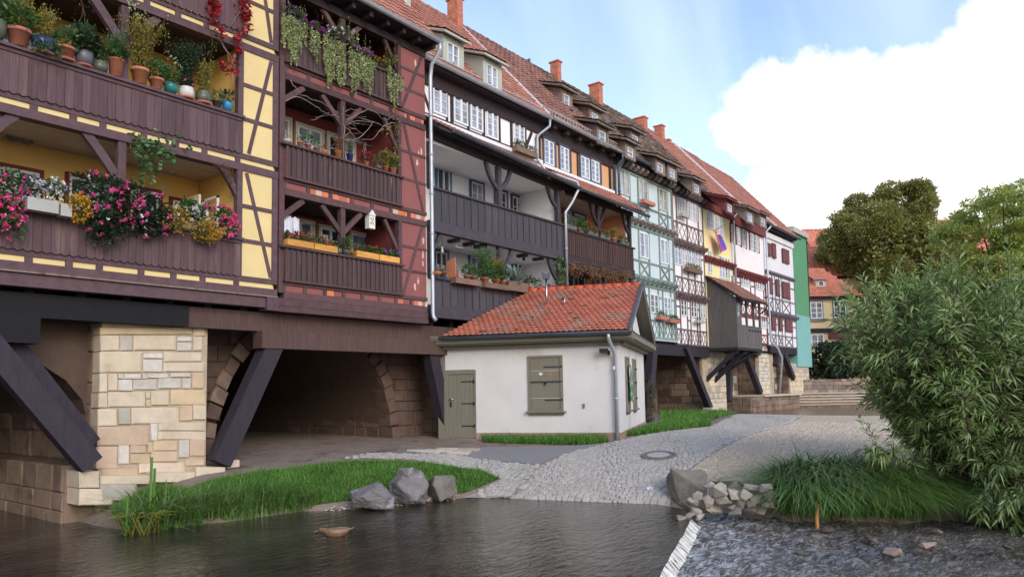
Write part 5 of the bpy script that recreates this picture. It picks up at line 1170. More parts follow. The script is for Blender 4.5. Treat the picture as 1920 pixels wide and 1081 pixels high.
# cobbles set in segmental arcs
def cobbles():
    stones = []
    u0 = np.array([.86, .50]); u0 /= np.linalg.norm(u0); v0 = np.array([-u0[1], u0[0]])     # along / across the lane
    PA = np.array(PATH); LW = np.array(LEFTWING); arc = 1.5
    def run(poly, rng_a, rng_c, orig, scale):
        a = rng_a[0]; row = 0
        while a < rng_a[1]:
            c = rng_c[0] + R.uniform(0, .13)
            while c < rng_c[1]:
                w = .128 * scale * R.uniform(.78, 1.25)
                k = (((c + w / 2) / arc) % 1.0) * 2 - 1
                p = orig + u0 * (a + .5 * (1 - k * k) + R.uniform(-.008, .008)) + v0 * (c + w / 2)
                stones.append((p[0], p[1], w, .118 * scale * R.uniform(.9, 1.05), k)); c += w
            a += .122 * scale; row += 1
    run(PA, (-9, 24), (-10, 12), np.array([13.0, 8.0]), 1.0)
    S = np.array(stones); d = np.minimum(sdist(S[:, :2], PA), sdist(S[:, :2], LW)); S = S[d < -.03]
    Z = hgt(S[:, :2]); e_ = .06; GX = (hgt(S[:, :2] + [e_, 0]) - hgt(S[:, :2] - [e_, 0])) / (2 * e_); GY = (hgt(S[:, :2] + [0, e_]) - hgt(S[:, :2] - [0, e_])) / (2 * e_); dep = S[:, 0] * f0.x + S[:, 1] * f0.y
    order = np.argsort(dep); n_single = 296
    mk = []
    def one(b, i):
        x, y, w, l, k = S[i]; z = Z[i] + R.uniform(.005, .012); an = math.atan2(u0[1], u0[0]) - k * -.55 + R.uniform(-.08, .08)
        ca, sa = math.cos(an), math.sin(an); hw, hl = w * .475, l * .475
        pts = []
        for (s_, zz_) in ((1.0, -.04), (1.0, .0), (.8, .013)):
            for (i_, j_) in ((-1, -1), (1, -1), (1, 1), (-1, 1)):
                jx, jy = R.uniform(.86, 1.08), R.uniform(.86, 1.08); dx, dy = i_ * hl * s_ * jx, j_ * hw * s_ * jy
                ax, ay = dx * ca - dy * sa, dx * sa + dy * ca; pts.append((x + ax, y + ay, z + zz_ + GX[i] * ax + GY[i] * ay))
        b.poly(pts, [(8, 9, 10, 11)] + [(4 + q, 4 + (q + 1) % 4, 8 + (q + 1) % 4, 8 + q) for q in range(4)] + [(q, (q + 1) % 4, 4 + (q + 1) % 4, 4 + q) for q in range(4)])
    for i in order[:n_single]:
        b = MB(); one(b, i); b.build('cobble', 'cobble', PTH)
    b = MB()
    for i in order[n_single:]:
        if dep[i] < 36: one(b, i)
    b.build('cobble_field', 'cobble_field', PTH, kind='stuff')
cobbles()
def pebbles(name, poly, n, r0_, r1_, m):
    poly = np.array(poly); lo, hi = poly.min(0), np.minimum(poly.max(0), [26, 20]); P = lo + (hi - lo) * NP.random((n * 2, 2)); P = P[sdist(P, poly) < -.02][:n]; k = len(P); Z = hgt(P) + .012
    r = NP.uniform(r0_, r1_, k)[:, None]; az = NP.uniform(0, 6.28, k); c, s_ = np.cos(az)[:, None], np.sin(az)[:, None]; C = np.column_stack([P, Z]); q = NP.uniform(.6, 1.2, (k, 1)); z_ = np.zeros((k, 1))
    V = np.stack([C + np.hstack([c * r, s_ * r, z_]), C + np.hstack([-s_ * r * q, c * r * q, z_]), C + np.hstack([-c * r, -s_ * r, z_]), C + np.hstack([s_ * r * q, -c * r * q, z_]), C + np.hstack([z_ + r * .15, z_, r * .6])], 1).reshape(-1, 3); b_ = np.arange(k)[:, None] * 5
    foliage(name, V, np.concatenate([b_ + [[0, 1, 4]], b_ + [[1, 2, 4]], b_ + [[2, 3, 4]], b_ + [[3, 0, 4]]]), m)
pebbles('gravel', GRAVEL, 16000, .012, .04, 'pebble')
pebbles('bank_gravel', G2((600, 955), (650, 945), (700, 940), (860, 925), (870, 945), (700, 962), (620, 968)), 900, .012, .045, 'pebble')
# loose kerb stones beside the asphalt and along the gutter line
for (u, v, l) in ((795, 846, .5), (822, 845, .4), (850, 846, .5), (860, 849, .35), (838, 843, .3), (875, 843, .4)):
    p = ground(u, v); b = MB(); b.bar(p + Vector((-.3 * l, .8 * l, .0)), p + Vector((.3 * l, -.8 * l, .0)), .22, .1, (0, 0, 1)); tagp(b.build('kerb_stone', 'grey_stone', PTH))
# near water: pond, weir chute and riffle
WEIR = [onZ(1300, 968, POND), onZ(1290, 985, POND), onZ(1235, 1081, POND)]
wd = (WEIR[2] - WEIR[1]); wd.normalize(); WA = WEIR[1] - wd * .6; WB = WEIR[1] + wd * 9
wn = Vector((wd.y, -wd.x, 0));  wn = wn if wn.dot(r0) > 0 else -wn
def strip_grid(name, m, A, B, dirv, d0, d1, z0, z1, na, nd, amp, scale, rag=0):
    a = np.linspace(0, 1, na); d = np.linspace(0, 1, nd); AA, DD = np.meshgrid(a, d)
    X = A.x + (B.x - A.x) * AA + dirv.x * (d0 + (d1 - d0) * DD); Y = A.y + (B.y - A.y) * AA + dirv.y * (d0 + (d1 - d0) * DD); Zb = z0 + (z1 - z0) * DD
    if rag:
        jg = np.cumsum(NP.normal(size=na)) * .12; jg -= np.linspace(jg[0], jg[-1], na); j2 = NP.normal(size=na); w_ = (jg + .5 * np.convolve(j2, np.ones(5) / 5, 'same')) * rag; X = X + dirv.x * w_[None, :] * DD; Y = Y + dirv.y * w_[None, :] * DD
    n = sum(np.sin(X * sx + Y * sy + ph) * w for sx, sy, ph, w in scale)
    V = np.column_stack([X.ravel(), Y.ravel(), (Zb + amp * n).ravel()]); i, j = np.meshgrid(np.arange(na - 1), np.arange(nd - 1)); b = (j * na + i).ravel()
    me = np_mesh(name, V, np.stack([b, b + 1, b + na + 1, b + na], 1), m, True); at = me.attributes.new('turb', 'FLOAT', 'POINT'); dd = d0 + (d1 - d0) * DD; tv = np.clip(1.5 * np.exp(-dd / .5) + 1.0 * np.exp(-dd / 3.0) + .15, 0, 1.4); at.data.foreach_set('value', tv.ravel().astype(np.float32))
    return tagp(link(name, me), kind='structure')
waves = [(R.uniform(-1, 1) * f, R.uniform(-1, 1) * f, R.uniform(0, 6), .9 / f * 6) for f in [6, 8, 10, 13, 16, 20, 25, 31, 38, 46] for _ in range(3)]
RIF = -.43
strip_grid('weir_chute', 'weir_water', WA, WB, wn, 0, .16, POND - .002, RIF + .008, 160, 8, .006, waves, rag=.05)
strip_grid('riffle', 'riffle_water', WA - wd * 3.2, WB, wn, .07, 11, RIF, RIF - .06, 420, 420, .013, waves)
b = MB(); far1 = WA - wd * 2; 
pw = [WA, WB, WB + Vector((-60, -40, 0)), Vector((-60, 30, 0)), Vector((12, 30, 0)), Vector((14.5, 10, 0)), WA - wd * .9 + wn * .1]
b.poly([(p.x, p.y, POND) for p in pw], [tuple(range(len(pw)))]); o = b.build('pond', 'pond_water'); o['kind'] = 'structure'
if o.data.polygons[0].normal.z < 0: o.data.flip_normals()
b = MB(); b.poly([(31, -9, .62), (95, -9, .62), (95, 24, .62), (31, 24, .62)], [(0, 1, 2, 3)]); o = b.build('far_water', 'pond_water'); o['kind'] = 'structure'
# ------------------------------------------------------------------ grass
def tufts(name, poly, n, hgt_rng, wid, m, lean=.35, lift=.0, clump=None, kind='stuff', parent=None, near=None):
    poly = np.array(poly); lo = poly.min(0); hi = poly.max(0); P = lo + (hi - lo) * NP.random((n * 3, 2)); P = P[sdist(P, poly) < 0][:n]
    if clump is not None:
        P = P[[NP.random() < clump(p) for p in P]]
    k = len(P); Z = hgt(P) + lift; H = NP.uniform(*hgt_rng, k); az = NP.uniform(0, 6.283, k); ln = NP.uniform(0, lean, k)
    D = np.stack([np.cos(az) * ln, np.sin(az) * ln, np.ones(k)], 1); S = np.stack([-np.sin(az), np.cos(az), np.zeros(k)], 1) * (wid * NP.uniform(.6, 1.3, k))[:, None]
    B = np.column_stack([P, Z]); M_ = B + D * H[:, None] * .55; Tp = B + D * H[:, None] + np.stack([np.cos(az), np.sin(az), -.6 * np.ones(k)], 1) * (H * ln * .5)[:, None]
    V = np.stack([B - S, B + S, M_ + S * .7, M_ - S * .7, Tp], 1).reshape(-1, 3); b_ = np.arange(k)[:, None] * 5
    F = np.concatenate([b_ + [[0, 1, 2]], b_ + [[0, 2, 3]], b_ + [[3, 2, 4]]])
    return foliage(name, V, F, m, parent, kind)
tufts('grass', LAWN, 52000, (.03, .085), .006, 'grass_blade'); tufts('grass', LAWN, 2600, (.08, .22), .007, 'grass_blade', .6); tufts('grass', LAWN2, 14000, (.1, .22), .014, 'grass_blade'); tufts('grass', LAWN3, 7000, (.08, .22), .01, 'grass_blade'); tufts('grass', HUTGR, 9000, (.08, .26), .008, 'grass_blade', .6)
tufts('grass', [(6.4, 14.4), (6.3, 13.4), (7.0, 13.0), (7.6, 13.6), (7.2, 14.5)], 3000, (.1, .3), .007, 'grass_blade', .6)
tufts('grass', G2((960, 862), (1012, 872), (960, 935), (940, 935)), 500, (.02, .05), .006, 'grass_blade', .8)
def long_blades(name, label, cat, P, H, spread, m, wid=.012, arch=.8, seg=5, group=None, dirs=None, smin=.3):
    """long arching blades rooted at P"""
    k = len(P); az = NP.uniform(0, 6.283, k) if dirs is None else dirs; B = np.column_stack([P, hgt(P) - .03]); V = []; Hh = NP.uniform(*H, k); sp = NP.uniform(spread * smin, spread, k)
    S = np.stack([-np.sin(az), np.cos(az), np.zeros(k)], 1) * (wid * NP.uniform(.6, 1.3, k))[:, None]
    for i in range(seg + 1):
        t = i / seg; up = t - arch * t * t * .62 * sp; out = sp * t ** 1.7
        C_ = B + np.stack([np.cos(az) * out * Hh, np.sin(az) * out * Hh, up * Hh], 1); w = (1 - t) ** .7
        V += [C_ - S * w, C_ + S * w]
    V = np.stack(V, 1).reshape(-1, 3); b_ = np.arange(k)[:, None] * (2 * seg + 2)
    F = np.concatenate([b_ + [[2 * i, 2 * i + 1, 2 * i + 3, 2 * i + 2]] for i in range(seg)])
    c = P.mean(0); t = thing(name, label, cat, (float(c[0]), float(c[1]), gz(*c)), 0, group)
    foliage('blades', V, F, m, t); return t
def blob(n, c, r): 
    a = NP.uniform(0, 6.283, n); q = np.sqrt(NP.random(n)); return np.stack([c[0] + np.cos(a) * q * r[0], c[1] + np.sin(a) * q * r[1]], 1)
long_blades('sedge_clump', 'long green sedge clump hanging over the water at the lawn edge left of the boulders', 'plant', blob(420, (8.3, 12.75), (.7, .3)), (.6, 1.15), 1.5, 'sedge_blade', .013)
long_blades('sedge_clump', 'loose sedge clump between the reed clump and the larger sedge at the lawn edge', 'plant', blob(230, (7.2, 12.95), (.5, .25)), (.5, .95), 1.5, 'sedge_blade', .013)
long_blades('sedge_clump', 'small sedge clump at the lawn edge closest to the first boulder', 'plant', blob(170, (9.15, 12.5), (.5, .2)), (.3, .65), 1.5, 'sedge_blade', .011)
RC = long_blades('reed_clump', 'broad bladed reed clump with tall upright stems at the waterline before the stone pier', 'plant', blob(170, (6.45, 13.0), (.42, .2)), (.8, 1.3), 1.6, 'sedge_blade', .02)
b = MB()
for (x, y, h, w) in ((6.42, 12.75, 1.15, .02), (6.5, 12.8, .95, .018), (6.0, 12.7, .55, .015)): b.bar((x, y + .2, -.35), (x + .02, y + .2, -.2 + h), w * 2.2, .016)
b.build('reed_stem', 'sedge_blade', RC)
b = MB()
for i in range(26):
    a = R.uniform(0, 6.28); x, y = 6.2 + R.uniform(-.25, .25), 12.75 + R.uniform(-.15, .15); b.tube([(x, y, -.3), (x + .15 * math.cos(a), y + .15 * math.sin(a), .05), (x + .5 * math.cos(a), y + .5 * math.sin(a), .0)], [.008, .006, .002], 4)
b.build('dry_blades', 'gold_leaf', RC, kind='stuff')
c_ = (14.35, 4.55)
edge = []
for a_, b_ in zip([(14.0, 4.65), (14.1, 4.0), (14.75, 3.0)], [(14.1, 4.0), (14.75, 3.0), (15.1, 2.55)]):
    t_ = NP.random((420, 1)); edge.append(np.array(a_) + (np.array(b_) - np.array(a_)) * t_ + NP.normal(size=(420, 2)) * .07 + [.07, .04])
big = np.concatenate(edge + [blob(1900, (14.75, 4.2), (.6, .9)), blob(1500, (15.3, 3.4), (.6, .8)), blob(350, (14.5, 4.6), (.3, .35))])
long_blades('sedge_clump', 'great mound of long arching sedge at the right bank under the willow shrub', 'plant', big, (1.0, 1.75), 1.3, 'sedge_blade', .0135, seg=6, dirs=np.where(NP.random(len(big)) < .65, NP.normal(math.radians(210), .7, len(big)), NP.uniform(0, 6.28, len(big))), arch=1.15, smin=.6)
# ================================================================== the small white hut (built in its own turned frame)
HZ = .64
HT = thing('hut', 'small white hut with red tiled roof and olive shutters before the bridge', 'hut', (17.67, 10.1, HZ), math.atan2(-.925, .381))
HL, HD, HE = 5.2, 6.65, 2.63           # length of the front (local -x), depth (local y), wall height
def hut_wall():
    b = MB(); b.box(-4.1, 0, 0, .25, .17, HE); b.box(-HL + .12, -4.1, 0, .25, 1.95, HE); b.box(-.25, 0, .25, HD, .17, HE); b.box(-HL + .12, -.25, HD - .25, HD, .1, HE); b.box(-HL + .12, -HL + .37, .25, HD - .25, .1, HE)
    return b.build('wall', 'hut_plaster', HT)
hut_wall()
fix_normals(MB().prism([(0.0, .55, HE + .3), (0.0, HD - .55, HE + .3), (0.0, HD / 2, HE + 1.78)], (-.2, 0, 0)).build('gable_wall', 'hut_plaster', HT))
x = -4.08
while x < -.02:
    w = min(R.uniform(.4, .75), -x); piece('stone', 'plinth_stone', HT, x + .004, x + w - .004, -.03, .2, -.3, .168); x += w
y = .205
while y < HD:
    w = min(R.uniform(.4, .8), HD - y); piece('stone', 'plinth_stone', HT, -.2, .03, y + .004, y + w - .004, -.05, .168); piece('stone', 'plinth_stone', HT, -.2, .045, y + .004, y + w - .004, -.5, -.055); y += w
# door on the left
piece('door_post', 'olive_trim', HT, -HL - .02, -HL + .2, -.02, .2, -.1, HE); piece('door_frame', 'olive_trim', HT, -HL + .2, -HL + .3, -.03, .2, -.1, 1.94); piece('door_frame', 'olive_trim', HT, -HL + .3, -4.08, -.03, .2, 1.83, 1.94); piece('door_frame', 'olive_trim', HT, -4.14, -4.08, -.03, .2, .02, 1.829)
DR = MB().box(-4.9, -4.141, 0, .06, .0, 1.829).build('door', 'olive_trim', HT)
for i in range(6):
    x = -4.895 + i * .125; ob = piece('board', 'olive_trim', None, x, x + .12, -.012, -.001, .02, 1.81); ob.parent = DR
for z in (.35, .98, 1.6): piece('hinge', 'hinge_iron', DR, -4.5, -4.13, -.028, -.013, z, z + .028)
for z in (.35, .98, 1.6): piece('hinge', 'hinge_iron', DR, -4.15, -4.11, -.05, -.02, z - .03, z + .06)
MB().tube([(-4.85, -.02, 1.12), (-4.85, -.07, 1.12), (-4.74, -.075, 1.12)], .016, 6).build('handle', 'steel', DR); piece('lock', 'hinge_iron', DR, -4.86, -4.81, -.03, -.013, .9, 1.05)
piece('door_step', 'plinth_stone', HT, -HL - .02, -4.05, -.12, .25, -.2, -.005)
# shutter in the front wall
def shutter(parent, cx, y, z0, w, h, face='front'):
    """closed boarded shutter with frame, rails, straps, cut outs and a sill; front faces -y, side faces +x"""
    t = MB(); 
    def B(a0, a1, d0, d1, za, zb, mb):
        if face == 'front': mb.box(cx + a0, cx + a1, y - d1, y - d0, za, zb)
        else: mb.box(y + d0, y + d1, cx + a0, cx + a1, za, zb)
    B(-w / 2, -w / 2 + .07, .0, .05, z0, z0 + h, t); B(w / 2 - .07, w / 2, 0, .05, z0, z0 + h, t); B(-w / 2 + .07, w / 2 - .07, 0, .05, z0 + h - .06, z0 + h, t); B(-w / 2 + .07, w / 2 - .07, 0, .05, z0, z0 + .05, t)
    S_ = t.build('shutter', 'olive_trim', parent)
    def sub(nm, m, *a):
        mb = MB(); B(*a, mb); o = mb.build(nm, m, None); o.parent = S_; return o
    cuts = [z0 + .05, z0 + h * .235, z0 + h * .73, z0 + h - .06]
    for a, b in zip(cuts[:-1], cuts[1:]): sub('panel', 'olive_trim', -w / 2 + .075, w / 2 - .075, -.01, .022, a + .012, b - .012)
    sub('sill', 'olive_trim', -w / 2 - .07, w / 2 + .07, 0, .11, z0 - .05, z0 - .002); sub('sill_trim', 'olive_trim', -w / 2, w / 2, 0, .04, z0 - .12, z0 - .052)
    k = w / 2
    sub('strap', 'hinge_iron', -.08 * k, k - .02, .024, .04, z0 + h * .785, z0 + h * .785 + .026); sub('strap', 'hinge_iron', -k + .05, k, .052, .064, z0 + h * .52, z0 + h * .52 + .024); sub('strap', 'hinge_iron', -.02, k - .02, .024, .04, z0 + h * .19, z0 + h * .19 + .026)
    sub('padlock', 'hinge_iron', -.02, .03, .06, .085, z0 + h * .47, z0 + h * .52); sub('hinge_pin', 'hinge_iron', k - .05, k - .01, .024, .07, z0 + h * .78, z0 + h * .815); sub('hinge_pin', 'hinge_iron', k - .05, k - .01, .024, .07, z0 + h * .185, z0 + h * .22)
    return S_, sub
S1, sub1 = shutter(HT, -2.05, -.0, .76, .98, 1.53)
def heart(cx, z, y0, m):
    pts = []
    for i in range(18):
        t = 2 * math.pi * i / 18; pts.append((cx + .0034 * 16 * math.sin(t) ** 3, y0, z + .0034 * (13 * math.cos(t) - 5 * math.cos(2 * t) - 2 * math.cos(3 * t) - math.cos(4 * t))))
    o = fix_normals(MB().prism(pts, (0, .004, 0)).build('heart_cutout', m, None)); o.parent = S1
heart(-2.18, .76 + 1.02, -.0265, 'lamp_white'); heart(-1.92, .76 + 1.02, -.0265, 'terracotta')
for cy in (1.55, 3.35):
    S2, sub2 = shutter(HT, cy, 0.0, .72, .78, 1.53, 'side')
    for q in (-.09, .09): sub2('slot_cutout', 'hinge_iron', q - .03, q + .03, .023, .027, .72 + .98, .72 + 1.12)
fix_normals(MB().prism([(.0, 2.0, 1.0), (.0, 2.0, 1.55), (.0, 1.95, 1.9), (.0, 2.0, 2.05), (0, 2.3, 2.02), (.0, 2.45, 1.75), (.0, 2.6, 1.25), (.0, 2.72, .95), (.0, 2.4, 1.0)], (.03, 0, 0)).build('tmp_banner', 'banner_print', HT)).name = 'crumpled_banner'
bn = bpy.data.objects['crumpled_banner']; bn.parent = None
bn.matrix_world = Matrix.Translation(HT.location) @ Matrix.Rotation(HT.rotation_euler.z, 4, 'Z') @ Matrix.Translation((.075, -.45, -.02))
tagp(bn, 'torn green and silver banner hanging from a shutter on the right side of the hut', 'banner')
# fascia boards round the eaves
piece('fascia', 'olive_trim', HT, -HL - .35, .42, -.42, -.36, HE + .04, HE + .2); piece('fascia', 'olive_trim', HT, -HL - .35, .40, -.355, -.02, HE + .0, HE + .05); piece('cornice', 'olive_trim', HT, -HL, .05, -.16, -.003, HE - .1, HE - .002)
piece('fascia', 'olive_trim', HT, .36, .42, -.355, HD + .36, HE + .04, HE + .2); piece('fascia', 'olive_trim', HT, .02, .355, -.0, HD + .3, HE + .0, HE + .05); piece('cornice', 'olive_trim', HT, .003, .14, .0, HD, HE - .1, HE - .002); piece('cap_sheet', 'dark_zinc', HT, .0, .44, -.3, HD + .38, HE + .205, HE + .22)
piece('flat_cap', 'olive_trim', HT, -HL - .37, -HL + .6, -.44, 1.5, HE + .205, HE + .28)
# roof
ey, ez, ry, rz_ = -.5, HE + .24, HD / 2, HE + 1.93
su = Vector((0, ry - ey, rz_ - ez)); sl_ = su.length
def left_cut(y_): return -(14.42 - 10.1 - .381 * y_) / .925          # where the roof meets the balcony fronts of the bridge houses
fix_normals(MB().prism([(.32, ey, ez - .02), (.32, ry, rz_ - .02), (left_cut(ry), ry, rz_ - .02), (left_cut(ey), ey, ez - .02)], (0, .05, -.06)).build('roof_deck', 'olive_trim', HT))
fix_normals(MB().prism([(.32, ry, rz_), (.32, HD + .5, ez), (left_cut(HD + .5), HD + .5, ez), (left_cut(ry), ry, rz_)], (0, -.05, -.06)).build('rear_roof', 'hut_tile_field', HT))
x_left = left_cut(ey) - .02
def keep_tile(x, u): 
    y_ = ey + u * su.normalized().y; return x + x_left > left_cut(y_) - .02
tile_field(HT, 'roof_tiles', 'hut_tile', (x_left, ey, ez + .015), (1, 0, 0), su, .34 - x_left, sl_, .165, .205, .016, keep=keep_tile, round_end=True, maxsingle=298, single=lambda x, u: x + x_left > -5.5, jitter=.005)
n = 12; xl = left_cut(ry) + .02
for i in range(n):
    xa = xl + (.36 - xl) * i / n; w = (.36 - xl) / n
    b = MB(); b.tube([(xa - .03, ry, rz_ + .0 + R.uniform(0, .012)), (xa + w, ry, rz_ - .012)], [.115, .1], 8); b.build('ridge_tile', 'ridge_tile', HT)
for sgn in (0, 1):
    p = (.36, ey - .02, ez - .03) if sgn == 0 else (.36, HD + .5, ez - .03)
    bar('verge_board', 'olive_trim', HT, p, (.36, ry, rz_ - .03), .16, .05, (1, 0, 0)); bar('verge_flashing', 'dark_zinc', HT, (p[0], p[1], p[2] + .1), (.36, ry, rz_ + .075), .03, .09, (1, 0, 0))
    bar('barge_soffit', 'olive_trim', HT, (.16, p[1], p[2] - .05), (.16, ry, rz_ - .1), .03, .34, (1, 0, 0))
for k in range(7):
    t = .25 + k * .1
gutter(HT, (left_cut(ey) - .1, ey - .05, ez + .0), (.42, ey - .05, ez - .03), .075, 'dark_zinc')
downpipe(HT, [(-.2, ey - .05, ez - .06), (-.2, ey - .03, ez - .2), (-.12, -.22, 2.35), (-.1, -.1, 2.2), (-.1, -.1, -.05)], .05, 'zinc')
for q in ((-.13, -.155, 1.85),): piece('sticker', 'paper', HT, q[0] - .02, q[0] + .03, q[1] - .004, q[1], q[2], q[2] + .09)
# gable window, lamp, small vent box, flue
GW = window(HT, 0, .01, 0, .01, 0) if False else None
b = MB(); gy, gz0 = HD / 2 - .75, HE + .48
for a in (gy, gy + .52): b.box(.0, .05, a, a + .06, gz0, gz0 + .62)
for z in (gz0, gz0 + .28, gz0 + .58): b.box(.0, .045, gy + .06, gy + .52, z, z + .05)
b.box(.0, .1, gy - .05, gy + .63, gz0 - .07, gz0 - .003); o = b.build('gable_window', 'frame_slate', HT); ob = MB().box(.006, .012, gy + .06, gy + .52, gz0 + .03, gz0 + .6).build('pane', 'pane_dark', None); ob.parent = o
o = MB().box(-.42, -.24, -.2, -.04, 2.33, 2.37).box(-.5, -.27, -.26, -.2, 2.3, 2.42).box(-.3, -.24, -.06, 0, 2.26, 2.36).build('floodlight', 'iron', HT); piece('vent_box', 'cast_iron', HT, -1.03, -.97, -.03, .0, .83, .95)
q = Vector((-2.35, ey + su.normalized().y * 2.35, ez + su.normalized().z * 2.35)) if True else None
FLU = MB().tube([q + Vector((0, 0, -.1)), q + Vector((0, 0, .85))], .034, 10).build('flue', 'steel', HT); b = MB()
b.prism([(q.x - .1, q.y - .08, q.z + .85), (q.x + .1, q.y - .08, q.z + .85), (q.x + .13, q.y - .08, q.z + 1.06), (q.x, q.y - .08, q.z + .98), (q.x - .13, q.y - .08, q.z + 1.08)], (0, .16, 0)); ob = fix_normals(b.build('flue_cowl', 'dark_zinc', None)); ob.parent = FLU
MB().lathe([(.12, 0), (.09, .1), (.055, .14)], q + Vector((0, 0, -.06)), 10).build('flue_collar', 'ridge_tile', HT); MB().tube([q + Vector((.55, 0, -.02)), q + Vector((.55, 0, .28))], .025, 7).build('vent_pipe', 'steel', HT)
# cushions of moss caught on the tiles
for i in range(16):
    xx, uu = R.uniform(-4.4, .0), R.uniform(.2, 3.2)
    y_ = ey + su.normalized().y * uu
    if xx < left_cut(y_) + .1: continue
    c = Vector((xx, y_, ez + su.normalized().z * uu + .05)); b = MB()
    for k in range(5):
        cc = c + Vector((R.uniform(-.07, .07), R.uniform(-.03, .03), R.uniform(-.02, .02))); b.lathe([(.035, -.02), (.03, .012), (.012, .026)], cc, 6)
    b.build('moss_cushion', 'moss', HT)
# ================================================================== pots, boxes and flowers on the balconies
def pot_profile(kind, r, h):
    return {'classic': [(r * .68, 0), (r * .92, h * .8), (r * 1.05, h * .8), (r * 1.05, h), (r * .93, h), (r * .88, h * .85)],
            'bowl': [(r * .55, 0), (r * .95, h * .35), (r * 1.02, h * .75), (r, h), (r * .9, h), (r * .88, h * .85)],
            'jar': [(r * .7, 0), (r * .98, h * .4), (r * .95, h * .75), (r * .82, h * .9), (r * .92, h), (r * .8, h), (r * .78, h * .85)],
            'tall': [(r * .78, 0), (r * .95, h * .9), (r * 1.06, h * .92), (r * 1.06, h), (r * .93, h), (r * .9, h * .9)]}[kind]
def bush_arrays(c, r, n, L, W, up=.3, droop=.0, shell=.35):
    P, d = ball_pts(n, c, r, shell); D = d + np.array([0, 0, up]) + NP.normal(size=(n, 3)) * .45
    return leaf_arrays(P, D, L * NP.uniform(.6, 1.3, n), W * NP.uniform(.7, 1.2, n), droop=droop)
def potted(label, p, r, h, kind, potm, leafs, saucer=False, group=None, name='potted_plant', cat='potted plant'):
    """pot standing at p with foliage made of (material, type, size, density) layers"""
    t = thing(name, label, cat, p, 0, group)
    MB().lathe(pot_profile(kind, r, h), p, 14).build('pot', potm, t)
    MB().lathe([(r * .86, h * .86), (r * .3, h * .9), (.01, h * .9)], p, 12).build('soil', 'mud', t)
    if saucer: MB().lathe([(r * .9, -.005), (r * 1.05, .03), (r * 1.0, .035), (r * .6, .01)], p, 14).build('saucer', 'terracotta', t)
    top = np.array(p) + np.array([0, 0, h])
    for (m, typ, R_, n) in leafs:
        if typ == 'bush': V, F = bush_arrays(top + [0, 0, R_ * .75], (R_, R_, R_ * .9), n, R_ * .42, R_ * .2)
        elif typ == 'airy':
            V = None
            P0 = top + NP.normal(size=(n, 3)) * [r * .3, r * .3, 0]; k = 14; L = []
            az = NP.uniform(0, 6.28, n); sp = NP.uniform(.05, .45, n)
            for i in range(k):
                t_ = (i + 1) / k; C = P0 + np.stack([np.cos(az) * sp * t_ ** 1.4, np.sin(az) * sp * t_ ** 1.4, np.full(n, t_ * (1 - .15 * t_))], 1) * R_ * 2; L.append((C, t_))
            C = np.concatenate([c for c, _ in L]); C = np.concatenate([C, C + NP.normal(size=C.shape) * .025]); V, F = leaf_arrays(C, NP.normal(size=C.shape) + [0, 0, .6], .055 * NP.uniform(.6, 1.3, len(C)), .02)
        elif typ == 'spiky': 
            C = np.repeat(top[None], n, 0) + NP.normal(size=(n, 3)) * [r * .25, r * .25, .01]; az = NP.uniform(0, 6.28, n); e = NP.uniform(.25, 1.4, n); D = np.stack([np.cos(az) * np.cos(e), np.sin(az) * np.cos(e), np.sin(e)], 1); V, F = leaf_arrays(C, D, R_ * NP.uniform(.8, 1.3, n), R_ * .16, droop=.12, six=True)
        elif typ == 'trail':
            P0 = top + NP.normal(size=(n, 3)) * [r, r * .6, .02]; L = []
            for i in range(10): L.append(P0 + np.stack([NP.normal(size=n) * .03, -np.full(n, .05) - .02 * i, -.07 * R_ / .3 * i * np.ones(n)], 1))
            C = np.concatenate(L); V, F = leaf_arrays(C, NP.normal(size=C.shape) + [0, -.5, -.3], .06, .045)
        elif typ == 'dots': P_, d = ball_pts(n, top + [0, 0, R_ * .8], (R_, R_, R_ * .9), .85); V, F = blossom_arrays(P_, .03)
        foliage('blossom' if typ == 'dots' else 'foliage', V, F, m, t)
    return t
def blossom_arrays(P, r):
    P = np.asarray(P); out = []
    for k in range(5):
        D = unit(NP.normal(size=P.shape) + [0, -.4, .3]); out.append(leaf_arrays(P + D * r * .1, D, r * NP.uniform(.8, 1.3, len(P)), r * 1.0, fold=.1))
    return join_arrays(*out)
def onrail(u, z, Y): 
    """point on a rail of height z that is seen at picture column u"""
    lo, hi = 4.0, 30.0
    p = onY(u, 300, Y); return Vector((p.x, Y, z))
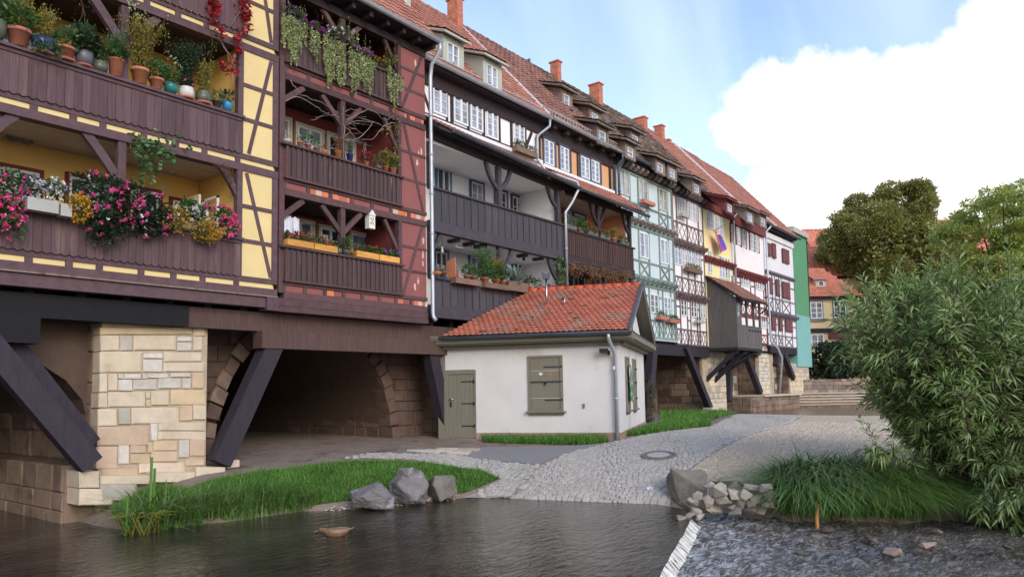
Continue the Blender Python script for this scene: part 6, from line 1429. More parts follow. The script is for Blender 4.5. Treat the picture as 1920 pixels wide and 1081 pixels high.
# --- upper balcony of the yellow house: a row of pots
zr = 7.13 + .99; YR = F0 - .02
def xat(u, z, Y=YR):
    for v in range(0, 700, 4):
        p = onY(u, v, Y)
        if p.z <= z: return p.x
    return onY(u, 300, Y).x
rowp = [
 (-8, .13, .3, 'bowl', 'moss_glaze', [('pot_leaf', 'airy', .2, 60)], 'large greenish glazed pot at the left edge of the yellow upper balcony', False),
 (34, .16, .27, 'classic', 'terracotta', [('pot_leaf', 'bush', .24, 260), ('gold_leaf', 'airy', .32, 40)], 'wide terracotta pot with a tousled green plant beside the blue glazed pot', False),
 (80, .16, .24, 'bowl', 'blue_glaze', [('pot_leaf', 'trail', .12, 24), ('gold_leaf', 'airy', .26, 46)], 'dark blue glazed bowl with thin grassy growth on a terracotta saucer', True),
 (121, .15, .22, 'classic', 'terracotta', [('ivy_leaf', 'bush', .2, 200), ('yellow_petal', 'dots', .19, 6)], 'terracotta pot with yellow blossoms beside the blue glazed bowl', True),
 (157, .13, .25, 'bowl', 'grey_glaze', [('dark_leaf', 'bush', .24, 320), ('pot_leaf', 'airy', .24, 40)], 'slate grey glazed pot with a dense dark green plant', True),
 (187, .115, .17, 'jar', 'moss_glaze', [('pot_leaf', 'airy', .14, 26)], 'squat mossy glazed pot between the slate pot and the tall pale pot', False),
 (217, .12, .3, 'tall', 'terracotta', [('pot_leaf', 'bush', .2, 300), ('ivy_leaf', 'airy', .28, 20)], 'tall pale terracotta pot with a round green plant left of the balcony post', False),
 (262, .14, .27, 'classic', 'terracotta', [('gold_leaf', 'airy', .46, 150), ('dark_leaf', 'bush', .12, 60)], 'stained terracotta pot with tall feathery yellow green shoots right of the post', False),
 (293, .12, .19, 'classic', 'terracotta', [('pot_leaf', 'bush', .2, 300)], 'terracotta pot with blue green leaves between the feathery plant and the teal pot', False),
 (320, .115, .18, 'bowl', 'teal_glaze', [('pot_leaf', 'bush', .17, 220)], 'round teal glazed pot on the upper yellow balcony', False),
 (349, .135, .2, 'jar', 'white_glaze', [('dark_leaf', 'airy', .42, 150), ('pink_petal', 'dots', .13, 14), ('pot_leaf', 'bush', .13, 110)], 'white glazed pot with tall fine dark shoots and small pink blossoms', True),
 (381, .14, .22, 'jar', 'moss_glaze', [('gold_leaf', 'airy', .3, 70)], 'brown green ribbed jar with straw coloured shoots on a saucer', True),
 (407, .09, .15, 'classic', 'moss_glaze', [('ivy_leaf', 'bush', .13, 120)], 'small olive pot with bright green leaves beside the bright blue pot', False),
 (426, .09, .19, 'bowl', 'sky_glaze', [('dark_leaf', 'bush', .14, 130), ('lilac_petal', 'dots', .13, 6)], 'bright blue glazed pot at the right end of the yellow upper balcony', False)]
for (u, r_, h_, k_, pm, lf, lab, sc) in rowp:
    potted(lab, (xat(u, zr), YR, zr + .004), r_ * 1.2, h_ * 1.15, k_, pm, [(a, b_, c * 1.15, int(d * 1.2)) for a, b_, c, d in lf], sc, 'pots along the upper balcony of the yellow house')
# dry and green tendrils hanging above the pots
def vine(name, label, paths, leafm, n, L, Wd, r=.012, stemm='bark', spread=.06, group=None, cat='vine', parent=None, petals=None):
    p0 = paths[0][0]; t = thing(name, label, cat, tuple(p0), 0, group) if parent is None else parent
    b = MB(); C = []
    for pth in paths:
        P = [Vector(p) for p in pth]; Q = []
        for a, c in zip(P[:-1], P[1:]):
            for k in range(4): Q.append(a.lerp(c, k / 4) + Vector((R.uniform(-1, 1), R.uniform(-1, 1), R.uniform(-1, 1))) * .025)
        Q.append(P[-1]); b.tube(Q, [r * (1 - .6 * i / len(Q)) for i in range(len(Q))], 5)
        C += Q
    b.build('stem', stemm, t)
    if n:
        C = np.array([tuple(c) for c in C]); P = C[NP.integers(0, len(C), n)] + NP.normal(size=(n, 3)) * spread
        V, F = leaf_arrays(P, NP.normal(size=(n, 3)) + [0, -.5, -.4], L * NP.uniform(.6, 1.3, n), Wd, fold=.15); foliage('foliage', V, F, leafm, t)
    return t
pf = lambda u, v, Y=F0 - .1: onY(u, v, Y)
vine('trailing_vine', 'thin trailing vine with small orange blossoms hanging beside the balcony post', [[pf(246, -10), pf(262, 20), pf(268, 35)], [pf(232, 0), pf(250, 22)], [pf(308, 40), pf(312, 80), pf(322, 115), pf(337, 125)]], 'pale_leaf', 110, .06, .04, .006)
vine('trailing_vine', 'sparse green tendril hanging down near the right end of the yellow upper balcony', [[pf(398, 70), pf(397, 100), pf(390, 130), pf(392, 160)]], 'ivy_leaf', 70, .05, .035, .006)
vine('trailing_vine', 'dark dry tendril hanging from the ceiling at the left of the yellow upper balcony', [[pf(150, -5), pf(155, 20), pf(150, 40), pf(140, 55)], [pf(155, 20), pf(160, 45)]], 'dark_leaf', 60, .06, .03, .01)
vine('climbing_vine', 'green climbing vine with heart shaped leaves on the post of the lower yellow balcony', [[pf(262, 330), pf(275, 300), pf(262, 272), pf(250, 268)], [pf(275, 300), pf(300, 280), pf(335, 285)], [pf(280, 340), pf(285, 300)], [pf(262, 272), pf(285, 268), pf(312, 300)]], 'ivy_leaf', 260, .11, .1, .008, spread=.1)
vine('dead_vine', 'dry bare twigs tangled on the right brace of the lower yellow balcony', [[pf(400 + 30 * R.random(), 305 + 12 * R.random()), pf(418 + 20 * R.random(), 318), pf(425 + 12 * R.random(), 345 * 1.0)] for _ in range(12)], 'dry_leaf', 30, .05, .03, .007)
vine('red_creeper', 'crimson creeper with bare grey stems at the top right of the yellow house', [[pf(395, -30, F0 - .15), pf(402, 12, F0 - .15), pf(400, 35, F0 - .15)], [pf(400, 40), pf(408, 65), pf(425, 95), pf(432, 130), pf(434, 160)], [pf(455, -30), pf(452, 20), pf(438, 38), pf(425, 60)], [pf(410, 70), pf(420, 90), pf(437, 110), pf(433, 150)], [pf(450, 20), pf(462, 35), pf(464, 55)]], 'red_leaf', 0, .1, .08, .012, 'weathered_wood')
rc = [o for o in bpy.data.objects if o.name.startswith('red_creeper')][0]
Cn = []
for (u, v, r_, n) in ((400, 0, .14, 90), (402, 18, .12, 80), (400, 35, .08, 30), (458, 5, .14, 80), (460, 28, .14, 90), (463, 50, .1, 36), (412, 54, .08, 30), (446, 72, .09, 40), (447, 92, .08, 34), (418, 125, .1, 46), (438, 127, .12, 50), (455, 60, .06, 12), (415, 68, .08, 18)):
    c = np.array(pf(u, v, F0 - .16)); n = int(n * .6); Cn.append(c + NP.normal(size=(n, 3)) * r_ * [.5, .35, .7])
C = np.concatenate(Cn); V, F = leaf_arrays(C, NP.normal(size=C.shape) + [0, -.6, -.5], .11, .08, fold=.15); foliage('foliage', V, F, 'red_leaf', rc)
# light bulbs strung below the ceiling
BL = thing('string_lights', 'string of small clear bulbs hung below the ceiling of the upper yellow balcony', 'string lights', pf(340, 60, F0 + .6)); b = MB(); b2 = MB()
pts = [pf(u, v, F0 + .6) for u, v in ((150, 0), (175, 12), (270, 42), (300, 52), (330, 62), (342, 64), (358, 66), (371, 75))]; b.tube(pts, .006, 4)
for p in pts[1:]: MB().lathe([(.01, -.03), (.035, -.08), (.03, -.12), (.005, -.14)], p, 8).build('bulb', 'grey_glaze', BL)
b.build('cable', 'iron', BL)
# --- lower balcony of the yellow house: hanging geraniums
def flower_mass(label, cells, leafm, petm, nl, nb, name='geranium', cat='flowers', Ll=.075, bl=.045, box=None, group=None, extra=None):
    """leaf and blossom masses spread through ellipsoid cells (u, v, radius, vertical radius)"""
    cs = [(np.array(pf(u, v, F0 - .22)), rx, rz) for (u, v, rx, rz) in cells]
    t = thing(name, label, cat, tuple(cs[0][0]), 0, group); Ls = []; Bs = []; wts = np.array([rx * rz for _, rx, rz in cs]); wts /= wts.sum()
    for (c, rx, rz), w in zip(cs, wts):
        n = max(8, int(nl * w)); P, d = ball_pts(n, c, (rx, .2, rz), .3); Ls.append(leaf_arrays(P, d + NP.normal(size=(n, 3)) * .5 + [0, -.4, .1], Ll * NP.uniform(.6, 1.3, n), Ll * .85, fold=.15))
        n = max(3, int(nb * w)); P, d = ball_pts(n, c, (rx * 1.05, .25, rz * 1.05), .85); P[:, 1] = c[1] - np.abs(P[:, 1] - c[1]); Bs.append(P)
    foliage('foliage', *join_arrays(*Ls), leafm, t); P = np.concatenate(Bs); P = np.concatenate([P, P + NP.normal(size=P.shape) * .02, P + NP.normal(size=P.shape) * .025]); foliage('blossom', *blossom_arrays(P, bl), petm, t)
    if extra: foliage('blossom', *blossom_arrays(P[NP.integers(0, len(P), extra[1])] + NP.normal(size=(extra[1], 3)) * .05, bl), extra[0], t)
    return t
flower_mass('pink geranium hanging low over the boards at the far left of the yellow house', [(12, 350, .35, .35), (10, 395, .3, .3), (22, 425, .22, .2), (30, 345, .25, .2), (-20, 380, .4, .5)], 'pot_leaf', 'pink_petal', 1200, 70)
flower_mass('white and blue flowers above the whitewashed box on the lower yellow balcony', [(70, 350, .2, .18), (95, 355, .24, .2), (110, 362, .16, .12)], 'pot_leaf', 'white_petal', 420, 26, 'flowering_plant', extra=('blue_glaze', 14))
flower_mass('largest pink geranium spilling down the middle of the lower yellow balcony', [(175, 345, .4, .22), (185, 385, .45, .3), (205, 420, .45, .3), (190, 438, .3, .22), (240, 360, .35, .25), (250, 400, .4, .32), (285, 390, .4, .35), (275, 420, .35, .28), (300, 415, .25, .3), (215, 350, .3, .2)], 'dark_leaf', 'pink_petal', 3000, 58, extra=('white_petal', 12))
flower_mass('yellow flowered ball shaped plant hanging left of the large pink geranium', [(146, 390, .22, .25)], 'gold_leaf', 'yellow_petal', 500, 60, 'flowering_plant', Ll=.05, bl=.025)
flower_mass('yellow flowered plant hanging between pink and white geraniums on the lower yellow balcony', [(330, 412, .26, .26)], 'gold_leaf', 'yellow_petal', 520, 40, 'flowering_plant', Ll=.05, bl=.022)
flower_mass('low hanging golden flowered plant near the right end of the lower yellow balcony', [(385, 435, .33, .24)], 'gold_leaf', 'yellow_petal', 900, 60, 'flowering_plant', Ll=.05, bl=.02, extra=('orange_petal', 30))
flower_mass('white geranium above the golden plant on the lower yellow balcony', [(352, 388, .25, .18), (368, 402, .22, .2), (345, 400, .2, .2)], 'pot_leaf', 'white_petal', 520, 26)
flower_mass('small pink geranium at the right end of the lower yellow balcony beside the timber strip', [(418, 405, .25, .2), (425, 425, .2, .22), (440, 428, .1, .1), (385, 390, .16, .1)], 'pot_leaf', 'pink_petal', 480, 34)
b = MB(); p, q = pf(42, 370), pf(100, 385); tagp(MB().box(p.x, q.x, F0 - .34, F0 - .13, 5.22, 5.44).build('planter_box', 'plastic_grey'), 'long whitewashed planter box under the white and blue flowers', 'planter'); p, q = pf(104, 385), pf(125, 392); tagp(MB().box(p.x, q.x, F0 - .34, F0 - .13, 5.2, 5.42).build('planter_box', 'plastic_grey'), 'short whitewashed planter box next to the yellow ball plant', 'planter')
# --- red house, top balcony: trailing plants
def strings(label, us, vtop, vbots, n_per, m='pale_leaf', group='trailing plants on the top red balcony'):
    pts = []; p0 = pf(us[0], vtop[0], F0 - .18); t = thing('trailing_plant', label, 'trailing plant', tuple(p0), 0, group)
    for u, vt, vb in zip(us, vtop, vbots):
        a = np.array(pf(u, vt, F0 - .2)); c = np.array(pf(u, vb, F0 - .17)); n = int((vb - vt) * n_per)
        tt = NP.random(n)[:, None]; pts.append(a + (c - a) * tt + NP.normal(size=(n, 3)) * [.014, .014, .02] * (1.7 - tt))
    P = np.concatenate(pts); V, F = leaf_arrays(P, NP.normal(size=P.shape) + [0, -.6, -.2], .05 * NP.uniform(.7, 1.2, len(P)), .04, fold=.1); foliage('foliage', V, F, m, t)
    return t
def fan(u0, u1, n): return [u0 + (u1 - u0) * i / (n - 1) + R.uniform(-1, 1) for i in range(n)]
def trail(label, u0, u1, vt0, vt1, vbs, den=2.6): 
    n = len(vbs); strings(label, fan(u0, u1, n), [vt0 + (vt1 - vt0) * i / (n - 1) for i in range(n)], vbs, den)
trail('broad curtain of pale green trailing stems at the left end of the top red balcony', 530, 572, 28, 45, [80, 88, 75, 95, 118, 110, 125, 92, 100, 70, 85])
trail('short wisp of trailing stems right of the broad curtain on the top red balcony', 584, 598, 55, 66, [95, 105, 118, 88])
trail('long narrow veil of trailing stems left of the balcony post reaching below the boards', 608, 632, 66, 78, [120, 140, 165, 158, 148, 120, 100])
trail('slim double trail of green stems just left of the post on the top red balcony', 634, 646, 78, 86, [155, 162, 160, 150])
trail('long trail of green stems just right of the post on the top red balcony', 656, 676, 92, 100, [140, 172, 180, 165, 150])
trail('wide veil of trailing stems in the middle right of the top red balcony', 680, 706, 104, 118, [150, 172, 165, 176, 160, 130, 120], 2.6)
trail('trailing stems at the right end of the top red balcony hanging onto the panel strip', 728, 756, 122, 150, [170, 190, 205, 195, 172, 168], 2.6)
def clump(label, cells, leafm, petm, nl, nb, name='flowering_plant', extra=None, Yp=F0 - .12, Ll=.06, bl=.035, spikes=0):
    cs = [np.array(pf(u, v, Yp)) for (u, v, r) in cells]; t = thing(name, label, 'flowers', tuple(cs[0])); Ls = []; Ps = []
    for c, (u, v, r) in zip(cs, cells):
        n = nl // len(cells); P, d = ball_pts(n, c, (r, r * .7, r), .3); Ls.append(leaf_arrays(P, d + NP.normal(size=(n, 3)) * .5 + [0, -.3, .3], Ll, Ll * .7))
        P, d = ball_pts(max(2, nb // len(cells)), c + [0, -.04, r * .3], (r, r * .7, r * .8), .8); Ps.append(P)
    foliage('foliage', *join_arrays(*Ls), leafm, t); P = np.concatenate(Ps)
    if nb: foliage('blossom', *blossom_arrays(np.concatenate([P, P + NP.normal(size=P.shape) * .015]), bl), petm, t)
    if spikes:
        P0 = np.array([cs[i % len(cs)] for i in range(spikes)]) + NP.normal(size=(spikes, 3)) * [.1, .05, .02]; C = np.concatenate([P0 + [R.uniform(-.02, .02), 0, .04 * i] for i in range(12)]); foliage('spike', *leaf_arrays(C, NP.normal(size=C.shape) + [0, 0, 1], .06, .02), 'gold_leaf', t)
    return t
clump('bushy plant with a small garden ornament at the left end of the top red balcony', [(540, 20, .2), (560, 30, .2)], 'grey_leaf', 'lilac_petal', 260, 8)
clump('magenta flowers between the first two trailing curtains of the top red balcony', [(574, 48, .13), (592, 52, .14), (604, 62, .12)], 'grey_leaf', 'purple_petal', 260, 22, spikes=5)
clump('grey leaved plant with pale blossoms around the post of the top red balcony', [(620, 62, .16), (637, 60, .15), (652, 62, .17), (660, 82, .16)], 'grey_leaf', 'white_petal', 340, 16, spikes=4)
clump('magenta flowers right of the post on the top red balcony', [(668, 95, .14), (678, 100, .13), (690, 100, .13)], 'grey_leaf', 'purple_petal', 220, 16, spikes=5)
clump('mixed flowers with yellow blossoms near the right end of the top red balcony', [(705, 115, .15), (718, 118, .14), (727, 125, .12), (738, 112, .12)], 'pot_leaf', 'yellow_petal', 300, 14, extra=None, spikes=4)
# bare vine over the middle balcony
paths = []
for (u, v) in ((640, 215), (645, 235), (640, 260)):
    for k in range(9):
        a = R.uniform(0, 6.28); L = R.uniform(20, 70); paths.append([pf(u, v, F0 + .1), pf(u + L * .5 * math.cos(a), v + L * .35 * math.sin(a), F0 + R.uniform(-.1, .5)), pf(u + L * math.cos(a) * 1.1, v + L * .55 * math.sin(a) + 8, F0 + R.uniform(-.05, .8))])
paths += [[pf(535, 190), pf(560, 180), pf(590, 200), pf(615, 215), pf(640, 220)], [pf(545, 150), pf(565, 180), pf(600, 190), pf(640, 215)], [pf(740, 230), pf(720, 235), pf(700, 262), pf(670, 262)], [pf(650, 265), pf(680, 255), pf(700, 230), pf(735, 240)], [pf(652, 225), pf(690, 205), pf(725, 225), pf(742, 215)], [pf(644, 300), pf(645, 240), pf(644, 200)]]
vine('bare_vine', 'tangle of bare brown vine stems spread across the middle red balcony', paths, 'dry_leaf', 60, .05, .03, .014, 'weathered_wood')
vine('climbing_vine', 'leafy climber growing down the right post of the middle red balcony', [[pf(742, 210), pf(745, 250), pf(740, 290), pf(742, 310)], [pf(735, 235), pf(720, 245)]], 'gold_leaf', 130, .06, .05, .01, spread=.07)
# pots of the middle balcony
zr2 = 6.77 + 1.035
for (u, r_, h_, k_, pm, lf, lab) in (
 (539, .1, .09, 'bowl', 'plastic_grey', [('pot_leaf', 'bush', .07, 30)], 'shallow pale dish at the left end of the middle red balcony'),
 (563, .075, .13, 'classic', 'terracotta', [('dark_leaf', 'bush', .09, 90)], 'small terracotta pot with a dark rosette on the middle red balcony'),
 (578, .075, .12, 'classic', 'terracotta', [('pot_leaf', 'bush', .16, 170)], 'terracotta pot with a fresh green fern like plant on the middle red balcony'),
 (593, .065, .1, 'classic', 'terracotta', [('ivy_leaf', 'bush', .11, 100)], 'small terracotta pot with a grassy tuft on the middle red balcony'),
 (608, .075, .1, 'bowl', 'terracotta', [('red_leaf', 'bush', .08, 60), ('dark_leaf', 'bush', .08, 40)], 'small pot with reddish leaves left of the middle balcony post'),
 (634, .1, .17, 'tall', 'terracotta', [('dry_leaf', 'airy', .2, 14)], 'tall terracotta pot with a bare stem left of the middle balcony post'),
 (656, .09, .19, 'tall', 'blue_glaze', [('grey_leaf', 'airy', .16, 14)], 'blue and white glazed pot right of the middle balcony post'),
 (687, .075, .12, 'tall', 'terracotta', [('red_leaf', 'bush', .17, 170), ('dark_leaf', 'bush', .16, 120)], 'pale clay pot with a bushy dark purple plant on the middle red balcony'),
 (709, .1, .09, 'bowl', 'moss_glaze', [('ivy_leaf', 'bush', .18, 90)], 'pot hidden under big bright green leaves on the middle red balcony'),
 (723, .08, .14, 'tall', 'terracotta', [('gold_leaf', 'airy', .22, 60)], 'terracotta pot with yellowing shoots on the middle red balcony'),
 (737, .1, .16, 'tall', 'terracotta', [('pot_leaf', 'bush', .17, 170), ('gold_leaf', 'airy', .2, 30)], 'pale terracotta pot with a green shrub at the right end of the middle red balcony')):
    potted(lab, (xat(u, zr2, F0 - .03), F0 - .03, zr2 + .003), r_, h_, k_, pm, lf, False, 'pots along the middle red balcony')
# bottom balcony: planter boxes with red geraniums
zr3 = 4.36 + 1.035
def planter(label, u0, u1, z, m, Y=F0 - .05, h=.15, d=.18, parent=None):
    a, b_ = xat(u0, z + .1, Y), xat(u1, z + .1, Y); t = thing('planter_box', label, 'planter', ((a + b_) / 2, Y, z)); piece('front_board', m, t, a, b_, Y - d / 2, Y - d / 2 + .02, z, z + h); piece('back_board', m, t, a, b_, Y + d / 2 - .02, Y + d / 2, z, z + h)
    piece('end_board', m, t, a, a + .02, Y - d / 2 + .021, Y + d / 2 - .021, z, z + h); piece('end_board', m, t, b_ - .02, b_, Y - d / 2 + .021, Y + d / 2 - .021, z, z + h); piece('soil', 'mud', t, a + .021, b_ - .021, Y - d / 2 + .021, Y + d / 2 - .021, z, z + h - .03); return a, b_
for (u0, u1, lab) in ((535, 584, 'light wooden planter box at the left end of the bottom red balcony'), (586, 629, 'light wooden planter box left of the post on the bottom red balcony'), (665, 706, 'light wooden planter box right of the post on the bottom red balcony'), (708, 745, 'light wooden planter box at the right end of the bottom red balcony')): planter(lab, u0, u1, zr3 + .003, 'planter_wood')
clump('red geranium in the left planter box of the bottom red balcony', [(540, 442, .11), (560, 444, .13), (575, 450, .14)], 'pot_leaf', 'red_petal', 420, 16, 'geranium', Yp=F0 - .03, bl=.04)
clump('red and pink geranium in the planter box left of the bottom balcony post', [(590, 453, .14), (605, 455, .14), (622, 462, .13)], 'pot_leaf', 'red_petal', 420, 14, 'geranium', Yp=F0 - .03, bl=.04)
clump('red geranium in the planter box right of the bottom balcony post', [(672, 467, .12), (690, 469, .14), (702, 472, .13)], 'pot_leaf', 'red_petal', 380, 10, 'geranium', Yp=F0 - .03, bl=.035)
clump('lilac and red flowers in the right planter box of the bottom red balcony', [(715, 474, .12), (730, 477, .13), (742, 482, .12)], 'pot_leaf', 'lilac_petal', 360, 14, 'geranium', Yp=F0 - .03, bl=.035)
for (u, r_, h_, k_, pm, lf, lab) in ((636, .07, .13, 'jar', 'moss_glaze', [('pot_leaf', 'bush', .1, 70)], 'small pot squeezed between planter box and post on the bottom red balcony'), (649, .1, .13, 'bowl', 'moss_glaze', [('pot_leaf', 'bush', .19, 260), ('red_petal', 'dots', .17, 5)], 'round dark pot with a leafy geranium at the bottom balcony post'), (660, .06, .1, 'classic', 'terracotta', [('pot_leaf', 'bush', .08, 40)], 'tiny terracotta pot right of the bottom balcony post')):
    potted(lab, (xat(u, zr3, F0 - .05), F0 - .05, zr3 + .003), r_, h_, k_, pm, lf, False, 'pots on the bottom red balcony')
# laundry and bird lantern
LN = thing('laundry', 'white towels hung up to dry at the left of the bottom red balcony', 'laundry', pf(545, 420, F0 + .1)); b = MB()
for (u0, u1, v0, v1) in ((527, 545, 398, 448), (546, 560, 405, 445)):
    a, c = pf(u0, v0, F0 + .12), pf(u1, v1, F0 + .12); n = 14; t = []; bo = []
    for i in range(n + 1):
        x = a.x + (c.x - a.x) * i / n; y = F0 + .12 + .035 * math.sin(i * 2.3); t.append((x, y, a.z - .1 * abs(i / n - .5))); bo.append((x + .02 * math.sin(i), y + .02 * math.sin(i * 1.7), c.z + .03 * math.sin(i * 1.3)))
    b.poly(t + bo, [(i, i + 1, n + 2 + i, n + 1 + i) for i in range(n)], True)
b.build('towel', 'cloth', LN); MB().tube([pf(524, 396, F0 + .12), pf(575, 420, F0 + .12), pf(600, 425, F0 + .4)], .008, 5).build('line', 'iron', LN)
p = pf(694, 412, F0 + .05); LT = thing('bird_lantern', 'small white house shaped lantern hanging in the bottom red balcony', 'lantern', p, 0); b = MB()
b.box(p.x - .1, p.x - .06, p.y - .08, p.y + .08, p.z - .24, p.z + .1).box(p.x + .06, p.x + .1, p.y - .08, p.y + .08, p.z - .24, p.z + .1).box(p.x - .06, p.x + .06, p.y - .08, p.y + .08, p.z - .24, p.z - .14).box(p.x - .06, p.x + .06, p.y - .08, p.y + .08, p.z - .08, p.z - .02).box(p.x - .06, p.x + .06, p.y - .08, p.y + .08, p.z + .04, p.z + .1).box(p.x - .012, p.x + .012, p.y - .08, p.y + .08, p.z - .14, p.z + .04); b.build('body', 'lamp_white', LT)
fix_normals(MB().prism([(p.x - .12, p.y - .1, p.z + .1), (p.x + .12, p.y - .1, p.z + .1), (p.x, p.y - .1, p.z + .25)], (0, .2, 0)).build('roof', 'lamp_white', LT)); MB().tube([(p.x, p.y, p.z + .24), (p.x, p.y, p.z + .5)], .006, 4).build('hanger', 'iron', LT)
# --- white house: pots and crates on the lower balcony
zr4 = 5.2
def crate(label, u0, u1, z, m='old_crate_wood', h=.16): 
    a, b_ = planter(label, u0, u1, z, m, F0 - .18, h, .24)
crate('old weathered wooden box below the tomato plant on the white house balcony', 849, 897, zr4 - .12); crate('rough grey wooden box under the tall green plants of the white house balcony', 905, 949, zr4 - .12)
crate('grey wooden crate with a big agave beside the hut roof ridge', 949, 985, zr4 - .1, h=.3)
for (u, r_, h_, k_, pm, lf, lab) in ((818, .15, .1, 'bowl', 'terracotta', [('dry_leaf', 'airy', .05, 6)], 'wide shallow clay bowl at the left end of the white house balcony'), (831, .12, .12, 'classic', 'old_crate_wood', [('dry_leaf', 'airy', .05, 6)], 'small brown empty pot beside the clay bowl on the white house balcony'),
   (876, .11, .14, 'classic', 'terracotta', [('pot_leaf', 'bush', .2, 190)], 'terracotta pot with bright green herb in the left wooden box'), (888, .11, .14, 'classic', 'terracotta', [('pot_leaf', 'bush', .17, 150)], 'clay pot with spreading green leaves in the left wooden box'), (909, .13, .16, 'classic', 'terracotta', [('ivy_leaf', 'airy', .5, 90), ('pot_leaf', 'bush', .3, 240)], 'tall tomato like plant in the right wooden box of the white house balcony'), (930, .13, .16, 'classic', 'terracotta', [('gold_leaf', 'airy', .36, 80), ('pot_leaf', 'bush', .28, 260)], 'bushy green and yellow plant in the right wooden box of the white house balcony'), (942, .12, .14, 'classic', 'terracotta', [('dark_leaf', 'bush', .22, 220)], 'dark green shrub at the balcony post of the white house'),
   (968, .16, .12, 'bowl', 'moss_glaze', [('agave_leaf', 'spiky', .62, 26)], 'large blue grey agave in the wooden crate above the hut roof'), (992, .1, .14, 'classic', 'terracotta', [('dark_leaf', 'bush', .2, 220)], 'dark leafy pot plant right of the agave behind the hut roof'), (1008, .1, .14, 'classic', 'old_crate_wood', [('pot_leaf', 'bush', .18, 180)], 'green pot plant furthest right on the white house lower balcony')):
    potted(lab, (xat(u, zr4, F0 - .18), F0 - .18, zr4 + (.02 if pm != 'moss_glaze' else .1)), r_, h_, k_, pm, lf, False, 'pots on the white house balcony')
clump('rose red flowers at the right end of the white house lower balcony', [(1028, 540, .14), (1038, 542, .14), (1020, 543, .12)], 'pot_leaf', 'pink_petal', 220, 20)
vine('climbing_vine', 'ivy climbing the right corner post of the white house lower balcony', [[pf(1046, 545), pf(1048, 520), pf(1046, 495), pf(1050, 485)], [pf(1052, 545), pf(1053, 505)]], 'ivy_leaf', 240, .09, .07, .01, spread=.09)
a = pf(845, 500, F0 - .08); tagp(MB().bar((a.x, F0 - .12, 5.22), (a.x + .12, F0 + .02, 5.8), .34, .03, (1, 0, 0)).build('board_panel', 'terracotta'), 'brown wooden board leaning on the white house balcony rail', 'board'); tagp(MB().bar((a.x + .3, F0 - .12, 5.22), (a.x + .22, F0 + .02, 5.7), .05, .03, (1, 0, 0)).build('red_stick', 'red_petal'), 'red stick leaning beside the brown board on the white house balcony', 'stick')
p = pf(853, 492, F0); b = MB(); b.tube([(p.x + .13 * math.cos(t), F0, 5.45 + .22 * math.sin(t)) for t in [2 * math.pi * k / 14 for k in range(15)]], .022, 6); b.box(p.x - .1, p.x + .1, F0 + .01, F0 + .02, 5.28, 5.62); tagp(b.build('framed_mirror', 'weathered_wood'), 'oval framed picture leaning behind the red stick on the white house balcony', 'frame')
p = pf(861, 456, F0 + .3); b = MB(); b.tube([(p.x - .17, F0 + .3, p.z - .12), (p.x + .17, F0 + .3, p.z - .12), (p.x, F0 + .3, p.z), (p.x - .17, F0 + .3, p.z - .12)], .01, 5); b.tube([(p.x, F0 + .3, p.z), (p.x + .03, F0 + .3, p.z + .07), (p.x - .02, F0 + .3, p.z + .1)], .008, 5); tagp(b.build('clothes_hanger', 'lamp_white'), 'white clothes hanger hanging in the lower balcony of the white house', 'hanger')
p = pf(829, 462, F0 + .4); t = thing('hanging_bulb', 'bare bulb hanging on a cord in the left corner of the white house lower balcony', 'lamp', p); MB().tube([(p.x, p.y, p.z), (p.x, p.y, p.z + .55)], .008, 4).build('cord', 'iron', t); MB().lathe([(.03, 0), (.03, -.08), (.05, -.14), (.02, -.2)], p, 8).build('bulb', 'white_glaze', t)
p = pf(982, 478, F0 + .5); t = thing('hanging_lantern', 'small lantern hanging right of the post in the white house lower balcony', 'lamp', p); MB().tube([(p.x, p.y, p.z), (p.x, p.y, p.z + .2)], .008, 4).build('cord', 'iron', t); MB().lathe([(.06, 0), (.045, -.05), (.045, -.16), (.06, -.18)], p, 8).build('lamp_body', 'iron', t)
# window boxes
def wbox(label, u0, u1, v, Y, m='old_crate_wood', h=.16, leafs='pot_leaf', petals=None, n=160):
    a, c = onY(u0, v, Y), onY(u1, v, Y); t = thing('window_box', label, 'window box', ((a.x + c.x) / 2, Y - .12, a.z)); piece('box', m, t, a.x, c.x, Y - .26, Y - .07, a.z - h, a.z)
    k = 3; Ls = []
    for i in range(k):
        cc = np.array([a.x + (c.x - a.x) * (i + .5) / k, Y - .16, a.z + .08]); P, d = ball_pts(n // k, cc, ((c.x - a.x) / k * .6, .1, .14), .2); Ls.append(leaf_arrays(P, d + [0, -.3, .6], .09, .05))
    if n: foliage('foliage', *join_arrays(*Ls), leafs, t)
    return t
wbox('wooden window box with grey green plants on the white house upper floor', 958, 997, 274, F1 - .05, 'old_crate_wood', .2, 'grey_leaf', n=240)
wbox('empty clay coloured window box on the second top window of the pale blue house', 1198, 1219, 374, F1 - .06, 'terracotta', .16, n=0); wbox('window box with dark plants on the right middle windows of the brown framed house', 1281, 1308, 500, F1 - .06, 'old_crate_wood', .22, 'gold_leaf', n=200)
wbox('small pale window box under the top left windows of the brown framed house', 1270, 1284, 400, F1 - .06, 'plastic_grey', .14, n=0)
wbox('wooden window box with green plants at the lower left window of the pale blue house', 1228, 1243, 592, F1 - .06, 'terracotta', .16, 'pot_leaf', n=120); wbox('wooden window box with green plants at the lower right window of the pale blue house', 1247, 1265, 598, F1 - .06, 'terracotta', .16, 'pot_leaf', n=120); wbox('small white window box at the lower middle window of the brown framed house', 1299, 1313, 601, F1 - .06, 'plastic_grey', .1, n=40)
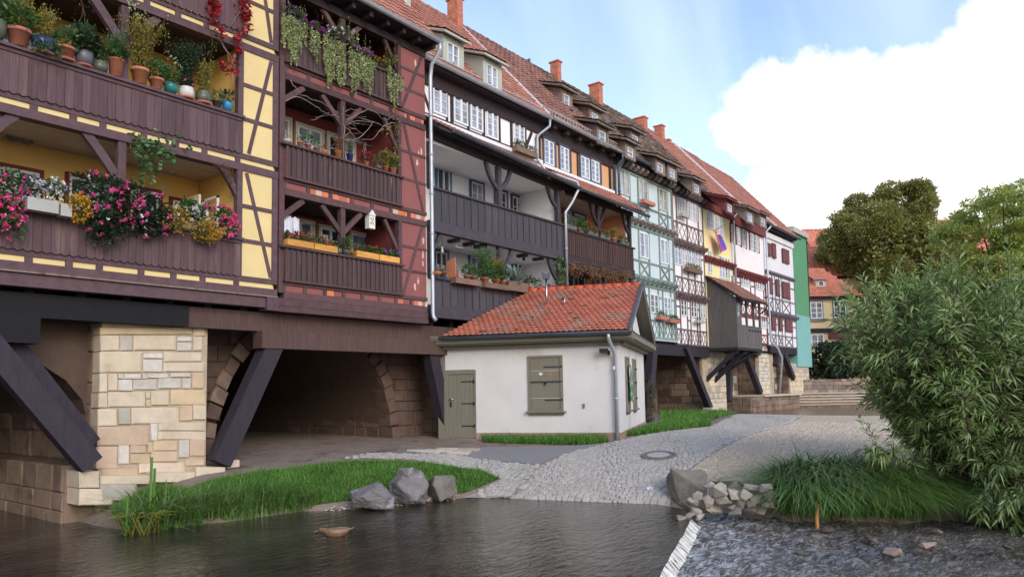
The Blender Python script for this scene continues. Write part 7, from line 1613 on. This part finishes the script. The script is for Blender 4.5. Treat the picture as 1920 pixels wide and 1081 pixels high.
# orange balcony plants
zr5 = 7.66
for (u0, u1, lab) in ((1058, 1078, 'grey green planter box at the left end of the orange balcony'), (1098, 1118, 'planter box left of the post on the orange balcony'), (1122, 1140, 'planter box right of the post on the orange balcony'), (1160, 1176, 'planter box at the right end of the orange balcony')): planter(lab, u0, u1, zr5, 'moss_glaze', F0 - .05, .16, .18)
clump('grey green trailing plant in the left planter of the orange balcony', [(1062, 408, .18), (1074, 415, .18)], 'grey_leaf', 'white_petal', 260, 0); clump('red flowering plant in the planter left of the post on the orange balcony', [(1102, 428, .18), (1114, 432, .16)], 'pot_leaf', 'red_petal', 260, 8); clump('green plant in the planter right of the post on the orange balcony', [(1126, 436, .16), (1137, 440, .16)], 'pot_leaf', 'pink_petal', 240, 5); clump('green plant in the right end planter of the orange balcony', [(1163, 448, .14), (1173, 452, .13)], 'pot_leaf', 'red_petal', 200, 4)
potted('spiky leaved pot plant near the left windows of the orange balcony', (xat(1086, zr5, F0 - .05), F0 - .05, zr5), .1, .15, 'classic', 'terracotta', [('pot_leaf', 'spiky', .45, 30)]); potted('small pot plant between the planters at the right of the orange balcony', (xat(1150, zr5, F0 - .05), F0 - .05, zr5), .11, .15, 'classic', 'terracotta', [('gold_leaf', 'airy', .2, 40), ('pot_leaf', 'bush', .15, 90)])
DV = thing('dried_creeper', 'brown dried creeper hanging below the orange balcony boards', 'creeper', pf(1120, 500)); P = []
for u in np.linspace(1062, 1184, 60):
    a = np.array(pf(u, 490 + (u - 1062) * .16, F0 - .1)); k = R.randint(6, 22); P.append(a + np.stack([NP.normal(size=k) * .05, NP.normal(size=k) * .05, -NP.random(k) * R.uniform(.15, .55)], 1))
P = np.concatenate(P); P = np.concatenate([P, P + NP.normal(size=P.shape) * .05]); foliage('foliage', *leaf_arrays(P, NP.normal(size=P.shape) + [0, 0, -1], .09, .03), 'dry_leaf', DV); MB().tube([pf(1060, 490, F0 - .06), pf(1120, 498, F0 - .06), pf(1184, 510, F0 - .06)], .02, 5).build('stem', 'bark', DV)
p = pf(1120, 530, F0 - .1); tagp(MB().box(p.x - .3, p.x + .3, F0 - .2, F0 + .05, 5.2, 5.6).box(p.x - .25, p.x + .25, F0 - .22, F0 - .2, 5.25, 5.55).build('grey_chest', 'slate_beam'), 'blue grey storage chest under the dried creeper of the orange house', 'chest')
# flag on the pale yellow house
FG = thing('rainbow_flag', 'rainbow and trans pride flag hanging from a pole on the pale yellow house', 'flag', onY(1341, 432, F1 - .1)); a = onY(1339, 432, F1 - .06); MB().tube([a, a + Vector((.25, -.55, .3))], .02, 6).build('pole', 'weathered_wood', FG)
n, m_ = 14, 9; V = []; st = []; FA, FB, FC, FD = (onY(u, v, F1 - .3) for u, v in ((1338.5, 433), (1349, 440), (1360, 461), (1346, 476)))
for i in range(n + 1):
    for j in range(m_ + 1):
        t = i / n; w = j / m_; p = FA.lerp(FB, w).lerp(FD.lerp(FC, w), t); V.append((p.x, p.y - .1 * math.sin(w * 9 + t * 2) - .12 * t, p.z - .06 * math.sin(w * 3.1))); st.append(w * .999)
me = bpy.data.meshes.new('flag'); o0 = org(FG); me.from_pydata([tuple(Vector(v) - o0) for v in V], [], [(i * (m_ + 1) + j, i * (m_ + 1) + j + 1, (i + 1) * (m_ + 1) + j + 1, (i + 1) * (m_ + 1) + j) for i in range(n) for j in range(m_)])
at = me.attributes.new('stripe', 'FLOAT', 'POINT'); at.data.foreach_set('value', st); me.materials.append(MATS['rainbow_cloth']); me.polygons.foreach_set('use_smooth', [True] * len(me.polygons)); link('cloth', me, FG)
# pigeons resting on the old roof
def pigeon(label, p, rz):
    t = thing('pigeon', label, 'pigeon', p, rz, 'pigeons resting on the roofs'); b = MB()
    b.lathe([(.01, -.16), (.05, -.1), (.075, 0), (.065, .08), (.035, .13), (.01, .15)], (0, 0, 0), 8); me = b.mesh('body', 'pigeon_grey'); me.transform(Matrix.Translation((0, 0, .09)) @ Matrix.Rotation(math.radians(65), 4, 'Y')); link('body', me, t)
    MB().lathe([(.01, 0), (.035, .03), (.035, .06), (.01, .09)], (.11, 0, .13), 8).build('head', 'pigeon_grey', t); MB().bar((-.12, 0, .06), (-.26, 0, .0), .07, .02, (0, 0, 1)).build('tail', 'pigeon_grey', t); MB().bar((.145, 0, .175), (.175, 0, .168), .012, .012).build('beak', 'iron', t)
def on_slope(x, y): return (x, y, EZ + .1 + (y - EY) * (RZ - EZ) / (RY - EY))
pigeon('single pigeon sitting on the roof ridge left of the second chimney', (26.4, RY, RZ + .14), .3)
for i in range(12):
    x = 28.3 + R.uniform(-.5, 1.7); pigeon('grey pigeon resting in the flock on the old roof between the dormers', on_slope(x, 17.2 + R.uniform(-.5, .5) - (x - 28) * .15), R.uniform(0, 6.2))
# ================================================================== boulders, stones, trees and shrubs
from mathutils import noise as mnoise
def rock(name, m, c, r, seed, sub=3, amp=.35, flat=7, parent=None, squash=None):
    """broken rock: convex hull of scattered points, edges slightly worn, faces roughened"""
    rr = random.Random(seed); bm = bmesh.new()
    for _ in range(flat):
        d = Vector((rr.gauss(0, 1), rr.gauss(0, 1), rr.gauss(0, .8))).normalized(); q = max(abs(d.x), abs(d.y), abs(d.z)); bm.verts.new(d / (q ** .45) * rr.uniform(.85, 1.0))
    ret = bmesh.ops.convex_hull(bm, input=bm.verts)
    bmesh.ops.delete(bm, geom=[v for v in bm.verts if not v.link_faces], context='VERTS'); bmesh.ops.dissolve_limit(bm, angle_limit=.12, verts=bm.verts, edges=bm.edges)
    bmesh.ops.bevel(bm, geom=list(bm.edges), offset=.05, segments=1, affect='EDGES', clamp_overlap=True)
    bmesh.ops.triangulate(bm, faces=bm.faces)
    if sub > 2:
        for _ in range(sub - 1):
            bmesh.ops.subdivide_edges(bm, edges=[e for e in bm.edges if e.calc_length() > .12], cuts=1, use_grid_fill=True); bmesh.ops.triangulate(bm, faces=[f for f in bm.faces if len(f.verts) > 3])
    off = Vector((seed * 3.1, seed * 1.7, 0)); bm.normal_update()
    for v in bm.verts:
        p = v.co; k = 1 + amp * .22 * mnoise.noise(p * 1.6 + off) + (amp * .14 * mnoise.noise(p * 4.5 + off) + amp * .07 * mnoise.noise(p * 11 + off) if sub > 2 else 0)
        v.co = Vector((p.x * r[0] * k, p.y * r[1] * k, p.z * r[2] * k))
    me = bpy.data.meshes.new(name); bm.to_mesh(me); bm.free(); me.materials.append(MATS[m])
    return link(name, me, parent, c)
def px_rock(label, u, v, wpx, hpx, m, seed, name='boulder', cat='boulder', amp=.35, sub=4, group=None, z=None, flat=15, rot=0):
    g = onZ(u, v, z) if z is not None else ground(u, v); dep = (g - Vector((0, 0, CAMZ))).dot(CF); k = dep / FPX; w, h = wpx * k / 2, hpx * k
    o = rock(name, m, g + Vector((f0.x, f0.y, 0)) * w * .8 + Vector((0, 0, h * .42)), (w * 1.08, w * 1.05, h * .64), seed, sub, amp, flat); o.rotation_euler = (0, 0, rot if rot else seed)
    return tagp(o, label, cat, group)
px_rock('low broad grey boulder, leftmost of the three at the waterline below the lawn', 691, 960, 84, 54, 'boulder_rock', 3, z=POND)
b2 = px_rock('tall pointed boulder with a pale streak, middle of the three below the lawn', 764, 950, 76, 70, 'boulder_rock', 8, z=POND, amp=.42)
b2_top = rock('boulder_peak', 'boulder_rock', b2.location + Vector((-.03, .05, .2)), (.25, .24, .32), 27, 3, .3, 13); bm = bmesh.new()
me2 = b2_top.data; mtx = b2.matrix_basis.inverted() @ b2_top.matrix_basis; bm.from_mesh(b2.data); tmp = me2.copy(); tmp.transform(mtx); bm.from_mesh(tmp); bm.to_mesh(b2.data); bm.free(); bpy.data.objects.remove(b2_top)
px_rock('greenish grey boulder, rightmost of the three below the lawn', 827, 941, 60, 62, 'green_rock', 12, z=POND, amp=.3)
px_rock('large grey brown boulder at the right end of the cobbled ramp beside the rubble heap', 1298, 950, 82, 70, 'green_rock', 17, z=POND, amp=.38); px_rock('medium boulder behind the large boulder at the edge of the cobbled ramp', 1272, 920, 44, 40, 'green_rock', 23, amp=.3)
heap = [(1306, 972, 26, 16), (1318, 980, 22, 12), (1296, 976, 20, 12), (1345, 915, 34, 18), (1372, 918, 36, 22), (1352, 935, 40, 24), (1385, 938, 38, 20), (1415, 925, 32, 20), (1330, 922, 26, 16), (1440, 928, 28, 16), (1362, 952, 34, 22), (1393, 955, 34, 20), (1424, 948, 34, 22), (1402, 940, 26, 18), (1448, 942, 28, 18), (1330, 952, 24, 20), (1345, 967, 36, 18), (1380, 970, 32, 16), (1408, 968, 32, 20), (1292, 962, 34, 22), (1300, 950, 28, 14), (1430, 968, 30, 14), (1325, 968, 28, 16), (1456, 955, 22, 14), (1366, 912, 24, 14), (1398, 915, 26, 14), (1425, 912, 24, 12), (1310, 940, 22, 14), (1375, 960, 20, 12), (1412, 955, 20, 14), (1440, 958, 20, 12)]
for i, (u, v, w, h) in enumerate(heap): px_rock('pale broken stone in the rubble heap between the large boulder and the sedge mound', u, v - 3, w * .98, h * 1.12, 'rubble', 40 + i, 'rubble_stone', 'stone', .25, 2, 'rubble stones beside the boulder', z=max(POND, min(.12, POND + (968 - v) * .0105)), flat=11)
px_rock('dark wet stone at the head of the weir', 1281, 983, 30, 22, 'wet_rock', 77, 'stone', 'stone', .3, 3, z=RIF + .05)
for i, (u, v, w, h, lab) in enumerate(((1420, 996, 20, 9, 'small reddish stone in the riffle nearest the rubble heap'), (1555, 998, 32, 10, 'pale flat stone in the riffle right of the peeled stick'), (1580, 1028, 20, 8, 'dark small stone in the riffle below the pale flat stone'), (1640, 1018, 34, 11, 'flat grey stone in the shallow riffle left of the triangular one'), (1681, 1044, 44, 16, 'brown triangular flat stone standing out of the shallow riffle'), (1748, 1030, 44, 14, 'pale wedge stone at the right of the riffle'), (1505, 1041, 26, 10, 'dark rounded stone near the middle of the riffle'), (1762, 1000, 30, 9, 'dark stone breaking the current at the right of the riffle'), (1895, 1030, 30, 8, 'reddish submerged stone at the right edge of the water'), (1560, 1020, 16, 7, 'tiny dark stone left of the flat grey stone'))):
    px_rock(lab, u, v, w * .75, h * 1.0, 'wet_rock' if i not in (4, 5) else 'plinth_stone', 90 + i, 'stone', 'stone', .25, 2, 'stones in the riffle', z=RIF, flat=12)
# peeled stick, litter, manhole
a = onZ(1532, 984, RIF + .03); tp = a + Vector((.09, -.03, .6)); b = MB(); b.tube([a + Vector((0, 0, -.1)), a + Vector((.02, .0, .16)), a.lerp(tp, .6) + Vector((.02, 0, 0)), tp], [.034, .03, .025, .018], 8); b.tube([a.lerp(tp, .62), a.lerp(tp, .75) + Vector((.05, -.03, .02))], [.014, .006], 5)
tagp(b.build('peeled_stick', 'peeled_wood'), 'orange peeled stick standing upright in the water before the sedge mound', 'stick')
g = ground(1220, 918); b = MB(); n = 5; q = []
for i in range(n + 1):
    for j in range(n + 1): q.append((g.x + (i / n - .5) * .13, g.y + (j / n - .5) * .1, g.z + .03 + .03 * math.sin(i * 2.1 + j) + .02 * math.cos(j * 2.7)))
tagp(b.poly(q, [(i * (n + 1) + j, (i + 1) * (n + 1) + j, (i + 1) * (n + 1) + j + 1, i * (n + 1) + j + 1) for i in range(n) for j in range(n)]).build('paper_litter', 'paper'), 'crumpled white and blue paper litter on the cobbles near the large boulder', 'litter')
g = ground(1235, 855); e = .2; nx_ = Vector((e, 0, gz(g.x + e, g.y) - gz(g.x - e, g.y) + e * 0)); 
tilt = Matrix.Rotation(math.atan2(gz(g.x + .3, g.y) - gz(g.x - .3, g.y), .6), 4, Vector((0, -1, 0))) @ Matrix.Rotation(math.atan2(gz(g.x, g.y + .3) - gz(g.x, g.y - .3), .6), 4, Vector((1, 0, 0)))
MHC = thing('manhole_cover', 'round manhole cover with iron ring and concrete centre in the cobbled lane', 'manhole', tuple(g + Vector((0, 0, .025)))); ORG[MHC] = Vector((0, 0, 0)); MHC.rotation_euler = tilt.to_euler()
MB().lathe([(.42, -.05), (.42, .008), (.405, .016), (.315, .016), (.31, .004), (.31, -.05)], (0, 0, 0), 40).build('ring', 'cast_iron', MHC); MB().lathe([(.305, -.04), (.305, .012), (.26, .014), (.25, .014), (.01, .014)], (0, 0, 0), 40).build('cover', 'concrete', MHC); MB().lathe([(.3, .013), (.3, .018), (.262, .018), (.262, .013)], (0, 0, 0), 40).build('inner_ring', 'cast_iron', MHC)
# duck on the pond
dk = onZ(628, 1003, POND); DK = thing('duck', 'brown mallard duck swimming with its bill in the water below the lawn', 'duck', tuple(dk), math.atan2(-r0.y, -r0.x) - .15); b = MB(); rings = []
prof = [(-.24, .075, .012, .015), (-.2, .065, .05, .035), (-.12, .045, .09, .075), (0, .045, .105, .09), (.1, .05, .085, .075), (.16, .065, .055, .055), (.2, .085, .036, .038), (.235, .09, .036, .036), (.265, .085, .034, .033), (.285, .078, .02, .02), (.295, .07, .008, .008)]
n = 12; V = []
for (x, z, ry_, rz2) in prof:
    for k in range(n): t = 2 * math.pi * k / n; V.append((x, ry_ * math.cos(t), z + rz2 * math.sin(t)))
b.poly(V, [(i * n + k, i * n + (k + 1) % n, (i + 1) * n + (k + 1) % n, (i + 1) * n + k) for i in range(len(prof) - 1) for k in range(n)], True); b.build('body', 'duck_brown', DK)
for sg in (-1, 1):
    fix_normals(MB().prism([(.09, sg * .085, .09), (-.02, sg * .105, .115), (-.2, sg * .055, .115), (-.27, sg * .03, .1), (-.15, sg * .08, .06), (0, sg * .1, .05)], (0, sg * .012, .004)).build('wing', 'duck_pale', DK))
fix_normals(MB().prism([(-.2, -.04, .085), (-.2, .04, .085), (-.32, .02, .125), (-.32, -.02, .125)], (0, 0, .012)).build('tail', 'duck_pale', DK)); fix_normals(MB().prism([(.285, -.013, .078), (.285, .013, .078), (.345, .016, .05), (.345, -.016, .05)], (0, 0, .012)).build('bill', 'duck_bill', DK)); 
for sg in (-1, 1): MB().lathe([(.002, -.005), (.006, 0), (.002, .005)], (.255, sg * .033, .1), 6).build('eye', 'iron', DK)
# ------------------------------------------------------------------ willow shrub on the right bank
def willow():
    base = Vector((15.95, 1.8, -.1)); t = thing('willow_shrub', 'large willow shrub with narrow grey green leaves on the right bank', 'shrub', tuple(base)); b = MB(); LC, LD, LL, TC, TD = [], [], [], [], []
    rr = random.Random(4)
    A3 = Vector((r0.x, r0.y, 0)); B3 = Vector((f0.x, f0.y, 0))
    def twig(p, d, L, droop, n, tip, size):
        pts = [p]; dd = d.normalized(); seg = 6
        for i in range(seg):
            dd = (dd + Vector((rr.gauss(0, .05), rr.gauss(0, .05), -droop / seg * (.4 + i / seg)))).normalized(); pts.append(pts[-1] + dd * L / seg)
        b.tube(pts, [.007, .006, .006, .005, .004, .003, .002], 4, False)
        for k in range(n):
            u = .12 + .88 * k / n; i = min(seg - 1, int(u * seg)); q = pts[i].lerp(pts[i + 1], u * seg - i); ax = (pts[i + 1] - pts[i]).normalized(); side = ax.cross(Vector((rr.gauss(0, 1), rr.gauss(0, 1), rr.gauss(0, 1)))).normalized()
            D = ax * .75 + side * .8 + Vector((0, 0, -.25 if not tip else .15)); (TC if tip else LC).append(tuple(q)); (TD if tip else LD).append(tuple(D)); 
            if not tip: LL.append(size)
        return pts
    NS = 190
    for i in range(NS):
        a = rr.uniform(0, 6.283); el = rr.uniform(.12, 1.5); el = el if rr.random() > .35 else rr.uniform(.9, 1.5)
        if math.cos(a) < -.1 and el < .7: el = rr.uniform(.75, 1.25)
        elif math.sin(a) < .2 and el < .5: el = rr.uniform(-.12, .5)
        hor = A3 * math.cos(a) * (1.35 if math.cos(a) > 0 else 1.0) + B3 * math.sin(a) * .9
        d = (hor * math.cos(el) + Vector((0, 0, math.sin(el)))).normalized(); L = rr.uniform(1.9, 2.7) * (1.0 if el < .9 else 1.5)
        p = base + hor * rr.uniform(.0, .4); pts = [p]; dd = d.copy()
        for k in range(8):
            dd = (dd + Vector((rr.gauss(0, .05), rr.gauss(0, .05), (.05 if el > .8 else -.05)))).normalized(); pts.append(pts[-1] + dd * L / 8)
        b.tube(pts, [.028 - .0027 * k for k in range(9)], 5, False)
        for k in range(22):
            u = .28 + .72 * rr.random(); i_ = min(7, int(u * 8)); q = pts[i_].lerp(pts[i_ + 1], u * 8 - i_); out = Vector((rr.gauss(0, 1), rr.gauss(0, 1), rr.gauss(.15, .7))).normalized(); hi = (q.z - base.z) / 3.9
            twig(q, out + dd * .8 + Vector((0, 0, .5 * hi)), rr.uniform(.3, .62), .75 * (1 - hi * .9), 11, False, .135)
        if el > .75:
            twig(pts[-1], dd + Vector((0, 0, .6)), rr.uniform(.35, .75), -.1, 17, True, .1)
    for i in range(46):
        a = rr.uniform(-2.5, -.2); hor = A3 * math.cos(a) + B3 * math.sin(a); el = rr.uniform(-.1, .35); L = rr.uniform(1.2, 2.1); p = base + Vector((0, 0, rr.uniform(.1, .5))); dd = (hor * math.cos(el) + Vector((0, 0, math.sin(el)))).normalized(); pts = [p]
        if math.cos(a) < -.35: continue
        for k in range(6): dd = (dd + Vector((rr.gauss(0, .05), rr.gauss(0, .05), -.05))).normalized(); pts.append(pts[-1] + dd * L / 6)
        b.tube(pts, [.02 - .0025 * k for k in range(7)], 5, False)
        for k in range(13):
            u = .3 + .7 * rr.random(); i_ = min(5, int(u * 6)); twig(pts[i_].lerp(pts[i_ + 1], u * 6 - i_), Vector((rr.gauss(0, .7), rr.gauss(0, .7), rr.gauss(-.1, .4))) + dd, rr.uniform(.3, .6), .9, 11, False, .135)
    V, F = leaf_arrays(LC, LD, .185 * NP.uniform(.75, 1.35, len(LC)), .034, fold=.3, droop=.28); foliage('foliage', V, F, 'willow_leaf', t)
    V, F = leaf_arrays(TC, TD, .2 * NP.uniform(.6, 1.2, len(TC)), .032, fold=.3, droop=.12); foliage('young_shoots', V, F, 'willow_tip', t); b.build('branch', 'bark', t, kind='stuff')
willow()
# ------------------------------------------------------------------ trees behind
def tree(name, label, base, lobes, leafm, n, size, trunk_r, droop=.1, shell=.72, limbs=8, clumps=9, flatten=.85, core=700):
    """tapered trunk and limbs, crown of leaf clumps spread through overlapping lobes"""
    t = thing(name, label, 'tree', tuple(base)); base = Vector(base); top = Vector(lobes[0][0]); b = MB(); b.tube([base + Vector((0, 0, -.3)), base.lerp(top, .3), base.lerp(top, .7), top], [trunk_r, trunk_r * .8, trunk_r * .5, trunk_r * .2], 9)
    for c, r in lobes[1:limbs + 1]:
        c = Vector(c); st = base.lerp(top, .25 + .3 * R.random()); b.tube([st, st.lerp(c, .5) + Vector((0, 0, .3)), c], [trunk_r * .4, trunk_r * .25, trunk_r * .08], 6)
    b.build('trunk', 'bark', t); Ls = []
    rr = random.Random(len(name) + n); subs = []
    for c, r in lobes:
        for _ in range(clumps):
            d = Vector((rr.gauss(0, 1), rr.gauss(0, 1), rr.gauss(.2, .9))).normalized(); q = rr.uniform(.26, .44)
            subs.append((tuple(Vector(c) + Vector((d.x * r[0], d.y * r[1], d.z * r[2])) * .8), (r[0] * q * 1.15, r[1] * q * 1.15, r[2] * q * flatten)))
    vol = np.array([r[0] * r[2] for _, r in subs]); vol /= vol.sum()
    for (c, r), w in zip(subs, vol):
        k = int(n * w) + 10; P, d = ball_pts(k, c, r, shell); P += NP.normal(size=(k, 3)) * size * .5
        Ls.append(leaf_arrays(P, d * [1, 1, .6] + NP.normal(size=(k, 3)) * .45 + [0, 0, -droop], size * NP.uniform(.6, 1.3, k), size * .75, fold=.2))
    for c, r in lobes:
        k = int(core * r[0] * r[2] / 8); P, d = ball_pts(k, c, np.array(r) * .8, .5); Ls.append(leaf_arrays(P, NP.normal(size=(k, 3)), size * 1.6, size * 1.3))
    foliage('crown', *join_arrays(*Ls), leafm, t); return t
def lobes_px(spec, D, dj=2.0, ry=None):
    out = []
    for (u, v, rp, rv) in spec:
        d = D + R.uniform(-dj, dj); c = onD(u, v, d); k = d / FPX; out.append((tuple(c), (rp * k, rp * k, rv * k)))
    return out
sp = [(1655, 455, 75, 75), (1600, 430, 50, 38), (1640, 390, 45, 34), (1690, 378, 50, 34), (1718, 405, 42, 40), (1580, 470, 42, 40), (1730, 450, 45, 45), (1660, 500, 70, 55), (1735, 500, 45, 45), (1690, 545, 80, 45), (1560, 460, 28, 28), (1640, 560, 40, 40), (1745, 540, 45, 40), (1680, 590, 80, 40), (1605, 410, 24, 18), (1700, 430, 40, 40), (1790, 510, 40, 40), (1790, 560, 50, 45), (1575, 415, 20, 14), (1735, 385, 20, 18)]
LB = lobes_px(sp, 74, 4); c = LB[0][0]
tree('linden_tree', 'big dense round linden tree behind the shrub and the yellow house', (c[0], c[1], 1.0), LB, 'linden_leaf', 120000, .24, .5)
sp = [(1880, 430, 55, 45), (1830, 400, 40, 26), (1880, 370, 45, 26), (1910, 360, 40, 22), (1800, 420, 40, 24), (1790, 450, 38, 26), (1840, 460, 50, 30), (1910, 440, 45, 30), (1880, 500, 60, 35), (1930, 480, 50, 60), (1830, 510, 45, 30), (1850, 560, 60, 35), (1910, 560, 60, 50), (1960, 420, 60, 60), (1960, 520, 60, 60), (1775, 435, 22, 14), (1840, 600, 60, 30), (1910, 620, 50, 40)]
LB = lobes_px(sp, 55, 4); c = LB[0][0]
tree('ash_tree', 'airy light green tree at the right edge with sky showing through its crown', (c[0], c[1], 1.0), LB, 'ash_leaf', 60000, .2, .32, shell=.5, clumps=11, flatten=.55, core=160)
sp = [(1530, 680, 35, 28), (1560, 668, 35, 26), (1515, 695, 24, 20), (1580, 690, 40, 25), (1545, 700, 40, 18), (1600, 680, 36, 28), (1640, 685, 40, 30), (1690, 690, 40, 34), (1740, 690, 40, 34)]
LB = lobes_px(sp, 54, 1.5); c = LB[0][0]
tree('dark_bush', 'dark evergreen bush on the retaining wall beside the teal building end', (c[0], c[1], 1.2), LB, 'dark_leaf', 22000, .2, .15, limbs=3, core=300)
IV = blob(500, (24.1, 12.9), (.4, .4)); P = np.column_stack([IV, NP.uniform(.5, 2.4, 500)]); IVT = thing('nettle_plants', 'tall dark weeds growing behind the right corner of the hut', 'plants', (24.1, 12.9, .6)); foliage('foliage', *leaf_arrays(P, NP.normal(size=(500, 3)) + [0, 0, -.3], .16, .07, droop=.2), 'dark_leaf', IVT); b = MB()
for k in range(10): a = IV[k]; b.tube([(a[0], a[1], .5), (a[0] + R.uniform(-.1, .1), a[1], 2.3)], .012, 4)
b.build('stem', 'bark', IVT)
# ------------------------------------------------------------------ houses in the background
def bg_house():
    D = 66.0; a = onD(1519, 700, D); bb = onD(1640, 700, D); ex = Vector((bb.x - a.x, bb.y - a.y, 0)).normalized(); ey_ = Vector((-ex.y, ex.x, 0)); ey_ = ey_ if ey_.dot(f0) > 0 else -ey_
    t = thing('yellow_house', 'yellow house with red tiled roof and white grid windows behind the green block', 'house', (a.x, a.y, 0), math.atan2(ex.y, ex.x)); k = D / FPX
    def Lz(v): return onD(1560, v, D).z
    W_ = 4.6; z0, z1, z2 = 0, Lz(557), Lz(489); m1 = Lz(620)
    piece('wall', 'beige_plaster', t, 0, W_, 0, 6, z0, z1); piece('band', 'far_dark_wood', t, -.1, W_, -.25, -.003, m1 - .1, m1 + .25); piece('eave_board', 'far_dark_wood', t, -.15, W_ + .2, -.35, -.003, z1 - .1, z1 + .08)
    def U(u): q = onD(u, 600, D); return (Vector((q.x, q.y, 0)) - Vector((a.x, a.y, 0))).dot(ex)
    for (u0, u1, v0, v1) in ((1523, 1546, 564, 596), (1567, 1591, 562, 595), (1606, 1608, 562, 563))[:2]: 
        window(t, U(u0), U(u1), Lz(v1), Lz(v0), -.06, cols=2, rows=3, pm='pane_dark', surround='frame_slate', fw=.09, bar_w=.06, mull=.1); piece('sill', 'plinth_stone', t, U(u0) - .2, U(u1) + .2, -.15, -.01, Lz(v1) - .25, Lz(v1) - .08)
    window(t, U(1522), U(1546), Lz(652), Lz(625), -.06, cols=2, rows=2, pm='pane_dark', fw=.09, bar_w=.06, mull=.1); piece('shop_sign', 'maroon_beam', t, U(1555), U(1600), -.2, -.01, m1 - .7, m1 - .15)
    fix_normals(MB().prism([(-.2, -.4, z1 + .05), (W_ + .3, -.4, z1 + .05), (W_ - 1.7, 3.4, z2), (.4, 3.4, z2)], (0, .1, -.12)).build('roof_deck', 'far_dark_wood', t))
    su2 = Vector((0, 3.8, z2 - z1 - .05)); tile_field(t, 'roof_tiles', 'far_roof', (-.2, -.42, z1 + .1), (1, 0, 0), su2, W_ + .5, su2.length, .3, .34, keep=lambda x, u: x < W_ + .5 - 2.0 * u / su2.length)
    fix_normals(MB().prism([(W_ + .3, -.4, z1 + .05), (W_ + .3, 7, z1 + .05), (W_ - 1.7, 3.4, z2)], (-.1, 0, -.1)).build('hip_roof', 'far_roof', t))
    fix_normals(MB().prism([(-.0, .0, z1), (.3, 3.4, z2 - .1), (0, 6, z1)], (.1, 0, 0)).build('gable', 'beige_plaster', t)); dx = U(1553)
    zd = Lz(535); fix_normals(MB().prism([(dx - .45, .85, zd), (dx + .5, .85, zd), (dx + .5, .85, zd + .75), (dx - .45, .85, zd + .75)], (0, 1.4, 0)).build('dormer', 'dormer_paint', t)); window(t, dx - .22, dx + .28, zd + .15, zd + .6, .8, cols=1, rows=2, pm='pane_dark'); fix_normals(MB().prism([(dx - .75, .6, zd + .72), (dx + .8, .6, zd + .72), (dx + .5, 2.6, zd + 1.35), (dx - .45, 2.6, zd + 1.35)], (0, 0, .1)).build('dormer_roof', 'far_roof', t))
bg_house()
def big_roof(label, D, pts, m='far_roof', wallm='beige_plaster'):
    """a taller house further off: roof slope facing the viewer over a wall"""
    (ul, vt), (ur, _), vb = pts[0], pts[1], pts[2]; a = onD(ul, vb, D); c = onD(ur, vb, D); top = onD((ul + ur) / 2, vt, D).z; ex = Vector((c.x - a.x, c.y - a.y, 0)); L = ex.length; ex.normalize()
    t = thing('tall_house', label, 'house', (a.x, a.y, 0), math.atan2(ex.y, ex.x)); h = top - a.z
    piece('wall', wallm, t, 0, L, .3, 8, 0, a.z - .05); fix_normals(MB().prism([(0, .0, a.z), (L, .0, a.z), (L, h * .85, top), (0, h * .85, top)], (0, .12, -.12)).build('roof_deck', 'far_dark_wood', t)); fix_normals(MB().prism([(0.02, .1, a.z - .1), (.02, h * .85, top - .1), (.02, h * 1.7, a.z - .1)], (.15, 0, 0)).build('gable', m, t))
    su3 = Vector((0, h * .85, h)); tile_field(t, 'roof_tiles', m, (-.05, -.05, a.z + .04), (1, 0, 0), su3, L + .1, su3.length, .5, .5, .03); return t
big_roof('red tiled gable roof rising behind the yellow house at the left of the linden', 85, [(1536, 412), (1640, 412), 500]); big_roof('lower red tiled roof just right of the green block behind the yellow house', 75, [(1512, 450), (1620, 450), 520]); big_roof('red tiled roof seen between the two big trees', 95, [(1715, 395), (1880, 395), 480])
FW = thing('garden_wall', 'pale plastered garden wall with a pink banner glimpsed behind the willow shrub', 'wall', tuple(onD(1900, 640, 45))); a = onD(1800, 660, 45); c = onD(2050, 660, 45); bar('wall', 'cream_white_plaster', FW, (a.x, a.y, 1.6), (c.x, c.y, 1.6), 3.0, .4, (0, 1, 0)); a = onD(1850, 640, 44.2); c = onD(1880, 640, 44.2); bar('banner', 'pink_petal', FW, (a.x, a.y, a.z), (c.x, c.y, a.z), .8, .05, (0, 1, 0))
